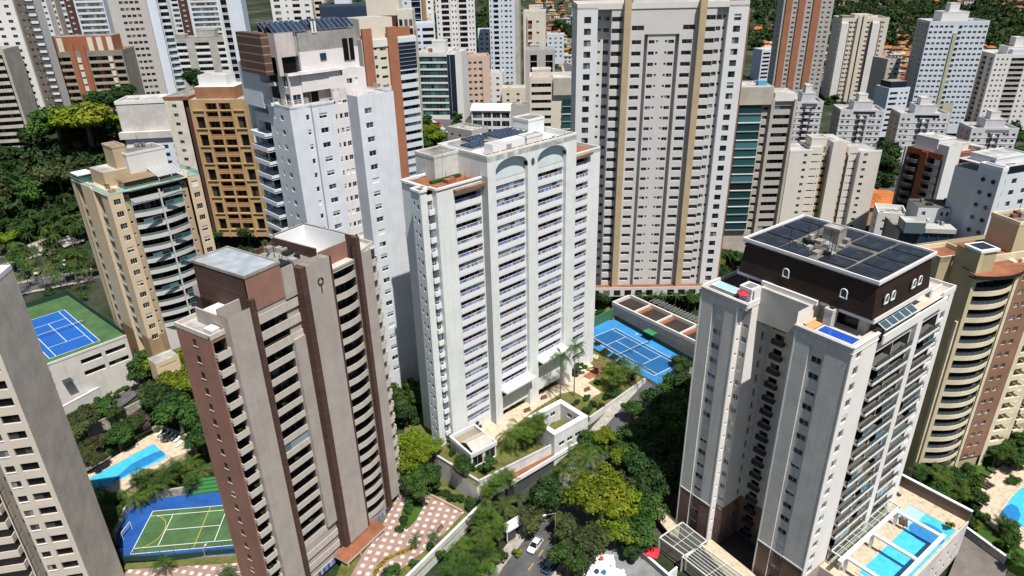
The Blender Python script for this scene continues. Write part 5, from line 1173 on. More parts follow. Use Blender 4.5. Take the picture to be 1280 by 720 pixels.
def porthole():
    b = MB(); n = 12; P = [(.62*math.cos(2*math.pi*i/n), .62*math.sin(2*math.pi*i/n)) for i in range(n)]
    for i in range(n): b.bar((P[i][0],-.05,P[i][1]),(P[(i+1)%n][0],-.05,P[(i+1)%n][1]), .08, alum, n=4)
    b.poly([(x,-.03,z) for x, z in P], gl_dark); return b
kp = part_mesh('round_window', porthole)
for i in range(9):
    for y in (1.5, 4.2): t.inst('round_window', kp, 'l', 0, y, 0, Zt-3.0-i*3.4)
t.mb('roof').poly([(0,0,Zt+4),(2,0,Zt+4),(2,2.5,Zt+4),(22,2.5,Zt+4),(22,14,Zt+4),(2,14,Zt+4),(2,6.2,Zt+4),(0,6.2,Zt+4)], W_('terrace_grey', (.42,.40,.41))); t.mb('parapet').ring_wall([(-.05,-.05),(2.05,-.05),(2.05,6.2),(-.05,6.2)], Zt+3.9, Zt+5.0, .3, white); t.block(4, 16, 5, 12, Zt-1, Zt+1.6, pb); t.clutter(3, 10, 3, 8, Zt, 5)
P = AD(1128,276,200); zg = P.z; t = Tower('office_block', 'low building with dark blue glass front and white upper wall, behind the solar roof', 'office block', P, 100, -4)
t.box(0, 13.5, 0, 12, -4, zg-3, gl_navy, part='glass_front', top=roofg); t.box(6, 13.6, -.5, 4, zg-3, zg-1.8, greyc, part='flat_roof'); t.box(.5, 5.5, -1.2, 4, zg-3, zg, gl_blue, part='glass_volume', top=roofm)
for i in range(6): t.box(i*2.4, i*2.4+.14, -.2, -.01, -4, zg-3, plain('blue_metal', (.05,.09,.14), .4), part='glazing_bar')
zw = AD(1150,258,207).z; t.face('f', 8, 6.5, 17, zg-6, zw-1.2, pb, [Wn(7.5, 8.5), Wn(12.3, 13.0), Wn(13.7, 14.4)], [zw-4.4]); solid(t, 6.5, 17, 8, 16, zg-6, zw-1.2, pb, 'lrbt', top=W_('dark_deck', (.10,.095,.09))); t.clutter(8, 16, 9, 15, zw-1.2, 5, [dmetal, roofg]); t.clutter(7, 14, 1, 7, zg-1.8, 5)

# ---- upper left
t = slab_tower('white tower with brown shadowed side and two window columns, at the top left corner', AD(30,150,384), 80, 4, 10.2, 14, 104, pwhite, [Wn(1.8, 3.7, h0=.9), Wn(6.4, 8.3, h0=.9)], [Bl(2, 12, wgrey)], n=32, fh=3.0)
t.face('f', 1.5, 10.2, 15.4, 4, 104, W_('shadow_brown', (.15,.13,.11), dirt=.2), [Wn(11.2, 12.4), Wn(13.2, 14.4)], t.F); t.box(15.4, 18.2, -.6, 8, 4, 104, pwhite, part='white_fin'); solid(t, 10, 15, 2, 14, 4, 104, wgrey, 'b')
for z in t.F: t.box(15.3, 18.6, -1.3, -.6, z-.1, z+.35, dmetal, part='small_balcony')
t = slab_tower('grey block with dark stacked balconies, at the left edge below the white corner tower', AD(-20,150,372), 80, 4, 16, 14, AD(2,62,372).z, wgrey, [Bl(1, 15, wgrey, ph=.9, low=.5, proj=.8, curve=.6)], [], n=20)
t = slab_tower('brick red block with cream bands and cream penthouse panels, at the upper left', (-211, 331), 82, 30, 32.5, 16, 68.5, W_('olive_grey_slab', (.25,.23,.19)), [Bl(1.5, 9.4, W_('tan_slab', (.40,.35,.27)), ph=.5, low=.5, rm=brickr, d=1.6), Bl(17.2, 25.6, W_('tan_slab', (.40,.35,.27)), ph=.5, low=.5, rm=brickr, d=1.6), Bl(28.0, 32.0, W_('tan_slab', (.40,.35,.27)), ph=.5, low=.5, rm=brickr, d=1.6)], [], n=10, fh=3.2)
t.box(0, 29, 1.5, 12, 68.5, 75.5, brickr, part='penthouse', top=roofg); pilasters(t, [(10, 12), (14.4, 16.8)], 0, 30, 72, brickr, .8)
for x in (1.6, 5.0, 18.0, 22, 26.4): t.box(x, x+2.3, 1.36, 1.49, 69, 75, cream, part='penthouse_panel')
for z in t.F:
    for x in (12.4, 26): t.box(x, x+1.6, -.3, -.02, z-.2, z+2.0, cream, part='cream_panel')
    for x in (3.6, 20.2): t.box(x, x+1.9, 1.2, 1.35, z+.2, z+2.2, brickr, part='brick_pier')
t = slab_tower('plain grey concrete tower with rows of four small windows, at the upper left', (-187.5, 350), 72, 38, 16.4, 18, 97, W_('pale_concrete', (.47,.445,.42), dirt=.15, mott=.05), grid(4.4, 13.4, 4, 1.7, h0=1.0, h1=2.2, fr=dmetal), [], [Wn(3, 4), Wn(9, 10.5)], n=18, side=bwhite)
t.face('f', 3, 16.4, 20.5, 38, 96, bwhite); t.face('f', 5, 20.5, 25, 38, 96, bwhite, [Bl(21, 24.8, bwhite, proj=1.2, curve=.8)], t.F)
t = slab_tower('white tower with dark window bands at the top edge, right of the corner tower', AD(36,40,470), 80, 20, 12.6, 14, 112, pwhite, [Wn(.8, 1.5), Wn(2.6, 3.3), Bl(4.6, 8.6, pwhite, ph=.7), Wn(10.6, 12)], [], n=28); pilasters(t, [(9, 9.8)], 0, 20, 112, wgrey, .8)
t = slab_tower('narrow white tower with brown shadowed strip, between two towers at the upper left', AD(63,40,474), 80, 20, 6.4, 12, 112, wgrey, [Bl(2.6, 5.8, pwhite)], [], n=28); pilasters(t, [(0, .9), (1.6, 2.2)], 0, 20, 112, cream, .5)
t = slab_tower('white tower with a dark brown stripe and glazed balconies, left of the plain concrete tower', AD(78,48,480), 80, 26, 26, 16, 112, bwhite, [Bl(1.6, 6.0, pwhite, ph=.7, glz=.6), Bl(11.8, 25.4, pwhite, ph=.75, glz=.95, proj=.4)], [], n=28); pilasters(t, [(6.4, 10.8)], 0, 26, 112, dkbrown, .8)
for z in t.F: t.box(7.8, 9.2, -.95, -.8, z+.8, z+1.7, greyc, part='stripe_window')
t = slab_tower('white tower with a dark brown stripe and glazed balconies, right of the plain concrete tower', AD(222,48,502), 80, 30, 32, 16, 112, bwhite, [Bl(.8, 4.4, pwhite, ph=.7, glz=.6), Bl(12.0, 31, pwhite, ph=.75, glz=.95, proj=.4)], [], n=26, side=greyc); pilasters(t, [(5.0, 10.2)], 0, 30, 112, dkbrown, .8); t.box(-2.4, 0, .5, 14, 30, 112, greyc, part='grey_side')
for z in t.F: t.box(6.8, 8.4, -.95, -.8, z+.8, z+1.7, greyc, part='stripe_window')
t = slab_tower('low pale grey block with terraces and planted roofs, below the glazed towers', AD(213,72,400), 84, 30, 31, 14, AD(213,50,400).z, W_('mottled_grey', (.42,.41,.38), dirt=.6), [Bl(1.5, 9), Bl(13, 20), Bl(24, 30)], [], n=6, tank=[(3, 8, 3, 9, 2), (14, 23, 3, 9, 4)], cat='block of flats', name='apartment_block'); t.box(1, 30, .5, 1.4, AD(213,50,400).z-.5, AD(213,50,400).z+.8, leaf_mid, part='planter')
# tall white tower left of the bluish one and the grey things at the top
t = slab_tower('tall white tower with one column of dark balconies, left of the tilted solar panels', AD(287,75,335), 80, 30, 9, 12, 104, bwhite, [Bl(.6, 3.0, greyc, ph=.3, low=.2, rm=greyc)], [], n=20); t.box(-.9, -.1, 0, 12, 30, 100, pwhite, part='white_fin')
t = slab_tower('white tower with close set small windows, cut by the top edge above the tilted panels', (-118, 372), 80, 30, 20, 14, 102, pwhite, [Wn(1.5, 4.4, h0=.6), Wn(7, 8), Bl(10.4, 14, pwhite), Wn(16.4, 18.6)], [], n=22)
t = slab_tower('cream tower with paired dark windows, cut by the top edge above the tilted panels', (-112, 395), 82, 30, 15, 14, 102, cream, [Bl(1.4, 5, cream), Bl(9.8, 13.6, cream)], [], n=22)
t = slab_tower('dark glass block with a blue grey slab on top, behind the tilted panels', (-96, 380), 84, 34, 26, 14, 84, gl_navy, [], [], n=1); t.box(8, 16, 1, 10, 84, 106, bwhite, part='tower_slab')
t = slab_tower('white tower with bluish balconies beside a dark stripe, left of the cream panelled tower', (-78, 420), 84, 34, 26, 14, 104, bwhite, [Bl(1, 6, bwhite), Wn(8, 9), Bl(18, 24, bwhite)], [], n=22); pilasters(t, [(10.5, 16)], 0, 34, 104, dkbrown, .5)
t = slab_tower('narrow white tower with small dark windows and a brown edge, behind the brick striped tower', (-55, 392), 84, 34, 13, 14, 104, bwhite, [Wn(1.4, 2.6), Bl(5, 9.6, gl_navy, rm=gl_navy)], [], n=22); t.box(10.6, 12.6, -1, 6, 34, 104, W_('ochre_stripe', (.36,.2,.08)), part='pilaster')
t = slab_tower('white striped block right of the cream panelled tower', (-19, 380), 84, 34, 9, 12, 88, bwhite, [Wn(1, 2.2), Bl(4, 8, bwhite)], [], n=17) if False else slab_tower('narrow white block with grey bands, behind the cream panelled tower', (-44, 352), 84, 34, 9.5, 12, 76, bwhite, [Wn(1, 2.2), Bl(3.4, 8.8, bwhite)], [], n=12, cat='block of flats', name='apartment_block')
t = slab_tower('white tower with close window rows at the top edge, beside the cream panelled tower', (-50, 398), 84, 34, 11, 12, 104, pwhite, [Wn(1, 2), Wn(4.4, 6), Wn(8, 9.4)], [], n=22)
# ochre framed building
t = Tower('apartment_tower', 'ochre framed building with orange balcony bands, left of the pale bluish tower', 'tower', (-108.9, 239.4), 94, 12)
oc = W_('ochre_frame', (.46,.31,.155), dirt=.15, mott=.1); orr = W_('orange_band', (.34,.16,.085), dirt=.15); F = fl(15, 15, 3.1); Zt = 62; cw = W_('cream_wall', (.68,.62,.54))
t.face('f', 0, 0, 19.2, 12, Zt, oc, [Bl(5.2, 9.4, oc, ph=.15, low=.15, rm=orr, d=1.8), Bl(10.0, 14.2, oc, ph=.15, low=.15, rm=orr, d=1.8), Wn(1.0, 3.9, h0=-.3, h1=4.0, d=.8, gl=gl_room, fr=dmetal, only=range(0,14,2)), Wn(15.6, 18.4, h0=-.3, h1=4.0, d=.8, gl=gl_room, fr=dmetal, only=range(0,14,2))], F)
for i, z in enumerate(F):
    if i % 2: t.box(5.2, 14.2, .1, .5, z-.6, z+.9, orr, part='orange_band')
pilasters(t, [(4.5, 5.1), (9.4, 10.0), (14.2, 14.8), (-.2, .5), (18.7, 19.4)], 0, 12, Zt, oc, .5)
for z in F[::2]: t.box(0, 19.2, -.4, .02, z-.3, z+.05, oc, part='frame_beam')
t.box(2, 16, 1, 12, Zt, Zt+4, orr, part='penthouse', top=pwhite); t.box(3, 13, 3, 10, Zt+4, Zt+7.5, pwhite, part='water_tank_block', top=roofm); solid(t, 0, 19.2, 0, 16, 12, Zt, oc, 'rbt')
t.face('f', .6, -2.2, 0, 12, Zt, dkbrown); t.face('f', -.4, -8.8, -2.2, 12, Zt, cw, [Wn(-6.4, -4.8)], F); t.face('l', -8.8, -.4, 15, 12, Zt-1, W_('salmon_side', (.45,.28,.19), lines=3.1, lw=.3, linecol=.7), [Bl(3, 6, peach), Bl(9, 13, peach)], F); solid(t, -8.8, 0, 0, 15, 12, Zt, cw, 'bt'); t.box(-8.9, 0, -.5, 15, Zt, Zt+1.1, terra, part='roof_edge', top=roofg)
t.face('f', 2.5, 19.2, 28, 12, Zt-4, pwhite, [Bl(19.8, 27, pwhite, ph=.7, proj=.8)], F); solid(t, 19.2, 28, 2.5, 14, 12, Zt-4, pwhite, 'rbt')
# small white-roofed building left of it
t = Tower('apartment_block', 'grey white block with a wide concrete roof hood, left of the ochre framed building', 'block of flats', (-148, 262), 82, 8)
sm = W_('pale_stained', (.52,.49,.47), dirt=.5)
t.box(0, 24, 2, 15, 44, 57, sm, part='roof_hood', top=roofm); t.box(1, 24, 0, 12, 8, 44, bwhite, top=roofm, skip='f'); t.face('f', 0, 1, 24, 8, 44, bwhite, [Wn(2, 8, h0=.6, gl=gl_teal), Wn(11, 16, h0=.6, gl=gl_navy), Wn(18, 23, h0=.6, gl=gl_teal)], fl(11, 10, 3.1)); t.box(-.5, 25, -1, 1.8, 44, 46.5, sm, part='terrace_edge'); t.mb('rim').ring_wall([(-.2,1.8),(24.2,1.8),(24.2,15.2),(-.2,15.2)], 48.6, 49.8, .4, pwhite)
t.clutter(2, 22, 3, 13, 57, 6)
# low commercial building with rounded white roof
t = Tower('commercial_building', 'low commercial building with a curved white roof, behind the white arched tower', 'building', AD(590,158,300), 99, AD(590,158,300).z-9)
zq_ = AD(590,158,300).z; zr_ = AD(590,138,300).z
t.face('f', 0, 0, 17, zq_-9, zr_, pwhite, [dict(a=(5.2+i*4, 8.6+i*4), h=(.4, 2.8), k='win', gl=gl_dark, fr=white) for i in range(3)]+[dict(a=(.4, 4.6), h=(.2, 3.0), k='win', gl=gl_blue, fr=white)], [zr_-3.6, zr_-7.2, zr_-10.8]); solid(t, 0, 17, 0, 12, zq_-9, zr_, pwhite, 'lrb')
b = t.mb('curved_roof')
for i in range(8):
    a, c = math.pi*i/8*.55, math.pi*(i+1)/8*.55
    b.poly([(-.3,-.6+6*(1-math.cos(a)),zr_-zq_+9+2.0*math.sin(a)),(17.3,-.6+6*(1-math.cos(a)),zr_-zq_+9+2.0*math.sin(a)),(17.3,-.6+6*(1-math.cos(c)),zr_-zq_+9+2.0*math.sin(c)),(-.3,-.6+6*(1-math.cos(c)),zr_-zq_+9+2.0*math.sin(c))], white)
t.box(17, 26, 1, 10, zq_-9, zr_+2, greyc, part='side_block', top=roofg); t.clutter(18, 25, 2, 9, zr_+2, 8); t.box(-2, 22, -4, -3.6, zq_-9, zq_-3, plain('red_band', (.35,.05,.07)), part='red_fascia')

# smaller blocks that fill the gaps far behind
for lb, px, py, D, az, W, top, m, wn in (
    ('low white block with small windows, on the slope right of the peach block', 607, 128, 360, 95, 9, 92, pwhite, 1), ('low beige block at the foot of the tall slim white tower', 628, 132, 350, 95, 16, 112, cream, 2),
    ('low grey block on the street left of the commercial building', 560, 176, 290, 130, 14, 160, greyc, 2), ('small white block seen between the two white towers at the top centre', 598, 60, 470, 90, 8, 38, bwhite, 1),
    ('small cream block on the slope right of the brick striped tower', 524, 48, 400, 90, 7, 18, cream, 1), ('low white block among the trees below the brown red tower', 1094, 282, 255, 110, 9, 267, pwhite, 1),
    ('low pale block behind the orange fronted cream tower', 684, 62, 520, 95, 12, 44, bwhite, 2), ('low tan block between the olive striped tower and the right edge', 1232, 100, 560, 95, 9, 70, wgrey, 1)):
    P = AD(px, py, D); slab_tower(lb, P, az, P.z-10, W, 10, AD(px, top, D).z, m, grid(.4, W-.4, wn+1, 1.5), [Wn(3, 5)], cat='block of flats', name='apartment_block')
# ================================================================ ground, courts, pools, gardens
def ground_mat(name, cols, scale=.05, rough=.95, fine=1.2):
    if name in MT: return MT[name]
    m, t, p = base_mat(name); L = t.links; tc = N(t, 'ShaderNodeTexCoord')
    n1 = N(t, 'ShaderNodeTexNoise'); n1.inputs['Scale'].default_value = scale; n1.inputs['Detail'].default_value = 8; n1.inputs['Roughness'].default_value = .65
    n2 = N(t, 'ShaderNodeTexNoise'); n2.inputs['Scale'].default_value = fine; n2.inputs['Detail'].default_value = 4
    for n in (n1, n2): L.new(tc.outputs['Object'], n.inputs['Vector'])
    cr = N(t, 'ShaderNodeValToRGB'); e = cr.color_ramp.elements
    e[0].position = .36; e[0].color = (*cols[0], 1); e[1].position = .64; e[1].color = (*cols[-1], 1)
    for i, c in enumerate(cols[1:-1]): q = e.new(.36+.28*(i+1)/(len(cols)-1)); q.color = (*c, 1)
    L.new(n1.outputs[0], cr.inputs[0])
    c = mix(t, cr.outputs[0], (.0, .0, .0), ramp(t, n2.outputs[0], .45, .75, 0, .4)); L.new(c, p.inputs['Base Color']); p.inputs['Roughness'].default_value = rough; p.inputs['Specular IOR Level'].default_value = .15
    MT[name] = m; return m
g_city = ground_mat('town_ground', [(.014,.028,.010), (.022,.038,.014), (.035,.045,.022), (.06,.058,.046), (.12,.115,.105)], .03)
g_grass = ground_mat('lawn', [(.075,.085,.018), (.11,.115,.03), (.14,.135,.045), (.10,.12,.025)], .25)
g_green = ground_mat('green_lawn', [(.03,.075,.012), (.045,.10,.016), (.06,.12,.02)], .3)
asph = ground_mat('asphalt', [(.075,.075,.08), (.095,.095,.10), (.12,.12,.122)], .3)
pave = ground_mat('pavement', [(.30,.28,.25), (.36,.335,.30), (.42,.39,.35)], .5)
stone = ground_mat('beige_paving', [(.52,.42,.31), (.55,.45,.335), (.58,.48,.36)], .15)
earth = ground_mat('bare_earth', [(.16,.10,.065), (.24,.17,.12), (.36,.30,.25)], .5)
def terrain():
    b = MB(); xs = list(range(-400, 420, 8)); ys = list(range(20, 640, 8))
    xs = [-4200, -3000, -2200, -1600, -1200, -900, -700, -550, -460]+xs+[440, 480, 560, 700, 900, 1200, 1600, 2200, 3000, 4200]; ys = [-600, -300, -100, -40, -10]+ys+[660, 700, 760, 840, 940, 1060, 1200, 1400, 1700, 2100, 2600, 3200, 4000, 5200]
    nx = len(xs); V = [(x, y, terr(x, y)-.25) for y in ys for x in xs]
    F = [(j*nx+i, j*nx+i+1, (j+1)*nx+i+1, (j+1)*nx+i) for j in range(len(ys)-1) for i in range(nx-1)]
    me = bpy.data.meshes.new('ground'); me.from_pydata(V, [], F); me.materials.append(g_city); me.polygons.foreach_set('use_smooth', [True]*len(F))
    o = bpy.data.objects.new('ground', me); C.objects.link(o); tag(o, kind='structure')
terrain()
def GT(px, py, dz=0.0):
    d = ray(px, py); t = 20.0
    while t < 6000:
        x, y, z = d.x*t, d.y*t, EYE+d.z*t
        if z < terr(x, y)+dz: return Vector((x, y, terr(x, y)))
        t += max(.5, t*.003)
    return Vector((d.x*t, d.y*t, 0))
def PX(pts, z): return [G(x, y, z) for x, y in pts]
def sheet(name, pts, z, m, zb=None, kind='structure', label=None, cat=None, side=None):
    """a level area outlined on site, with its own thickness down to zb"""
    b = MB(); pl = [(p[0], p[1]) for p in pts]; b.prism(pl, z-.3 if zb is None else zb, z, side or m, top=m)
    o = b.build(name); return tag(o, label, cat, None, kind)
def seg(name, label, cat, a, c, z0, z1, th, m, cap=None, group=None):
    """a straight wall from a to c, with an optional coping"""
    a, c = Vector(a[:2]), Vector(c[:2]); d = c-a; ln = d.length
    o = thing(name, label, cat, (a.x, a.y, z0), math.atan2(d.y, d.x), group); b = MB(); b.box(0, ln, -th/2, th/2, 0, z1-z0, m); b.build('wall_body', o)
    if cap: k = MB(); k.box(-.05, ln+.05, -th/2-.08, th/2+.08, z1-z0+.003, z1-z0+.14, cap); k.build('coping', o)
    return o
def ribbon(name, pts, w, m, dz=.15, kerb=None):
    b = MB(); P = []
    for a, c in zip(pts, pts[1:]):
        n = max(1, int((Vector(c[:2])-Vector(a[:2])).length/4))
        P += [Vector(a[:2]).lerp(Vector(c[:2]), i/n) for i in range(n)]
    P.append(Vector(pts[-1][:2])); L = []
    for i, p in enumerate(P):
        d = (P[min(i+1, len(P)-1)]-P[max(i-1, 0)]).normalized(); nrm = Vector((-d.y, d.x)); L.append((p+nrm*w/2, p-nrm*w/2))
    for (a, a2), (c, c2) in zip(L, L[1:]):
        z = lambda q: terr(q.x, q.y)+dz
        b.poly([(a.x,a.y,z(a)),(a2.x,a2.y,z(a2)),(c2.x,c2.y,z(c2)),(c.x,c.y,z(c))], m)
        if kerb:
            for q, r_ in ((a, c), (a2, c2)): b.bar((q.x,q.y,z(q)+.05),(r_.x,r_.y,z(r_)+.05), .13, kerb)
    o = b.build(name); tag(o, kind='structure'); return L
fence_m = plain('green_fence', (.012,.045,.03), .8); wire = plain('fence_wire', (.10,.12,.12), .5, .3)
def court(label, P, az, L, W, z, inner, outline, outer, where, net_z=True, zb=None, side=None, extra=None):
    """a tennis court: painted surround and playing surface, white lines, then a net of its own"""
    o = thing('tennis_court', label, 'tennis court', (P[0], P[1], z)); a = R(az); u = Vector((math.sin(a), math.cos(a), 0)); v = Vector((u.y, -u.x, 0)) if extra != 'flip' else Vector((-u.y, u.x, 0))
    b = MB(); b.prism([(p[0]-P[0], p[1]-P[1]) for p in outline], (zb if zb is not None else z-.3)-z, 0, side or outer, top=outer); b.build('surround', o)
    k = MB(); q = lambda s, t, h: tuple(u*s+v*t+Vector((0,0,h)))
    k.poly([q(0,0,.004), q(L,0,.004), q(L,W,.004), q(0,W,.004)], inner); k.build('playing_surface', o)
    l = MB(); lw = .13
    def line(s0, t0, s1, t1):
        d = (Vector((s1, t1))-Vector((s0, t0))).normalized(); n = Vector((-d.y, d.x))*lw/2
        l.poly([q(s0+n.x,t0+n.y,.009), q(s1+n.x,t1+n.y,.009), q(s1-n.x,t1-n.y,.009), q(s0-n.x,t0-n.y,.009)], white)
    s = W*.125
    for t_ in (0, W, s, W-s): line(0, t_, L, t_)
    for s_ in (0, L): line(s_, 0, s_, W)
    for s_ in (L*.23, L*.77): line(s_, s, s_, W-s)
    line(L*.23, W/2, L*.77, W/2); l.build('court_lines', o)
    if net_z:
        nn = thing('tennis_net', 'tennis net stretched across the '+where, 'net', (P[0], P[1], z)); nb = MB()
        for t_ in (-.9, W+.9): nb.bar(q(L/2,t_,0), q(L/2,t_,1.1), .06, dmetal)
        nb.build('net_post', nn); mb = MB()
        for h in (.25, .45, .65, .85): mb.bar(q(L/2,-.9,h), q(L/2,W+.9,h), .012, dmetal)
        mb.bar(q(L/2,-.9,1.0), q(L/2,W+.9,1.0), .045, white)
        for i in range(28): mb.bar(q(L/2,-.9+(W+1.8)*i/27,.1), q(L/2,-.9+(W+1.8)*i/27,1.0), .012, dmetal)
        mb.build('net_mesh', nn)
    return o, u, v
def fence(label, pts, z, h, m=None, solid_h=0.0, sm=None, name='wire_fence', group=None):
    o = thing(name, label, 'fence', (pts[0][0], pts[0][1], z), 0, group); b = MB(); po = MB(); sc = MB(); O = Vector((pts[0][0], pts[0][1]))
    for a, c in zip(pts, pts[1:]):
        a, c = Vector(a[:2])-O, Vector(c[:2])-O; n = max(1, int((c-a).length/2.6))
        for i in range(n+1):
            p = a.lerp(c, i/n); po.bar((*p,0),(*p,h), .045, m or wire)
        for k in range(1, 7): b.bar((*a,h*k/6),(*c,h*k/6), .014 if k < 6 else .04, m or wire)
        for i in range(n*5): p = a.lerp(c, i/(n*5)); b.bar((*p,0),(*p,h), .011, m or wire)
        if solid_h: d = (c-a).normalized(); nn = Vector((-d.y,d.x))*.04; sc.prism([(a+nn)[:], (c+nn)[:], (c-nn)[:], (a-nn)[:]], 0, solid_h, sm or fence_m)
    b.build('wire_mesh', o); po.build('fence_post', o)
    if solid_h: sc.build('windscreen', o)
    return o
def water(name, cols):
    m, t, p = base_mat(name); L = t.links; tc = N(t, 'ShaderNodeTexCoord'); n = N(t, 'ShaderNodeTexNoise'); n.inputs['Scale'].default_value = .8; n.inputs['Detail'].default_value = 3; L.new(tc.outputs['Object'], n.inputs['Vector'])
    L.new(mix(t, cols[0], cols[1], ramp(t, n.outputs[0], .35, .65)), p.inputs['Base Color']); p.inputs['Roughness'].default_value = .06; p.inputs['Specular IOR Level'].default_value = .5
    bp = N(t, 'ShaderNodeBump'); bp.inputs['Strength'].default_value = .3; bp.inputs['Distance'].default_value = .1; L.new(n.outputs[0], bp.inputs['Height']); L.new(bp.outputs[0], p.inputs['Normal']); return m
wa_l = water('pool_water', (( .05,.40,.62), (.07,.48,.70))); wa_d = water('deep_pool_water', ((.02,.17,.42), (.03,.20,.47))); wa_p = water('pale_pool_water', ((.30,.52,.70), (.36,.58,.74))); wa_b = water('rooftop_pool_water', ((.01,.06,.36), (.015,.08,.42)))
c_blue = wall('court_blue', (.012,.10,.38), dirt=0, mott=.12, rough=.85); c_blue2 = wall('court_bright_blue', (.035,.22,.50), dirt=0, mott=.2, rough=.85); c_deep = wall('court_deep_blue', (.012,.10,.26), dirt=0, mott=.1, rough=.85); c_green = wall('court_green', (.062,.128,.05), dirt=0, mott=.3, rough=.9); c_blue3 = wall('court_royal_blue', (.016,.085,.33), dirt=0, mott=.3, rough=.9)

# ---- platform of the white tower with its garden
plat = PX([(505,545),(596,609),(737,527),(806,478),(760,380),(560,400),(505,470)], .3)
sheet('garden_terrace', plat, .3, g_grass, -9, side=wall('retaining_white', (.58,.57,.55), dirt=.7, mott=.15))
def patch(name, pts, z, m): return sheet(name, PX(pts, z), z, m, z-.25)
patch('plaza_paving', [(587,546),(612,524),(640,512),(702,478),(735,452),(748,462),(742,474),(720,488),(700,492),(668,512),(648,528),(630,548),(612,562)], .42, stone)
patch('playground_path', [(700,480),(722,470),(752,490),(736,500)], .47, stone)
patch('playground_mat', [(729,470),(752,455),(760,462),(737,474)], .53, terra)
for i in range(6): patch('stepping_stone', [(735+i*3.6,446+i*1.2-6),(738+i*3.6,447+i*1.2-6),(736+i*3.6,451-6+i*1.2),(733+i*3.6,450-6+i*1.2)], .5, stone) if i < 4 else None
# ---- centre court
zc = .9; P1 = G(768.7,410,zc); co = PX([(742,399),(770,400),(782,404),(868,456),(823,481),(733,430),(737,410)], zc)
court('bright blue tennis court on a raised deck behind the white tower garden', P1, 144.1, 25.6, 10.4, zc, c_deep, co, c_blue2, 'bright blue court', zb=-8, side=pave)
a, c = G(768,399,zc), G(868,455,zc); fence('tall fence with dark green windscreen along the back of the bright blue court', [a, c], zc, 3.6, wire, 1.5, fence_m)
fence('wire fence along the near side of the bright blue court', [G(733,431,zc), G(823,481,zc), G(846,470,zc)], zc, 3.2)
seg('court_wall', 'green wall at the far end of the bright blue court', 'wall', G(736,412,zc), G(766,397,zc), zc, zc+3.4, .3, plain('green_wall', (.05,.15,.07)))
o = thing('court_shelter', 'small green canopy beside the net of the bright blue court', 'shelter', G(812,424,zc), R(-54)); b = MB(); b.box(-1.8, 1.8, -1.2, 1.2, 2.3, 2.5, plain('green_canopy', (.03,.22,.10))); b.build('canopy', o)
for x in (-1.6, 1.6):
    k = MB(); k.bar((x,1,0),(x,1,2.3), .06, dmetal); k.build('post', o)
# building with dark roof bays
A, B_, D_ = G(765,377,5.5), G(867,425.5,5.5), G(787.5,367.5,5.5); az = math.degrees(math.atan2(B_.x-A.x, B_.y-A.y)); W0 = (B_-A).length+12; D0 = (D_-A).length
t = Tower('annex_building', 'long low annex with dark sunken roof bays and white rims, beside the bright blue court', 'building', A, az, -1)
gyw = wall('grey_annex', (.36,.36,.37), dirt=.5); dr = wall('dark_roof_bay', (.04,.028,.025), dirt=0, mott=.3)
t.box(0, W0, 0, D0, -1, 4.4, gyw, top=dr); t.mb('roof_rim').ring_wall([(0,0),(W0,0),(W0,D0),(0,D0)], 5, 6.5, .5, offwhite)
for i in range(1, 5): t.box(W0*i/5-.2, W0*i/5+.2, .5, D0-.5, 4.4, 5.3, offwhite, part='roof_wall'); t.box(W0*i/5+.2, W0*i/5+1.6, .6, D0-.6, 4.4, 4.7, terra, part='roof_strip')
tr = t.mb('roof_truss')
for i in range(24):
    x = 8+i*1.15
    for y in (D0, D0+3.4): tr.bar((x,y,6.4),(x+1.15,y+(.0),7.4 if i % 2 else 6.4), .07, alum)
    tr.bar((x,D0,7),(x,D0+3.4,7), .06, alum); tr.bar((x,D0,7),(x+1.15,D0+3.4,7), .05, alum)
# ---- pavilion with translucent roof
A, B_, D_ = G(589,569,4.2), G(620,553,4.2), G(557.6,549,4.2); az = math.degrees(math.atan2(B_.x-A.x, B_.y-A.y)); W0, D0 = (B_-A).length, (D_-A).length
t = Tower('garden_pavilion', 'small white pavilion with a ribbed translucent roof, in the garden before the white tower', 'pavilion', A, az, .2); pv = wall('pavilion_white', (.60,.62,.62), dirt=.3)
t.face('f', 0, 0, W0, .2, 4.2, pv, [dict(a=(.4, W0*.45), h=(.2, 2.9), gl=gl_dark), dict(a=(W0*.55, W0-.3), h=(.2, 2.9), gl=gl_dark)], [.3]); t.face('l', 0, 0, D0, .2, 4.2, pv, [dict(a=(1, 2), h=(1, 2.6))], [.3]); solid(t, 0, W0, 0, D0, .2, 3.6, pv, 'rbt', top=W_('ribbed_brown', (.30,.25,.19), vlines=.35, lw=.1)); t.mb('roof_rim').ring_wall([(-.2,-.2),(W0+.2,-.2),(W0+.2,D0+.2),(-.2,D0+.2)], 3.3, 4.3, .45, pv)
b = t.mb('translucent_roof'); cr_ = W_('corrugated_sheet', (.50,.48,.44), vlines=.5, lw=.14, linecol=.7, dirt=.2); 
b.poly([(.8,.5,4.1),(W0-.4,.5,4.1),(W0-.4,D0*.35,5.1),(.8,D0*.35,5.1)], cr_); b.poly([(.8,D0*.35,5.1),(W0-.4,D0*.35,5.1),(W0-.4,D0*.62,4.1),(.8,D0*.62,4.1)], cr_); b.poly([(.8,.5,4.1),(.8,D0*.35,5.1),(.8,D0*.62,4.1)], gl_dark)
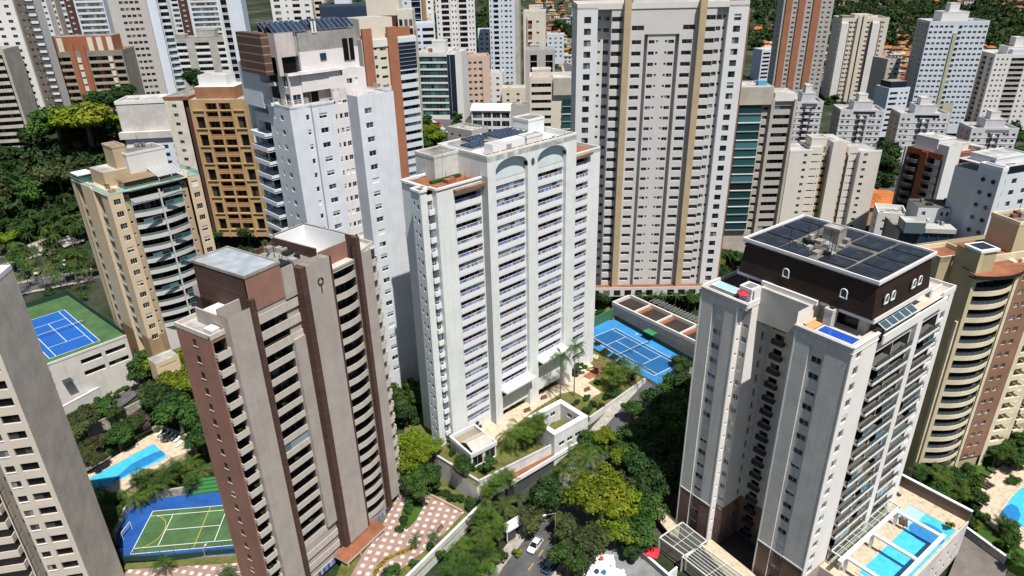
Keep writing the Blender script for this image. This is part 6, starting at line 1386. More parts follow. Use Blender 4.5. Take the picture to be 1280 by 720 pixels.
# ---- courtyard building
A, B_, D_ = G(693,546,4.6), G(735,522,4.6), G(657,524,4.6); az = math.degrees(math.atan2(B_.x-A.x, B_.y-A.y)); W0, D0 = (B_-A).length, (D_-A).length
t = Tower('courtyard_building', 'low white building round an open courtyard, below the white tower garden', 'building', A, az, -7); cw2 = wall('courtyard_white', (.66,.66,.65), dirt=.25)
t.face('f', 0, 0, W0, -7, 4.6, cw2, [dict(a=(1.5+i*2.6, 3.3+i*2.6), h=(.2, 1.3)) for i in range(max(1, int(W0/2.6)-1))], [.8]); t.face('l', 0, 0, D0, -7, 4.6, cw2); solid(t, 0, W0, 0, D0, -7, 4.6, cw2, 'rb')
e = 1.3; t.mb('roof_rim').ring_wall([(0,0),(W0,0),(W0,D0),(0,D0)], 11.4, 12.1, e, cw2); t.face('f', D0-e, e, W0-e, -2, 4.6, cw2, [dict(a=(1.9+i*2.2, 3.5+i*2.2), h=(.9, 2.1)) for i in range(max(1, int((W0-4)/2.2)))], [-1.5, 1.6])
t.face('l', W0-e, e, D0-e, -2, 4.6, cw2, [dict(a=(1.9+i*2.2, 3.5+i*2.2), h=(.9, 2.1)) for i in range(max(1, int((D0-4)/2.2)))], [-1.5, 1.6]); t.mb('courtyard_floor').poly([(e,e,5),(W0-e,e,5),(W0-e,D0-e,5),(e,D0-e,5)], wa_p)
# ---- street front of the platform: parapet wall, terracotta planters, dark garage
p0, p1, p2, p3 = G(600,606,.3), G(690,561,.3), G(737,527,.3), G(806,478,.3)
cop = wall('grey_coping', (.45,.45,.45), dirt=.4)
seg('garden_wall', 'white garden wall with climbing plants, below the pavilion along the street', 'wall', p0, p1, -3.5, 1.5, .4, wall('stained_wall', (.62,.62,.61), dirt=.6, mott=.2), cop); seg('garden_wall', 'white garden wall between the courtyard building and the bright blue court', 'wall', p2, p3, -3.5, 1.5, .4, wall('stained_wall', (.62,.62,.61), dirt=.6, mott=.2), cop)
seg('garden_wall', 'low grey wall at the left end of the garden below the pavilion', 'wall', G(520,557,.3), p0, -6, 1.2, .4, wall('grey_wall', (.38,.37,.36), dirt=.8, mott=.3), cop)
def along_wall(a, c, off):
    d = (Vector(c[:2])-Vector(a[:2])).normalized(); n = Vector((d.y, -d.x)); return Vector(a[:2])+n*off, Vector(c[:2])+n*off
for (a, c), lb in (((p0, p2), 'long terracotta planter with white rim under the pavilion wall'), ((p2, p3), 'long terracotta planter with white rim leading to the bright blue court')):
    lb2 = lb.replace('long ', '').replace(' with white rim', ''); a2, c2 = along_wall(a, c, 1.6); seg('planter', lb, 'planter', a2, c2, -1.5, -.9, 2.2, terra); a3, c3 = along_wall(a, c, 2.85); seg('planter_edge', 'white edge beam of the '+lb2, 'beam', a3, c3, -1.6, -.6, .3, white); a4, c4 = along_wall(a, c, 2.3); seg('garage_front', 'dark garage front below the '+lb2, 'wall', a4, c4, -8, -1.6, .3, wall('dark_garage', (.07,.075,.085), dirt=.3))

# ---- checkered terrace by the brown tower
def checker(name, sz, rot):
    m, t, p = base_mat(name); L = t.links; tc = N(t, 'ShaderNodeTexCoord'); mp = N(t, 'ShaderNodeMapping'); mp.inputs['Rotation'].default_value = (0, 0, rot); L.new(tc.outputs['Object'], mp.inputs[0]); sp = N(t, 'ShaderNodeSeparateXYZ'); L.new(mp.outputs[0], sp.inputs[0]); ks = []
    for i in (0, 1):
        a = N(t, 'ShaderNodeMath', operation='DIVIDE'); a.inputs[1].default_value = sz; L.new(sp.outputs[i], a.inputs[0]); f_ = N(t, 'ShaderNodeMath', operation='FRACT'); L.new(a.outputs[0], f_.inputs[0]); k = N(t, 'ShaderNodeMath', operation='LESS_THAN'); k.inputs[1].default_value = .46; L.new(f_.outputs[0], k.inputs[0]); ks.append(k.outputs[0])
    mu = N(t, 'ShaderNodeMath', operation='MULTIPLY'); L.new(ks[0], mu.inputs[0]); L.new(ks[1], mu.inputs[1])
    n = N(t, 'ShaderNodeTexNoise'); n.inputs['Scale'].default_value = .6; n.inputs['Detail'].default_value = 6; L.new(tc.outputs['Object'], n.inputs['Vector'])
    pk = mix(t, (.25,.155,.135), (.33,.22,.19), ramp(t, n.outputs[0], .3, .7)); L.new(mix(t, pk, (.56,.52,.48), mu.outputs[0]), p.inputs['Base Color']); p.inputs['Roughness'].default_value = .85; return m
chk = checker('checkered_paving', 1.75, R(12)); zt = -4.6
sheet('lawn', PX([(420,720),(470,600),(520,575),(612,626),(520,720),(430,790)], zt-.15), zt-.15, g_grass, -10, side=wall('stained_wall', (.62,.62,.61), dirt=.6, mott=.2))
sheet('checkered_terrace', PX([(430,735),(455,690),(470,670),(508,602),(580,640),(557,665),(528,690),(500,712),(490,735)], zt), zt, chk, zt-.3)
patch('flower_bed', [(502,640),(512,618),(530,632),(520,650),(508,662),(500,655)], zt+.08, g_green)
seg('garden_wall', 'long white boundary wall sloping along the lawn of the brown tower', 'wall', G(607,629,zt), G(505,730,zt), -9.5, zt+1.1, .35, wall('stained_wall', (.62,.62,.61), dirt=.6, mott=.2), white)
seg('bench_wall', 'low terracotta kerb seat at the edge of the checkered terrace', 'kerb', G(524,612,zt), G(578,640,zt), zt, zt+.45, .5, W_('pink_kerb', (.38,.26,.21)))
b = MB(); P = [G(x, y, zt) for x, y in ((465,735),(470,715),(482,700),(505,690),(520,684))]
o = thing('hedge', 'clipped yellow hedge curving across the lawn by the checkered terrace', 'hedge', P[0])
r_ = random.Random(4); hm = leaf('yellow_hedge_leaves', (.22,.20,.01), (.42,.36,.02))
for p, q in zip(P, P[1:]):
    for _ in range(260):
        c0 = p.lerp(q, r_.random())-P[0]+Vector((r_.uniform(-.35,.35), r_.uniform(-.35,.35), r_.uniform(.05,.6))); u_ = Vector((r_.uniform(-1,1), r_.uniform(-1,1), r_.uniform(-.4,1))).normalized()*.16; v_ = u_.cross(Vector((r_.uniform(-1,1), r_.uniform(-1,1), .5))).normalized()*.1
        b.poly([c0-u_, c0+v_, c0+u_, c0-v_], hm)
b.build('foliage', o)

# ---- left: raised tennis court on the parking deck
zl = 15.0; P1 = G(80,387,zl)
A, B_ = G(62,456,zl), G(158,420.5,zl); az = math.degrees(math.atan2(B_.x-A.x, B_.y-A.y)); un = Vector((math.sin(R(az)), math.cos(R(az)), 0)); A0 = A-un*24; W0 = (B_-A0).length; D0 = (G(85,369,zl)-B_).length
t = Tower('parking_building', 'white parking block with dark slot openings under the left tennis court', 'building', A0, az, 0); pw = wall('parking_white', (.58,.56,.53), dirt=.5, mott=.12)
t.face('f', 0, 0, W0, 0, zl-.05, pw, [dict(a=(W0-.8-5*(i+1)-.9*i, W0-.8-5*i-.9*i), h=(1.6, 3.0), k='win', name='parking_opening', gl=gl_room, fr=dmetal, d=.6) for i in (0, 1, 3, 4, 5, 6)], [3.2, 6.8, 10.2][1:]); solid(t, 0, W0, 0, D0, 0, zl-.05, pw, 'lrb')
t.box(0, W0, -.1, .25, zl-.05, zl+.5, pw, part='parapet'); t.box(W0-17, W0-15, -2.2, -.02, 9.6, 9.8, gl_blue, part='awning'); t.box(W0-17.1, W0-14.6, -2.4, -2.2, 3, 9.6, W_('dark_canopy', (.05,.045,.045)), part='stair_canopy') if False else None
ol = [A0, B_, B_+(G(85,369,zl)-B_), A0+(G(85,369,zl)-B_)]
court('blue tennis court with green surround on top of the parking block at the left', P1, 132.6, 27.6, 11.8, zl, c_blue, ol, c_green, 'green edged court at the left', zb=zl-.04)
fence('fence with dark green windscreen round the raised court at the left', [ol[1], ol[2], ol[3]], zl, 2.6, wire, 1.5, fence_m)
o = thing('awning_shadow', 'dark triangular canopy hanging on the front of the parking block', 'canopy', (0,0,0)); b = MB(); a1, a2, a3 = G(107,462,8), G(118,478,4.5), G(79,499,4.2)  # the awning's cast shadow, modelled as dark triangles before the wall
b.poly([a1, a2, a3], plain('shadow_dark', (.025,.022,.022), .8)); b.poly([a1+Vector((.3,-.5,.05)), a2+Vector((.3,-.5,.05)), a3+Vector((.3,-.5,.05))], plain('shadow_dark', (.025,.022,.022), .8)); b.build('cloth', o)
# parapet terraces below it
seg('boundary_wall', 'white wall with railing below the parking block at the left', 'wall', G(75,520,2), G(175,465,2), -2, 4.0, .4, pw, white)
ribbon('lane', [G(60,545,0), G(110,520,0), G(150,502,0), G(182,478,0)], 5, asph, .3); ribbon('lane_verge', [G(75,530,0), G(118,510,0), G(160,488,0)], 1.6, earth, .55)
seg('boundary_wall', 'long grey wall along the lane above the left pool', 'wall', G(110,540,0), G(188,500,0), -2, 1.4, .4, pave)
# ---- left pool and its deck
zp = -2.4
sheet('pool_deck', PX([(98,604),(112,590),(198,537),(240,551),(246,562),(214,572),(150,618),(100,640)], zp), zp, stone, zp-4)
def pool(label, outline, z, m, deep=None, cop=None, name='swimming_pool', O=None):
    O = O or outline[0]; o = thing(name, label, 'pool', (O[0], O[1], z)); b = MB(); pl = [(p[0]-O[0], p[1]-O[1]) for p in outline]
    b.poly([(x, y, .05) for x, y in pl], m); b.build('water', o); k = MB(); k.ring_wall(inset(pl, -.4), -.1, .14, .42, cop or stone); k.build('coping', o)
    if deep: d = MB(); d.poly([(p[0]-O[0], p[1]-O[1], .056) for p in deep], wa_d); d.build('deep_end', o)
    return o
pl_ = PX([(112,598),(192,555),(209,570),(206,574),(122,614)], zp)
pool('turquoise swimming pool with a dark blue band, between palms at the left', pl_, zp, wa_l, PX([(203,562),(207,568),(187,580),(165,590),(140,604),(146,596),(165,580),(180,572)], zp))
seg('deck_wall', 'low stone wall behind the left swimming pool', 'wall', G(104,586,zp), G(198,534,zp), zp-1, zp+.9, .4, pave); seg('deck_wall', 'low curved stone wall beside the white loungers', 'wall', G(198,534,zp), G(242,550,zp), zp-1, zp+.9, .4, pave)
sheet('lawn', PX([(150,540),(205,515),(262,540),(245,556),(198,538),(160,556)], zp+.2), zp+.2, g_green, zp-3)
# ---- lower left court
zq = -2.8; P1 = G(191,639,zq)
o, u_, v_ = court('green multi sports court with a blue surround, at the lower left beside the brown tower', P1, 84.9, 20.5, 11.9, zq, c_green, PX([(146,668),(158,640),(190,624),(250,616),(330,600),(330,690),(220,697),(152,699)], zq), c_blue3, 'green sports court', net_z=False, zb=zq-4, side=pave)
yl = MB(); ye2 = plain('yellow_line', (.5,.36,.05))
for i in range(14):
    a0, a1 = math.pi*(i/14-.5), math.pi*((i+1)/14-.5)
    p, q = [u_*(.3+4.2*math.cos(a))+v_*(6+4.6*math.sin(a)) for a in (a0, a1)]; n = (q-p).cross(Vector((0,0,1))).normalized()*.06
    yl.poly([p+n+Vector((0,0,.012)), q+n+Vector((0,0,.012)), q-n+Vector((0,0,.012)), p-n+Vector((0,0,.012))], ye2)
yl.poly([u_*12+v_*.2+Vector((0,0,.012)), u_*12.14+v_*.2+Vector((0,0,.012)), u_*12.14+v_*11.6+Vector((0,0,.012)), u_*12+v_*11.6+Vector((0,0,.012))], ye2); yl.build('yellow_lines', o)
seg('court_wall', 'pale stepped wall behind the lower left sports court', 'wall', G(190,622,zq), G(250,613,zq), zq-2, zq+1.6, .4, pave); seg('court_wall', 'pale short wall at the left end of the lower left sports court', 'wall', G(143,672,zq), G(160,638,zq), zq-2, zq+1.6, .4, pave); seg('court_wall', 'pale slanting corner wall of the lower left sports court', 'wall', G(160,638,zq), G(190,622,zq), zq-2, zq+1.6, .4, pave)
fence('fence with a dark green windscreen in front of the lower left sports court', [G(150,701,zq), G(220,698,zq), G(300,690,zq)], zq-.2, 3.2, wire, 1.3, fence_m)
o = thing('grandstand', 'small green stepped stand at the corner of the lower left sports court', 'stand', G(257,617,zq), R(10))
for i in range(4): b = MB(); b.box(-3.5, 3.5, i*.8, i*.8+.8, i*.45, i*.45+.45, plain('green_seats', (.04,.17,.05))); b.build('step', o)
def goal(px, py, rz, label):
    o = thing('goal', label, 'goal', G(px, py, zq), rz); b = MB()
    for s in (-1.5, 1.5): b.bar((s,0,0),(s,0,2), .06, white); b.bar((s,0,2),(s,.9,0), .03, white)
    b.bar((-1.5,0,2),(1.5,0,2), .06, white); b.build('goal_frame', o); n = MB()
    for i in range(13): x = -1.5+i*.25; n.bar((x,0,2),(x,.9,0), .012, alum)
    for i in range(8): n.bar((-1.5,.9*i/8,2-2*i/8),(1.5,.9*i/8,2-2*i/8), .012, alum)
    n.build('goal_net', o)
goal(160, 668, R(85), 'small white goal at the left end of the sports court'); 
sheet('pink_path', PX([(150,722),(160,712),(300,702),(310,745),(150,745)], -3.4), -3.4, chk, -6); sheet('lawn', PX([(150,712),(160,704),(300,694),(300,703)], -3.3), -3.3, g_grass, -6)

# ---- the street in the middle
zs = -6.2
road = [G(610,800,zs), G(655,720,zs), G(690,672,zs), G(730,622,zs), G(775,570,zs), G(812,525,zs), G(840,490,zs)]
ribbon('road', road, 9.5, asph, .25, kerb=pave); Lr = ribbon('pavement', road, 14.5, pave, .14)
ctr = MB()
for i in range(3):
    for a, c in zip(road, road[1:]): pass
a, c = G(655,720,zs), G(690,672,zs); d = (c-a).normalized(); n = Vector((-d.y, d.x, 0))*.09
for k in range(-6, 8):
    p = a.lerp(c, .15)+d*(k*4.0); z = terr(p.x, p.y)+.26
    ctr.poly([(p+n)[:2]+(z,) if False else (p.x+n.x, p.y+n.y, z), (p.x-n.x, p.y-n.y, z), (p.x-n.x+d.x*2, p.y-n.y+d.y*2, z), (p.x+n.x+d.x*2, p.y+n.y+d.y*2, z)], plain('road_yellow', (.5,.34,.06)))
tag(ctr.build('road_marking'), kind='structure')
# driveway and building site at the bottom
sheet('driveway', PX([(757,668),(776,672),(835,722),(830,760),(770,740),(762,705),(745,690)], -5.6), -5.6, W_('driveway_grey', (.22,.225,.235), mott=.3, dirt=0), -9)
seg('driveway_wall', 'grey wall with a white coping along the driveway at the bottom', 'wall', G(776,670,-5), G(842,728,-5), -7, -4.2, .35, pave, white); seg('driveway_wall', 'short white wall end beside the driveway at the bottom edge', 'wall', G(834,722,-5), G(846,712,-5), -7, -4.2, .35, white)
sheet('site_ground', PX([(690,745),(702,712),(745,688),(764,706),(790,745)], -6), -6, earth, -9)

# ---- grey mansard tower: entrance, pool deck
RTP, RTA = (50.7, 87.4), 53.5
def RL(x, y): a = R(RTA); return Vector((RTP[0]+math.sin(a)*x-math.cos(a)*y, RTP[1]+math.cos(a)*x+math.sin(a)*y, 0))
zo = -4.0
sheet('entrance_slab', PX([(815,640),(824,634),(850,660),(848,672),(838,668)], zo), zo, stone, zo-.5, 'structure'); sheet('entrance_slab', PX([(876,682),(889,674),(940,715),(975,750),(930,745)], zo), zo, stone, zo-.5)
def pergola(label, c4, z, n, m, gl):
    o = thing('glass_pergola', label, 'pergola', (c4[0].x, c4[0].y, z)); O = Vector((c4[0].x, c4[0].y, 0)); q = [Vector((p.x, p.y, 0))-O for p in c4]; b = MB(); g = MB()
    for a, c in ((q[0],q[1]),(q[1],q[2]),(q[2],q[3]),(q[3],q[0])): b.bar(a, c, .15, m)
    for i in range(1, n): b.bar(q[0].lerp(q[1], i/n), q[3].lerp(q[2], i/n), .075, m)
    b.bar(q[0].lerp(q[3], .5), q[1].lerp(q[2], .5), .05, m)
    g.poly([p+Vector((0,0,-.12)) for p in q], gl); b.build('frame', o); g.build('glass_roof', o)
    for p in q:
        k = MB(); k.bar(p+Vector((0,0,-.1)), p+Vector((0,0,-4.6)), .28, pave); k.build('post', o)
pergola('glass roofed entrance pergola at the far corner of the grey mansard tower', PX([(824.6,672),(853,653),(883,676),(858,696)], zo+1), zo+1, 5, offwhite, clg); pergola('glass roofed pergola with white bars along the near left foot of the grey mansard tower', PX([(853,696),(877,682),(940,728),(915,745)], zo+1), zo+1, 7, offwhite, clg)
sheet('courtyard_floor', [RL(-9,40), RL(-9,-14), RL(12,-14), RL(12,40)], -6.35, W_('dark_yard', (.07,.06,.055)), -10)
o = thing('parasol', 'red square parasol on the dark yard left of the pergola', 'parasol', G(693,626,-6)+Vector((0,0,0)) if False else G(814,700,-6)); b = MB(); red = plain('red_cloth', (.55,.02,.04), .7)
for i in range(4):
    a0, a1 = math.pi/2*i+.4, math.pi/2*(i+1)+.4; b.poly([(1.9*math.cos(a0),1.9*math.sin(a0),2.2),(1.9*math.cos(a1),1.9*math.sin(a1),2.2),(0,0,2.8)], red)
b.build('canopy', o); k = MB(); k.bar((0,0,0),(0,0,2.75), .05, dmetal); k.build('pole', o)
# pool deck on its white podium
t = Tower('pool_terrace', 'white podium with the pool deck at the right foot of the grey mansard tower', 'terrace', RTP, RTA, -9)
pk2 = W_('pinkish_podium', (.60,.56,.55), dirt=.25); zd = .5
t.face('f', -12, 6, 39, -9, zd, pk2, [dict(a=(9+i*3.2, 9.8+i*3.2), h=(1, 1.9), k='win', gl=gl_room, fr=dmetal) for i in range(9)], [-8, -4.6]); t.face('r', 39, -12, 1.4, -9, zd, pk2); t.face('l', 6, -12, 0, -9, zd, pk2); t.mb('deck').poly([(6,-12,zd+9),(39,-12,zd+9),(39,1.4,zd+9),(34,1.4,zd+9),(34,0,zd+9),(6,0,zd+9)], stone)
t.box(38.7, 39.1, -12, 1.5, zd, 3.2, W_('brown_pool_wall', (.16,.115,.095), dirt=.3), part='deck_wall'); t.box(38.6, 39.2, -12.05, 1.55, 3.203, 3.4, white, part='wall_coping'); t.box(6, 38.7, -12.05, -11.85, zd, zd+.35, pk2, part='deck_edge')
o = pool('L shaped blue pool with pale shallow end on the podium of the grey mansard tower', [RL(10,-11.5), RL(34.6,-11.5), RL(34.6,-2.6), RL(29.6,-2.6), RL(29.6,-5.2), RL(10,-5.2)], zd+.05, wa_l)
d = MB(); O = RL(10,-11.5); d.poly([RL(29.65,-2.65)-O+Vector((0,0,.057)), RL(34.55,-2.65)-O+Vector((0,0,.057)), RL(34.55,-5.8)-O+Vector((0,0,.057)), RL(29.65,-5.8)-O+Vector((0,0,.057))], wa_p); d.build('shallow_end', o)
d = MB(); d.poly([RL(29.4+3.05*math.cos(k*math.pi/14), -8.35+3.0*math.sin(k*math.pi/14))-O+Vector((0,0,.062)) for k in range(28)], wa_d); d.build('deep_end', o)
o = thing('white_pergola', 'white beam pergola spanning the podium pool of the grey mansard tower', 'pergola', (*RL(8,-12)[:2], zd), R(90-RTA)); b = MB()
for x in (0, 9.2, 18.4): b.box(x, x+.7, 0, 9.2, 3.2, 3.6, white)
for y in (0, 8.5): b.box(-2, 19.1, y, y+.7, 3.61, 3.95, white)
b.build('beams', o)
for x in (0, 9.2, 18.4):
    k = MB(); k.box(x+.1, x+.6, 8.4, 8.9, 0, 3.2, white); k.build('post', o)
pergola('glass canopy over the walkway between the podium pool and the grey mansard tower', [Vector((*RL(8,-2.6)[:2],0)), Vector((*RL(29,-2.6)[:2],0)), Vector((*RL(29,-.2)[:2],0)), Vector((*RL(8,-.2)[:2],0))], zd+3.0, 9, offwhite, clg)
# rooftop pools of that tower
def roof_pool(label, x0, x1, y0, y1, z, wm=None):
    o = thing('rooftop_pool', label, 'pool', (*RL(x0, y0)[:2], z), R(90-RTA)); b = MB(); b.box(0, x1-x0, 0, y1-y0, 0, .55, white, skip='t'); b.build('basin', o); k = MB(); k.poly([(.15,.15,.5),(x1-x0-.15,.15,.5),(x1-x0-.15,y1-y0-.15,.5),(.15,y1-y0-.15,.5)], wm or wa_b); k.build('water', o); e = MB(); e.ring_wall([(0,0),(x1-x0,0),(x1-x0,y1-y0),(0,y1-y0)], .4, .62, .16, white); e.build('coping', o)
roof_pool('royal blue plunge pool on the near roof terrace of the grey mansard tower', 0.5, 3.2, .5, 6.6, 48.65); roof_pool('small blue rooftop pool at the far right terrace of the grey mansard tower', 30.5, 33.6, 16, 26, 48.65); roof_pool('pale hot tub basin on the left roof terrace of the grey mansard tower', 1.6, 4.0, 22.4, 27.4, 48.65, wa_p)
bt = [x for x in bpy.data.objects if x.name.startswith('rooftop_pool')][-1]
o = thing('parasol', 'red parasol on the left roof terrace of the grey mansard tower', 'parasol', (*RL(1.4,20.4)[:2], 48.6)); b = MB()
for i in range(8):
    a0, a1 = math.pi/4*i, math.pi/4*(i+1); b.poly([(1.3*math.cos(a0),1.3*math.sin(a0),1.7),(1.3*math.cos(a1),1.3*math.sin(a1),1.7),(0,0,2.2)], red)
b.build('canopy', o); k = MB(); k.bar((0,0,0),(0,0,2.2), .04, dmetal); k.build('pole', o)
o = thing('daybed', 'wide tan daybed on the near roof terrace of the grey mansard tower', 'daybed', (*RL(.8,7.0)[:2], 48.6), R(90-RTA)); b = MB(); b.box(0, 3.4, 0, 1.9, 0, .5, plain('tan_timber', (.50,.29,.14), .7)); b.build('platform', o); k = MB(); k.box(.1, 3.3, 1.3, 1.85, .5, .8, plain('tan_cushion', (.55,.36,.2), .8)); k.build('cushion', o)
# ---- right edge: garden, deck and pool of the beige tower
zf = -6.5
sheet('yard', PX([(1170,760),(1206,668),(1262,700),(1245,760)], zf-1.5), zf-1.5, W_('dark_asphalt_yard', (.16,.145,.13), mott=.25, dirt=0), -12); sheet('garden_ground', PX([(1140,590),(1200,560),(1300,560),(1300,720),(1262,700),(1205,660),(1140,600)], zf-.1), zf-.1, g_green, -12)
sheet('pool_deck', PX([(1224,618),(1232,598),(1262,574),(1300,560),(1300,700),(1252,668),(1222,645)], zf), zf, stone, -12)
pool('curved turquoise pool with a dark round end, cut by the right edge', PX([(1248,644),(1256,634),(1264,622),(1274,612),(1300,600),(1300,672),(1272,656)], zf), zf, wa_l, PX([(1249,644),(1256,634),(1264,630),(1272,634),(1276,644),(1272,654)], zf))
seg('yard_wall', 'white topped wall beside the dark yard at the lower right', 'wall', G(1206,660,zf), G(1258,698,zf), zf-3, zf+.4, .4, pave, white)
# ---- streets further back
for nm, pts, wd in (('street', [(-20,372),(40,358),(115,344)], 9), ('street', [(-20,332),(50,312),(112,286),(150,262)], 8), ('street', [(535,142),(570,160),(612,188),(640,215)], 9), ('street', [(1098,262),(1112,232),(1122,205)], 8), ('street', [(700,60),(708,78),(714,100)], 7), ('street', [(1146,90),(1150,120),(1140,150)], 7)):
    ribbon(nm, [GT(*p) for p in pts], wd+4, pave, .2); ribbon(nm, [GT(*p) for p in pts], wd, asph, .3)
# ================================================================ cars, furniture, houses
CAR = {}
def car_meshes(colname, col):
    if colname in CAR: return CAR[colname]
    cp = plain('car_'+colname, col, .25, .1, var=.03, spec=.6); gls = gl_dark; b = MB()
    st = [(-2.15,.42,.62,.70),(-2.05,.25,.80,.82),(-1.3,.2,.92,.87),(-.6,.2,.95,.88),(.7,.2,.93,.88),(1.5,.22,.80,.86),(2.0,.28,.68,.80),(2.18,.42,.58,.66)]
    def sec(s): x, z0, z1, w_ = s; return [(x,-w_*.94,z0),(x,-w_,(z0+z1)/2),(x,-w_*.95,z1),(x,w_*.95,z1),(x,w_,(z0+z1)/2),(x,w_*.94,z0)]
    S_ = [sec(s) for s in st]
    for p, q in zip(S_, S_[1:]):
        for i in range(6): b.poly([p[i], q[i], q[(i+1)%6], p[(i+1)%6]], cp)
    b.poly(S_[0], cp); b.poly(S_[-1], cp)
    r = [(-1.25,-.66,1.42),(-1.25,.66,1.42),(.25,.66,1.45),(.25,-.66,1.45)]; f_ = [(-1.9,-.8,.92),(-1.9,.8,.92),(1.05,.8,.92),(1.05,-.8,.92)]
    b.poly(r, cp)
    for i in range(4): b.bar(f_[i], r[i], .05, cp)
    g = MB()
    for i in range(4): j = (i+1)%4; g.poly([f_[i], f_[j], r[j], r[i]], gls)
    for s in (-1,1): b.bar((-.35,s*.8,.92),(-.35,s*.67,1.43), .045, cp)
    wh = MB(); n = 12
    for k, rad, m in ((0,.33,plain('tyre', (.02,.02,.02), .9)),(1,.2,alum)):
        wh.bar((0,-.1-.01*k,0),(0,.1+.01*k,0), rad, m, n=n)
    hl = MB(); hl.box(-.04,.04,-.17,.17,-.08,.08, white); tl = MB(); tl.box(-.03,.03,-.14,.14,-.09,.09, plain('red_lamp', (.4,.01,.01), .3))
    CAR[colname] = [x.mesh(n_) for x, n_ in ((b,'body'),(g,'windows'),(wh,'wheel'),(hl,'headlight'),(tl,'tail_light'))]; return CAR[colname]
def car(p, az, colname, col, label, group='cars', z=None):
    me = car_meshes(colname, col); z = terr(p[0], p[1])+.3 if z is None else z; o = thing('car', label, 'car', (p[0], p[1], z), R(90-az), group)
    def put(n, i, loc=(0,0,0)):
        c = bpy.data.objects.new(n, me[i]); C.objects.link(c); c.parent = o; c.location = loc
    put('body', 0); put('windows', 1)
    for x in (-1.35, 1.35):
        for y in (-.8, .8): put('wheel', 2, (x, y, .33))
    for y in (-.55, .55): put('headlight', 3, (2.14, y, .58)); put('tail_light', 4, (-2.13, y, .62))
    return o
raz = math.degrees(math.atan2(road[2].x-road[1].x, road[2].y-road[1].y))
p = G(669,683,-6); car(p, raz+180, 'white', (.75,.76,.77), 'white saloon car driving down the middle street', 'cars on the middle street')
p = G(687,708,-6); car(p, raz, 'teal', (.01,.10,.14), 'dark teal car half hidden by trees on the middle street', 'cars on the middle street')
p = G(645,651,-6); 
cols = {'silver': (.45,.46,.48), 'black': (.02,.02,.022), 'white': (.75,.76,.77), 'red': (.4,.03,.03), 'grey': (.16,.165,.17)}
for px, py, az, cn, lb in ((58,306,75,'black','black car parked under the palms by the left street, leftmost of the upper row'), (72,303,75,'silver','silver car in the upper row by the left street, second from left'), (80,301,75,'white','white car in the upper row by the left street, third from left'), (88,299,75,'white','white car next to the dark one at the right end of the upper row'), (104,302,160,'grey','dark grey car at the right end of the upper row by the left street'),
    (26,342,160,'grey','grey car parked under palms at the left street, leftmost of the lower row'), (34,345,160,'black','black car second from the left in the lower row under the palms'), (47,341,160,'silver','silver car in the middle of the lower row under the palms'), (72,333,160,'black','black car right of the middle in the lower row under the palms'), (82,330,160,'white','white car at the right end of the lower row under the palms'), (70,250,80,'white','white car in a clearing of the dark wood at the left'), (547,157,130,'red','red car on the street behind the white arched tower'), (556,166,130,'silver','silver car below the red one on the street behind the white arched tower'), (567,172,310,'white','white car nearest the white arched tower on the street behind it')):
    g_ = GT(px, py, .5); car(g_, az, cn, cols[cn], lb, 'cars parked by the left street' if px < 110 else 'cars on the back street')
# loungers
def lounger_mesh(m):
    f_ = MB(); f_.box(0, 1.3, 0, .65, .26, .34, m)
    for x in (.08, 1.15):
        for y in (.05, .55): f_.box(x, x+.06, y, y+.06, 0, .26, m)
    b = MB(); b.poly([(1.3,0,.34),(1.3,.65,.34),(1.95,.65,.75),(1.95,0,.75)], m); b.poly([(1.3,0,.27),(1.3,.65,.27),(1.95,.65,.68),(1.95,0,.68)], m); b.poly([(1.95,0,.68),(1.95,.65,.68),(1.95,.65,.75),(1.95,0,.75)], m)
    return f_.mesh('frame'), b.mesh('backrest')
def loungers(pts, z, rz, m, look, key, grp):
    f_, k = lounger_mesh(m)
    for p in pts:
        o = thing('sun_lounger', look, 'sun lounger', G(*p, z), rz, grp)
        for n, me in (('frame', f_), ('backrest', k)): c = bpy.data.objects.new(n, me); C.objects.link(c); c.parent = o
        cluster(o, key, look)
loungers([(196,546),(204,546),(209,549),(213,552),(218,554),(221,560)], zp+.05, R(60), white, 'white sun lounger on the paved deck of the left pool', 'wl', 'white sun loungers')
brn = plain('brown_wicker', (.06,.045,.04), .7)
loungers([(1236,612),(1240,610),(1244,608),(1240,598),(1246,592),(1264,584),(1270,580),(1276,577),(1236,632)], zf+.05, R(120), brn, 'dark brown sun lounger on the deck at the right edge', 'bl', 'dark sun loungers'); loungers([(1129,657),(1134,660)], zd+.05, R(60), brn, 'dark lounger beside the podium pool of the grey mansard tower', 'pl', 'loungers by the podium pool'); loungers([(1122,617),(1127,620)], zd+.05, R(120), brn, 'dark lounger at the far corner of the podium pool', 'pl2', 'loungers by the podium pool')
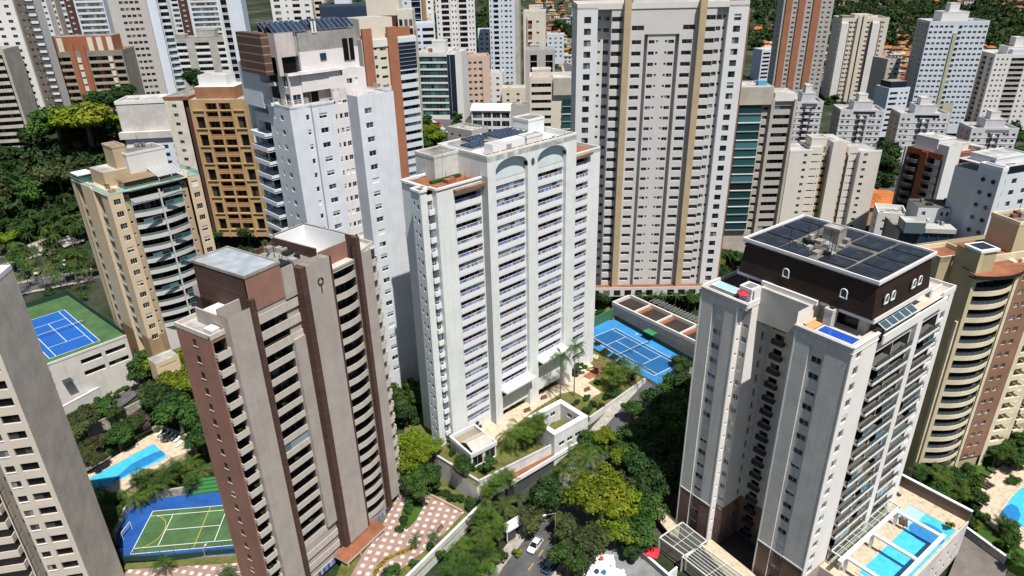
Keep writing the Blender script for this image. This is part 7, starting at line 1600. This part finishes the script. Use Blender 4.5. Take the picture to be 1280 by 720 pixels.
# lamps
def lamp(p, z, h, label, az=0, arm=1.8, name='street_lamp'):
    o = thing(name, label, 'lamp', (p[0], p[1], z), R(90-az)); b = MB(); b.bar((0,0,0),(0,0,h), .09, alum, n=8, r2=.06); b.build('pole', o); k = MB(); k.bar((0,0,h),(arm,0,h+.3), .05, alum); k.build('arm', o); q = MB(); q.box(arm-.1, arm+.5, -.15, .15, h+.24, h+.36, white); q.build('lamp_head', o)
p = G(694,676,-6); lamp(p, terr(p.x,p.y), 8, 'grey street lamp at the trees beside the white car', 250, 2.2)
p = G(690,578,.3)
for px, py, lb, az in ((792,443,'floodlight pole at the near side of the bright blue court', 50), (741,412,'floodlight pole at the far left corner of the bright blue court', 50), (722,471,'slim garden lamp by the playground path', 120), (520,618,'garden lamp at the far end of the checkered terrace', 120), (258,700,'garden lamp on the grass before the lower left sports court', 20)):
    z = .9 if 'court' in lb and px > 700 else .45 if px > 700 else -4.5 if px > 400 else -3.3
    lamp(G(px, py, z), z, 6 if 'flood' in lb else 3, lb, az, .6, 'floodlight_pole' if 'flood' in lb else 'garden_lamp')
# playground
o = thing('playground_slide', 'yellow slide with a wooden tower on the red playground mat', 'slide', G(744,466,.55), R(140)); b = MB(); yel = plain('yellow_plastic', (.65,.36,.02), .4); b.box(0, 2.6, -.35, .35, 0, .06, yel); 
b = MB(); b.poly([(0,-.35,1.6),(0,.35,1.6),(2.8,.35,.15),(2.8,-.35,.15)], yel)
for s in (-.35, .35): b.poly([(0,s,1.6),(2.8,s,.15),(2.8,s,.4),(0,s,1.9)], yel)
b.build('chute', o); k = MB(); wd = plain('playhouse_wood', (.16,.085,.055), .8)
for x in (-1.4, 0):
    for y in (-.7, .7): k.box(x-.06, x+.06, y-.06, y+.06, 0, 2.6, wd)
k.box(-1.45, .05, -.75, .75, 1.5, 1.6, wd); k.build('platform', o); q = MB(); q.poly([(-1.7,-1,2.5),(.3,-1,2.5),(.3,0,3.4),(-1.7,0,3.4)], wd); q.poly([(-1.7,1,2.5),(.3,1,2.5),(.3,0,3.4),(-1.7,0,3.4)], wd); q.build('playhouse_roof', o)
def bench(px, py, z, rz, label):
    o = thing('bench', label, 'bench', G(px, py, z), rz); b = MB(); b.box(-.9,.9,0,.5,.4,.47, wd); b.build('seat', o); k = MB(); k.box(-.9,.9,.46,.52,.5,.95, wd); k.build('backrest', o)
    for x in (-.8, .7): l = MB(); l.box(x, x+.1, .05, .45, 0, .4, dmetal); l.build('leg', o)
bench(660,487+28,.45, R(30), 'brown bench by the garden edge nearest the courtyard building'); bench(681,499,.45, R(30), 'brown bench on the plaza in front of the white tower'); bench(735,489,.5, R(30), 'brown bench beside the playground path'); bench(633,701,-6.0, R(60), 'dark bench on the pavement beside the middle street'); bench(552,663,zt, R(60), 'dark bench at the rim of the checkered terrace')
o = thing('guard_house', 'long flat white roof of a small gate shelter by the middle street', 'shelter', G(642,668,-6), R(38)); b = MB(); b.box(-2.6, 2.6, -1.1, 1.1, 2.7, 3.1, white); b.build('roof', o); k = MB(); k.box(-2.2, 0, -.8, .8, 0, 2.7, gl_dark); k.build('cabin', o)
for x in (-2.4, 2.2): q = MB(); q.box(x, x+.15, -.9, -.75, 0, 2.7, white); q.build('post', o)
o = thing('barrier_gate', 'red and white barrier by the gate shelter', 'barrier', G(652,645,-6), R(40)); b = MB(); redp = plain('barrier_red', (.5,.03,.02))
for i in range(6): b.box(i*.7, i*.7+.7, -.06, .06, 1.0, 1.14, redp if i % 2 else white)
b.build('barrier_arm', o); k = MB(); k.box(-.4, 0, -.2, .2, 0, 1.1, redp); k.build('barrier_post', o)
# building site: sheets and heaps
def tarp(px, py, r, label, seed, m):
    q = random.Random(seed); o = thing('tarpaulin', label, 'tarpaulin', G(px, py, -5.9)); b = MB(); n = 9; H = [[q.uniform(.1,.9)*(1 if 0 < i < n-1 and 0 < j < n-1 else .15) for j in range(n)] for i in range(n)]
    P = lambda i, j: (r*(i/(n-1)-.5)*2, r*.7*(j/(n-1)-.5)*2, H[i][j])
    for i in range(n-1):
        for j in range(n-1): b.poly([P(i,j),P(i+1,j),P(i+1,j+1),P(i,j+1)], m)
    b.build('sheet', o)
tarp(752,704,3.0,'crumpled white tarpaulin on the building site, at the bottom',1,white); tarp(740,718,2.6,'crumpled white tarpaulin cut by the bottom edge, nearer the street',2,white); tarp(768,720,2.4,'crumpled white tarpaulin against the driveway, cut by the bottom edge',3,white)
for px, py, c, nm in ((746,715,(.02,.06,.2),'dark blue'), (755,716,(.03,.2,.5),'bright blue'), (752,699,(.5,.12,.04),'orange')):
    o = thing('bundle', nm+' bundle lying on the white sheets of the building site', 'bundle', G(px, py, -5.0)); b = MB(); m_ = plain('bundle_'+nm.replace(' ', '_'), c)
    b.prism([(.45*math.cos(i*.9+.2), .35*math.sin(i*.9)) for i in range(7)], 0, .5, m_); b.prism([(.25*math.cos(i*.9+.2)+.05, .2*math.sin(i*.9)) for i in range(7)], .5, .75, m_); b.build('cloth', o)
# ---- hillside houses
HT = {}
def house_meshes(k):
    if k in HT: return HT[k]
    wl_, rf = k; wc = [plain('house_white', (.62,.60,.57), .9), plain('house_cream', (.52,.42,.29), .9), plain('house_grey', (.38,.37,.35), .9), plain('house_salmon', (.45,.27,.19), .9)][wl_]
    rc = [wall('orange_tiles', (.46,.15,.045), lines=.5, lw=.1, dirt=.3, mott=.25), wall('brown_red_tiles', (.27,.10,.055), lines=.5, lw=.1, dirt=.4, mott=.3), wall('grey_sheet_roof', (.40,.40,.40), dirt=.3, mott=.25), wall('pale_tiles', (.52,.33,.2), dirt=.4, mott=.3)][rf]
    b = MB(); b.box(-5, 5, -4, 4, -3, 5.4, wc, skip='d')
    for z in (.9, 3.6):
        for x in (-3.6, -.6, 2.4): b.box(x, x+1.4, -4.05, -4.0, z, z+1.2, gl_dark)
        for y in (-2.2, 1): b.box(-5.05, -5, y, y+1.4, z, z+1.2, gl_dark)
    r_ = MB()
    if rf == 2: r_.box(-5.4, 5.4, -4.4, 4.4, 5.4, 5.8, rc); r_.box(-2, 1, -1, 2, 5.8, 7.2, wc)
    else:
        e = [(-5.6,-4.6),(5.6,-4.6),(5.6,4.6),(-5.6,4.6)]; a, c = (-2.6,0,7.4), (2.6,0,7.4); E_ = [(*q,5.3) for q in e]
        r_.poly([E_[0],E_[1],c,a], rc); r_.poly([E_[2],E_[3],a,c], rc); r_.poly([E_[1],E_[2],c], rc); r_.poly([E_[3],E_[0],a], rc); r_.poly(list(reversed(E_)), wc)
    HT[k] = (b.mesh('wall'), r_.mesh('roof')); return HT[k]
WN = ['white', 'cream', 'grey', 'salmon']; RN = ['orange', 'brown', 'flat grey', 'pale']
def houses(x0, x1, y0, y1, sx, sy, where, sc=1.0, seed=1, skip=.08, rz0=None):
    r = random.Random(seed); y = y0
    while y <= y1:
        x = x0+r.uniform(0, sx)
        while x <= x1:
            if r.random() > skip:
                p = GT(x+r.uniform(-2,2), y+r.uniform(-1.5,1.5)); k = (r.choices([0,1,2,3], [6,3,2,2])[0], r.choices([0,1,2,3], [6,2,3,1])[0]); s = sc*r.uniform(.75,1.2)
                o = thing('house', 'house', 'house', p, (rz0 if rz0 is not None else r.uniform(-.4,.4))+r.choice([0, math.pi/2]), 'houses '+where); o.scale = (s, s, s*r.uniform(.8,1.15))
                for n, me in zip(('wall', 'roof'), house_meshes(k)): c = bpy.data.objects.new(n, me); C.objects.link(c); c.parent = o
                cluster(o, 'house '+where, '%s house with %s roof %s' % (WN[k[0]], RN[k[1]], where))
            x += sx*r.uniform(.8,1.25)
        y += sy
houses(668, 720, 3, 82, 12, 7, 'left of the wide grey tower', 1.0, 3); houses(944, 972, 36, 98, 12, 8, 'left of the red striped tower', 1.0, 5); houses(1018, 1046, 50, 98, 11, 8, 'between the red striped and cream towers', 1.0, 7); houses(1092, 1154, 44, 132, 11, 8, 'left of the olive striped tower', 1.0, 9); houses(1206, 1248, 56, 120, 12, 9, 'near the right edge tower', 1.0, 11); houses(1040, 1215, -6, 8, 13, 6, 'on the far right hillside', 1.2, 13); houses(1250, 1290, 2, 22, 14, 7, 'in the top right corner', 1.4, 15); houses(1030, 1075, -4, 6, 15, 7, 'above the red striped tower', 1.2, 17); houses(520, 545, 0, 14, 13, 7, 'at the top left of centre', 1.2, 19); houses(600, 680, -6, 3, 15, 6, 'on the far ridge at the centre', 1.2, 21); houses(1075, 1118, 262, 280, 22, 12, 'below the brown red tower', 1.3, 23)
# ================================================================ planting
def T(px, py, kind, r, where, z=None, hz=None, sq=.9):
    h = hz if hz is not None else (r*.55 if kind.startswith('bush') else r*1.35)
    if z is None: p = GT(px, py, h); zz = terr(p.x, p.y)
    else: p = G(px, py, z+h); zz = z
    return tree(kind, p.x, p.y, r, where, zz, h, sq)
def PT(px, py, h, where, z=None, kind='tall', sc=1.0):
    if z is None: p = GT(px, py, h); zz = terr(p.x, p.y)
    else: p = G(px, py, z+h); zz = z
    return palm(p.x, p.y, h, where, zz, kind, sc)
def scatter(n, poly, kinds, r0, r1, where, z=None, seed=1, hz=None):
    r = random.Random(seed); xs = [p[0] for p in poly]; ys = [p[1] for p in poly]; k = 0; tries = 0; got = []
    while k < n and tries < n*60:
        tries += 1; x, y = r.uniform(min(xs), max(xs)), r.uniform(min(ys), max(ys)); ins = False
        for i in range(len(poly)):
            (ax, ay), (bx, by) = poly[i], poly[i-1]
            if (ay > y) != (by > y) and x < (bx-ax)*(y-ay)/(by-ay)+ax: ins = not ins
        if not ins or any((x-a)**2+((y-b)*1.4)**2 < (0.55*(r0+r1)/2*5)**2*.4 for a, b in got): continue
        got.append((x, y)); k += 1; kd = r.choice(kinds)
        if kd in ('tall', 'dark_palm', 'areca', 'areca_d'): PT(x, y, r.uniform(r0, r1), where, z, kd if kd != 'dark_palm' else 'dark', r.uniform(1.15, 1.5))
        else: T(x, y, kd, r.uniform(r0, r1), where, z, hz)
# middle street
mid = 'along the middle street'
for a in ((683,614,'dark',5.2),(745,620,'lime',6.2),(768,634,'lime_b',5.6),(760,602,'lime',4.6),(770,660,'lime',4.4),(757,548,'lime_b',3.0),(706,655,'olive',3.4),(664,646,'olive',3.6),(736,676,'olive_b',4.6),(712,694,'mid',4.2),(726,700,'olive',3.4),(797,660,'mid_c',4.6),(790,690,'dark',2.6)): T(*a, mid)
for a in ((800,575,'dark_b',5.4),(822,560,'dark',5.4),(790,600,'olive',4.0),(818,600,'dark',5.4),(806,630,'mid_c',4.4),(838,585,'dark',5.5),(800,545,'mid_c',5),(826,530,'mid',5),(850,520,'mid_c',5.5),(860,500,'mid',5),(845,480,'mid_b',4.8),(852,455,'mid',3.6),(780,572,'lime_b',3.8),(830,505,'dark',5),(790,510,'mid_c',3.0),(778,552,'mid',3.4),(815,495,'mid',3.2),(735,548,'mid_c',2.6)): T(*a, 'left of the grey mansard tower')
scatter(26, [(560,705),(600,640),(640,628),(638,650),(618,690),(590,740),(550,740)], ['tall','areca','tall','areca_d'], 3.2, 5.0, 'massed beside the middle street', -7, 3); scatter(10, [(560,715),(600,655),(630,640),(625,675),(590,735)], ['bush_y','bush','bush_d'], 1.6, 2.4, 'under the massed palms by the middle street', -6, 13)
for a in ((624,606,5.5),(612,618,4.5),(636,600,4.8)): PT(*a, 'below the pavilion wall', -4, 'areca', 1.4)
T(627,694,'bush',1.8,'on the verge of the middle street',-6); T(646,690,'bush_y',1.3,'on the verge of the middle street',-6); T(617,700,'bush',1.6,'on the verge of the middle street',-6)
for a in ((712,574,6,1.5),(724,560,6.5,1.5),(742,556,7,1.6),(728,590,6,1.6),(704,588,5.5,1.4),(758,550,6.5,1.4),(735,572,7,1.5)): PT(*a[:3], 'beside the garage front on the middle street', -6, 'tall', a[3])
# white tower garden
gd = 'in the white tower garden'
for a in ((662,536,4.6),(672,540,4),(650,533,4.4),(643,545,3.8),(634,542,4),(656,548,3.6),(668,530,4.2)): PT(*a, gd, .3, 'tall' if a[0] % 4 else 'areca', 1.5)
PT(701,444,13.5,'by the foot of the white tower',.4,'dark',1.45); PT(719,432,15,'by the foot of the white tower',.4,'dark',1.45); PT(676,521,5,gd,.3,'tall',.9)
for a in ((786,455,6,'tall'),(776,468,4,'areca'),(763,470,3.6,'areca'),(795,462,5.5,'tall'),(770,478,3.4,'areca')): PT(*a[:3], 'between the playground and the bright blue court', .4, a[3], 1.4)
for a in ((578,581,'mid_b',2.4),(612,578,'mid',2.0),(574,553,'bush',1.4),(566,566,'bush_d',1.2),(590,583,'bush_d',1.4),(586,574,'bush',1.2),(602,585,'bush',1.3),(571,543,'bush',1.6),(582,536,'bush',1.8),(563,547,'bush_d',1.5),(596,531,'bush_d',1.4),(592,526,'mid',1.6),(665,495+30,'bush',1.0),(722,502,'bush_d',1.0),(733,497,'bush',1.2),(741,505,'bush_d',1.4),(760,495,'bush_d',1.6),(752,508,'bush_d',1.5),(770,492,'bush',1.6),(735,512,'bush',1.6),(725,458,'mid',2.0),(718,467,'bush_d',1.4),(747,430,'bush_d',1.4),(757,440,'bush_d',1.6),(768,446,'bush_d',1.5),(778,452,'bush_d',1.7),(790,470,'bush_d',1.6),(757,460,'bush_y',1.5),(764,456,'bush',1.5),(746,478,'bush_d',1.2),(716,506,'bush',.8),(699,500,'bush_d',.9)): T(*a, gd, .3)
for a in ((540,560,'lime_b',2.6),(556,575,'bush_y',1.5),(530,553,'lime_b',2.6),(547,588,'bush_d',1.6)): T(*a, 'left of the pavilion', -.5)
for a in ((516,575,'lime_b',4.6),(528,592,'mid',4.2),(520,605,'mid_c',3.6),(512,553,'lime_b',3.6),(540,600,'mid',2.6)): T(*a, 'behind the checkered terrace', -4.5)
T(504,492,'mid',6.5,'in the shade left of the white tower',-1,7); T(498,512,'dark',5,'in the shade left of the white tower',-2,6); T(512,520,'dark',4,'in the shade left of the white tower',-2,4)
for a in ((510,637,'bush',1.4),(504,650,'bush_d',1.4),(513,628,'bush',1.3),(500,660,'bush',1.2),(512,625,'mid',1.5),(552,692,'bush',1.2),(537,682,'bush_d',1.1),(519,706,'bush',1.4),(494,712,'bush',1.6),(484,716,'bush_d',1.5),(590,628,'bush',1.6),(586,634,'bush_d',1.3)): T(*a, 'on the lawn by the checkered terrace', zt)
for a in ((519,672,2.6),(542,667,2.2),(487,716,2.4)): PT(*a, 'on the lawn by the checkered terrace', zt, 'dark', .75)
scatter(16, [(532,612),(545,606),(606,636),(600,640),(570,626)], ['bush_d','bush'], .7, 1.1, 'in the hedge row above the terrace lawn', zt, 8)
# left garden
lg_ = 'in the garden left of the brown tower'
for a in ((195,445,'mid',6),(215,452,'lime',6),(230,448,'mid',5.6),(178,462,'mid_c',5),(215,478,'lime_b',5),(238,480,'lime_b',4.6),(200,500,'dark_b',5),(220,510,'mid',5.4),(245,515,'mid',4.6),(185,490,'olive',4),(250,545,'dark',4)): T(*a, lg_, -1)
for a in ((130,505,'mid_c',3.4),(112,515,'olive',3.0),(100,530,'olive',3.8),(142,514,'mid',2.4)): T(*a, 'along the lane above the left pool', -1)
for a in ((160,532,'mid',3.6),(145,545,'mid_c',3.4),(178,528,'pink',2.6),(170,522,'pink',2),(125,550,'pink',2.2),(140,560,'bush',2.2),(160,552,'bush',2),(120,575,'olive',2.6),(108,560,'olive',3)): T(*a, 'behind the left pool', zp)
scatter(26, [(120,640),(128,618),(165,605),(200,585),(240,570),(262,590),(250,606),(190,618),(160,632),(145,660),(128,680)], ['areca','tall','areca_d','tall'], 2.0, 3.2, 'between the left pool and the sports court', zp-.4, 21); scatter(14, [(122,650),(130,625),(165,612),(200,592),(235,580),(250,600),(190,615),(150,640)], ['bush','bush_d','bush_y'], 1.2, 1.9, 'between the left pool and the sports court', zp-.4, 22)
for a in ((202,702,3.6,'dark'),(284,712,2.4,'dark'),(122,612,3,'dark'),(240,560,3.5,'areca')): PT(*a[:3], 'at the lower left courts', -3.3, a[3], 1.15)
scatter(24, [(80,520),(160,478),(168,484),(84,530)], ['bush','bush_d'], .9, 1.3, 'in the hedge under the parking block', .5, 24)
# left street and wood
scatter(22, [(0,330),(20,305),(60,318),(110,312),(122,340),(60,350),(0,352)], ['tall','dark_palm','tall'], 5, 8, 'by the left street', None, 31); scatter(8, [(30,290),(100,270),(105,282),(40,302)], ['tall','dark_palm'], 7, 10, 'in front of the left wood', None, 32)
for a in ((95,322,'mid_c',4),(110,330,'olive',3.6),(85,335,'mid',3.4),(20,320,'mid',4),(5,300,'lime_b',4.5),(25,285,'mid',5),(55,275,'mid_c',5),(80,265,'mid',4.5),(100,372,'bush',2.4),(80,368,'mid',3),(62,365,'bush_d',2.4),(110,250,'mid_c',5.2)): T(*a, 'by the left street')
T(105,150,'lime',15,'at the top of the left wood',None,16,.75); T(68,152,'mid_c',11,'at the top of the left wood',None,14); T(72,222,'olive_b',9,'inside the left wood',None,12); T(100,210,'olive',7,'inside the left wood',None,9); T(45,235,'mid_c',8,'inside the left wood',None,10)
rw = random.Random(77); P = []
for _ in range(150):
    p = GT(rw.uniform(-25,120), rw.uniform(140,285), 5); P.append((p.x, p.y, rw.uniform(4.5,8)))
woods('wood', 'dark green wood at the left edge', P, [leaf_dark, leaf_dark, leaf_dark, leaf_olive], 6)
P = []
for _ in range(700):
    p = GT(rw.uniform(925,1300), rw.uniform(-3,58) if rw.random() < .75 else rw.uniform(-3,25), 4)
    P.append((p.x, p.y, rw.uniform(6,11)))
woods('hill_wood', 'wooded hillside behind the towers at the upper right', P, [leaf_dark, leaf_mid, leaf_dark, leaf_olive], 9)
P = []
for _ in range(160):
    p = GT(rw.choice([rw.uniform(520,548), rw.uniform(596,614), rw.uniform(430,450), rw.uniform(665,720), rw.uniform(205,225)]), rw.uniform(-3,70), 4); P.append((p.x, p.y, rw.uniform(4.5,8)))
woods('hill_wood', 'strips of green wood between the far white towers at the top', P, [leaf_mid, leaf_dark, leaf_olive], 10)
P = []
for _ in range(300):
    p = GT(rw.uniform(930,1280), rw.uniform(60,215), 3) if _ < 110 else GT(rw.uniform(1300,1700), rw.uniform(40,560), 3); P.append((p.x, p.y, rw.uniform(3.5,6)))
woods('town_trees', 'scattered street trees among the houses at the upper right', P, [leaf_dark, leaf_mid, leaf_olive], 12)
P = []
for _ in range(260):
    p = GT(rw.uniform(-40,720), rw.uniform(40,330), 3); P.append((p.x, p.y, rw.uniform(3.0,5.5)))
woods('town_trees', 'street trees filling the gaps between the towers at the upper left', P, [leaf_dark, leaf_mid, leaf_olive], 14)
for a in ((232,88,'mid',9),(255,82,'mid_c',9),(280,86,'mid',8),(245,98,'dark',8),(150,118,'dark',7),(125,122,'mid',7),(140,126,'dark_b',7)): T(*a, 'below the upper left blocks')
for a in ((538,165,'lime_b',5),(545,172,'lime_b',5),(533,178,'mid',4.5),(530,150,'mid',5),(572,158,'mid',4),(610,165,'mid',4.5),(595,170,'mid_b',3.6),(530,60,'olive',10),(440,22,'dark',10),(604,30,'dark',11),(606,60,'dark_b',10),(708,35,'dark',9),(700,28,'mid',9),(716,42,'dark',9),(690,50,'mid',5)): T(*a, 'between the towers at the back')
for a in ((272,268,'mid',4),(285,280,'dark',4.5),(270,292,'mid_c',4.5),(300,285,'olive',4.5),(315,276,'dark',4),(310,292,'mid_b',4.5),(258,300,'dark',4),(325,285,'mid',4)): T(*a, 'below the ochre framed building')
for a in ((300,272,7),(320,270,7),(308,280,6),(285,262,6)): PT(*a, 'below the ochre framed building', None, 'dark', 1.3)
for a in ((506,340,'mid',4),(505,372,'mid_c',3.6),(512,400,'bush',2.4),(503,310,'olive',4)): T(*a, 'in the gap left of the white tower')
PT(504,292,8,'in the gap left of the white tower',None,'dark',1.3)
sheet('lawn', PX([(484,440),(500,425),(520,402),(522,432),(490,450)], 2), 2, g_green, -4)
for a in ((750,372,'dark',3.6),(760,368,'mid',3.2),(745,385,'bush_y',2),(752,392,'bush',2),(775,364,'mid',3.2),(870,372,'mid',3.4),(858,368,'dark',3.2),(905,318,'mid_c',4.2),(897,330,'lime_b',3.2),(918,322,'mid',4),(905,340,'dark',3.6),(900,305,'mid',3.6)): T(*a, 'behind the bright blue court')
for a in ((800,368,6),(815,370,6),(828,368,6.5),(845,368,6),(862,366,6.5),(788,366,5.5),(908,318,7)): PT(*a, 'behind the bright blue court', None, 'dark', 1.1)
for a in ((1112,190,'dark',9),(1120,178,'dark',8),(1105,205,'dark_b',8),(1100,225,'dark',7),(1118,215,'olive',6),(1095,212,'mid',6)): T(*a, 'left of the brown red tower')
T(1272,172,'mid',6,'near the right edge'); T(1278,190,'mid_c',6,'near the right edge'); T(1035,190,'mid',4,'behind the cream ochre tower'); T(1107,150,'mid_b',5,'between the slotted blocks')
# right edge garden
scatter(30, [(1140,592),(1200,560),(1226,600),(1224,640),(1280,672),(1275,700),(1210,655),(1150,615)], ['bush','bush_d','mid_c','bush_y','areca_d'], 1.4, 2.6, 'below the beige curved tower', zf, 41); scatter(12, [(1236,560),(1262,540),(1285,545),(1285,570),(1245,590)], ['mid','mid_c','areca','bush_d'], 2.2, 3.6, 'behind the pool at the right edge', zf, 42); scatter(6, [(1170,590),(1215,590),(1215,620),(1180,620)], ['areca','dark_palm'], 2.6, 3.6, 'below the beige curved tower', zf, 43)
PT(870,690,3.4,'beside the pergola of the grey mansard tower',-7,'dark',.8); T(1266,600,'bush',1.6,'beside the curved pool at the right edge',zf); T(1188,656,'bush_y',1.2,'at the corner of the podium pool',1.2)
for a in ((560,590,'bush_y',1.0),(648,620,'bush',1.2)): T(*a, 'below the pavilion wall', -3.5)
# ================================================================ finish: towers' repeated parts, labels
for t in TOWERS: t.finish()
ORD = ['leftmost', 'second from left', 'third from left', 'fourth from left', 'fifth from left', 'sixth from left', 'seventh from left', 'eighth from left', 'ninth from left', 'tenth from left']
def ordinal(i, n):
    if i < 10 and i < n-1 or n == 1: return ORD[i]
    r = n-1-i
    if r == 0: return 'rightmost'
    if r < 10: return ORD[r].replace('left', 'right')
    return '%dth from left' % (i+1)
def px_of(o):
    p = o.location; q = proj((p.x, p.y, p.z+1)); return q[0] if q else 0
used = {}
for key, lst in CL.items():
    looks = {}
    for o, look in lst: looks.setdefault(look, []).append(o)
    for look, os_ in looks.items():
        os_.sort(key=px_of)
        for i, o in enumerate(os_): o['label'] = look if len(os_) == 1 else look+', '+ordinal(i, len(os_))
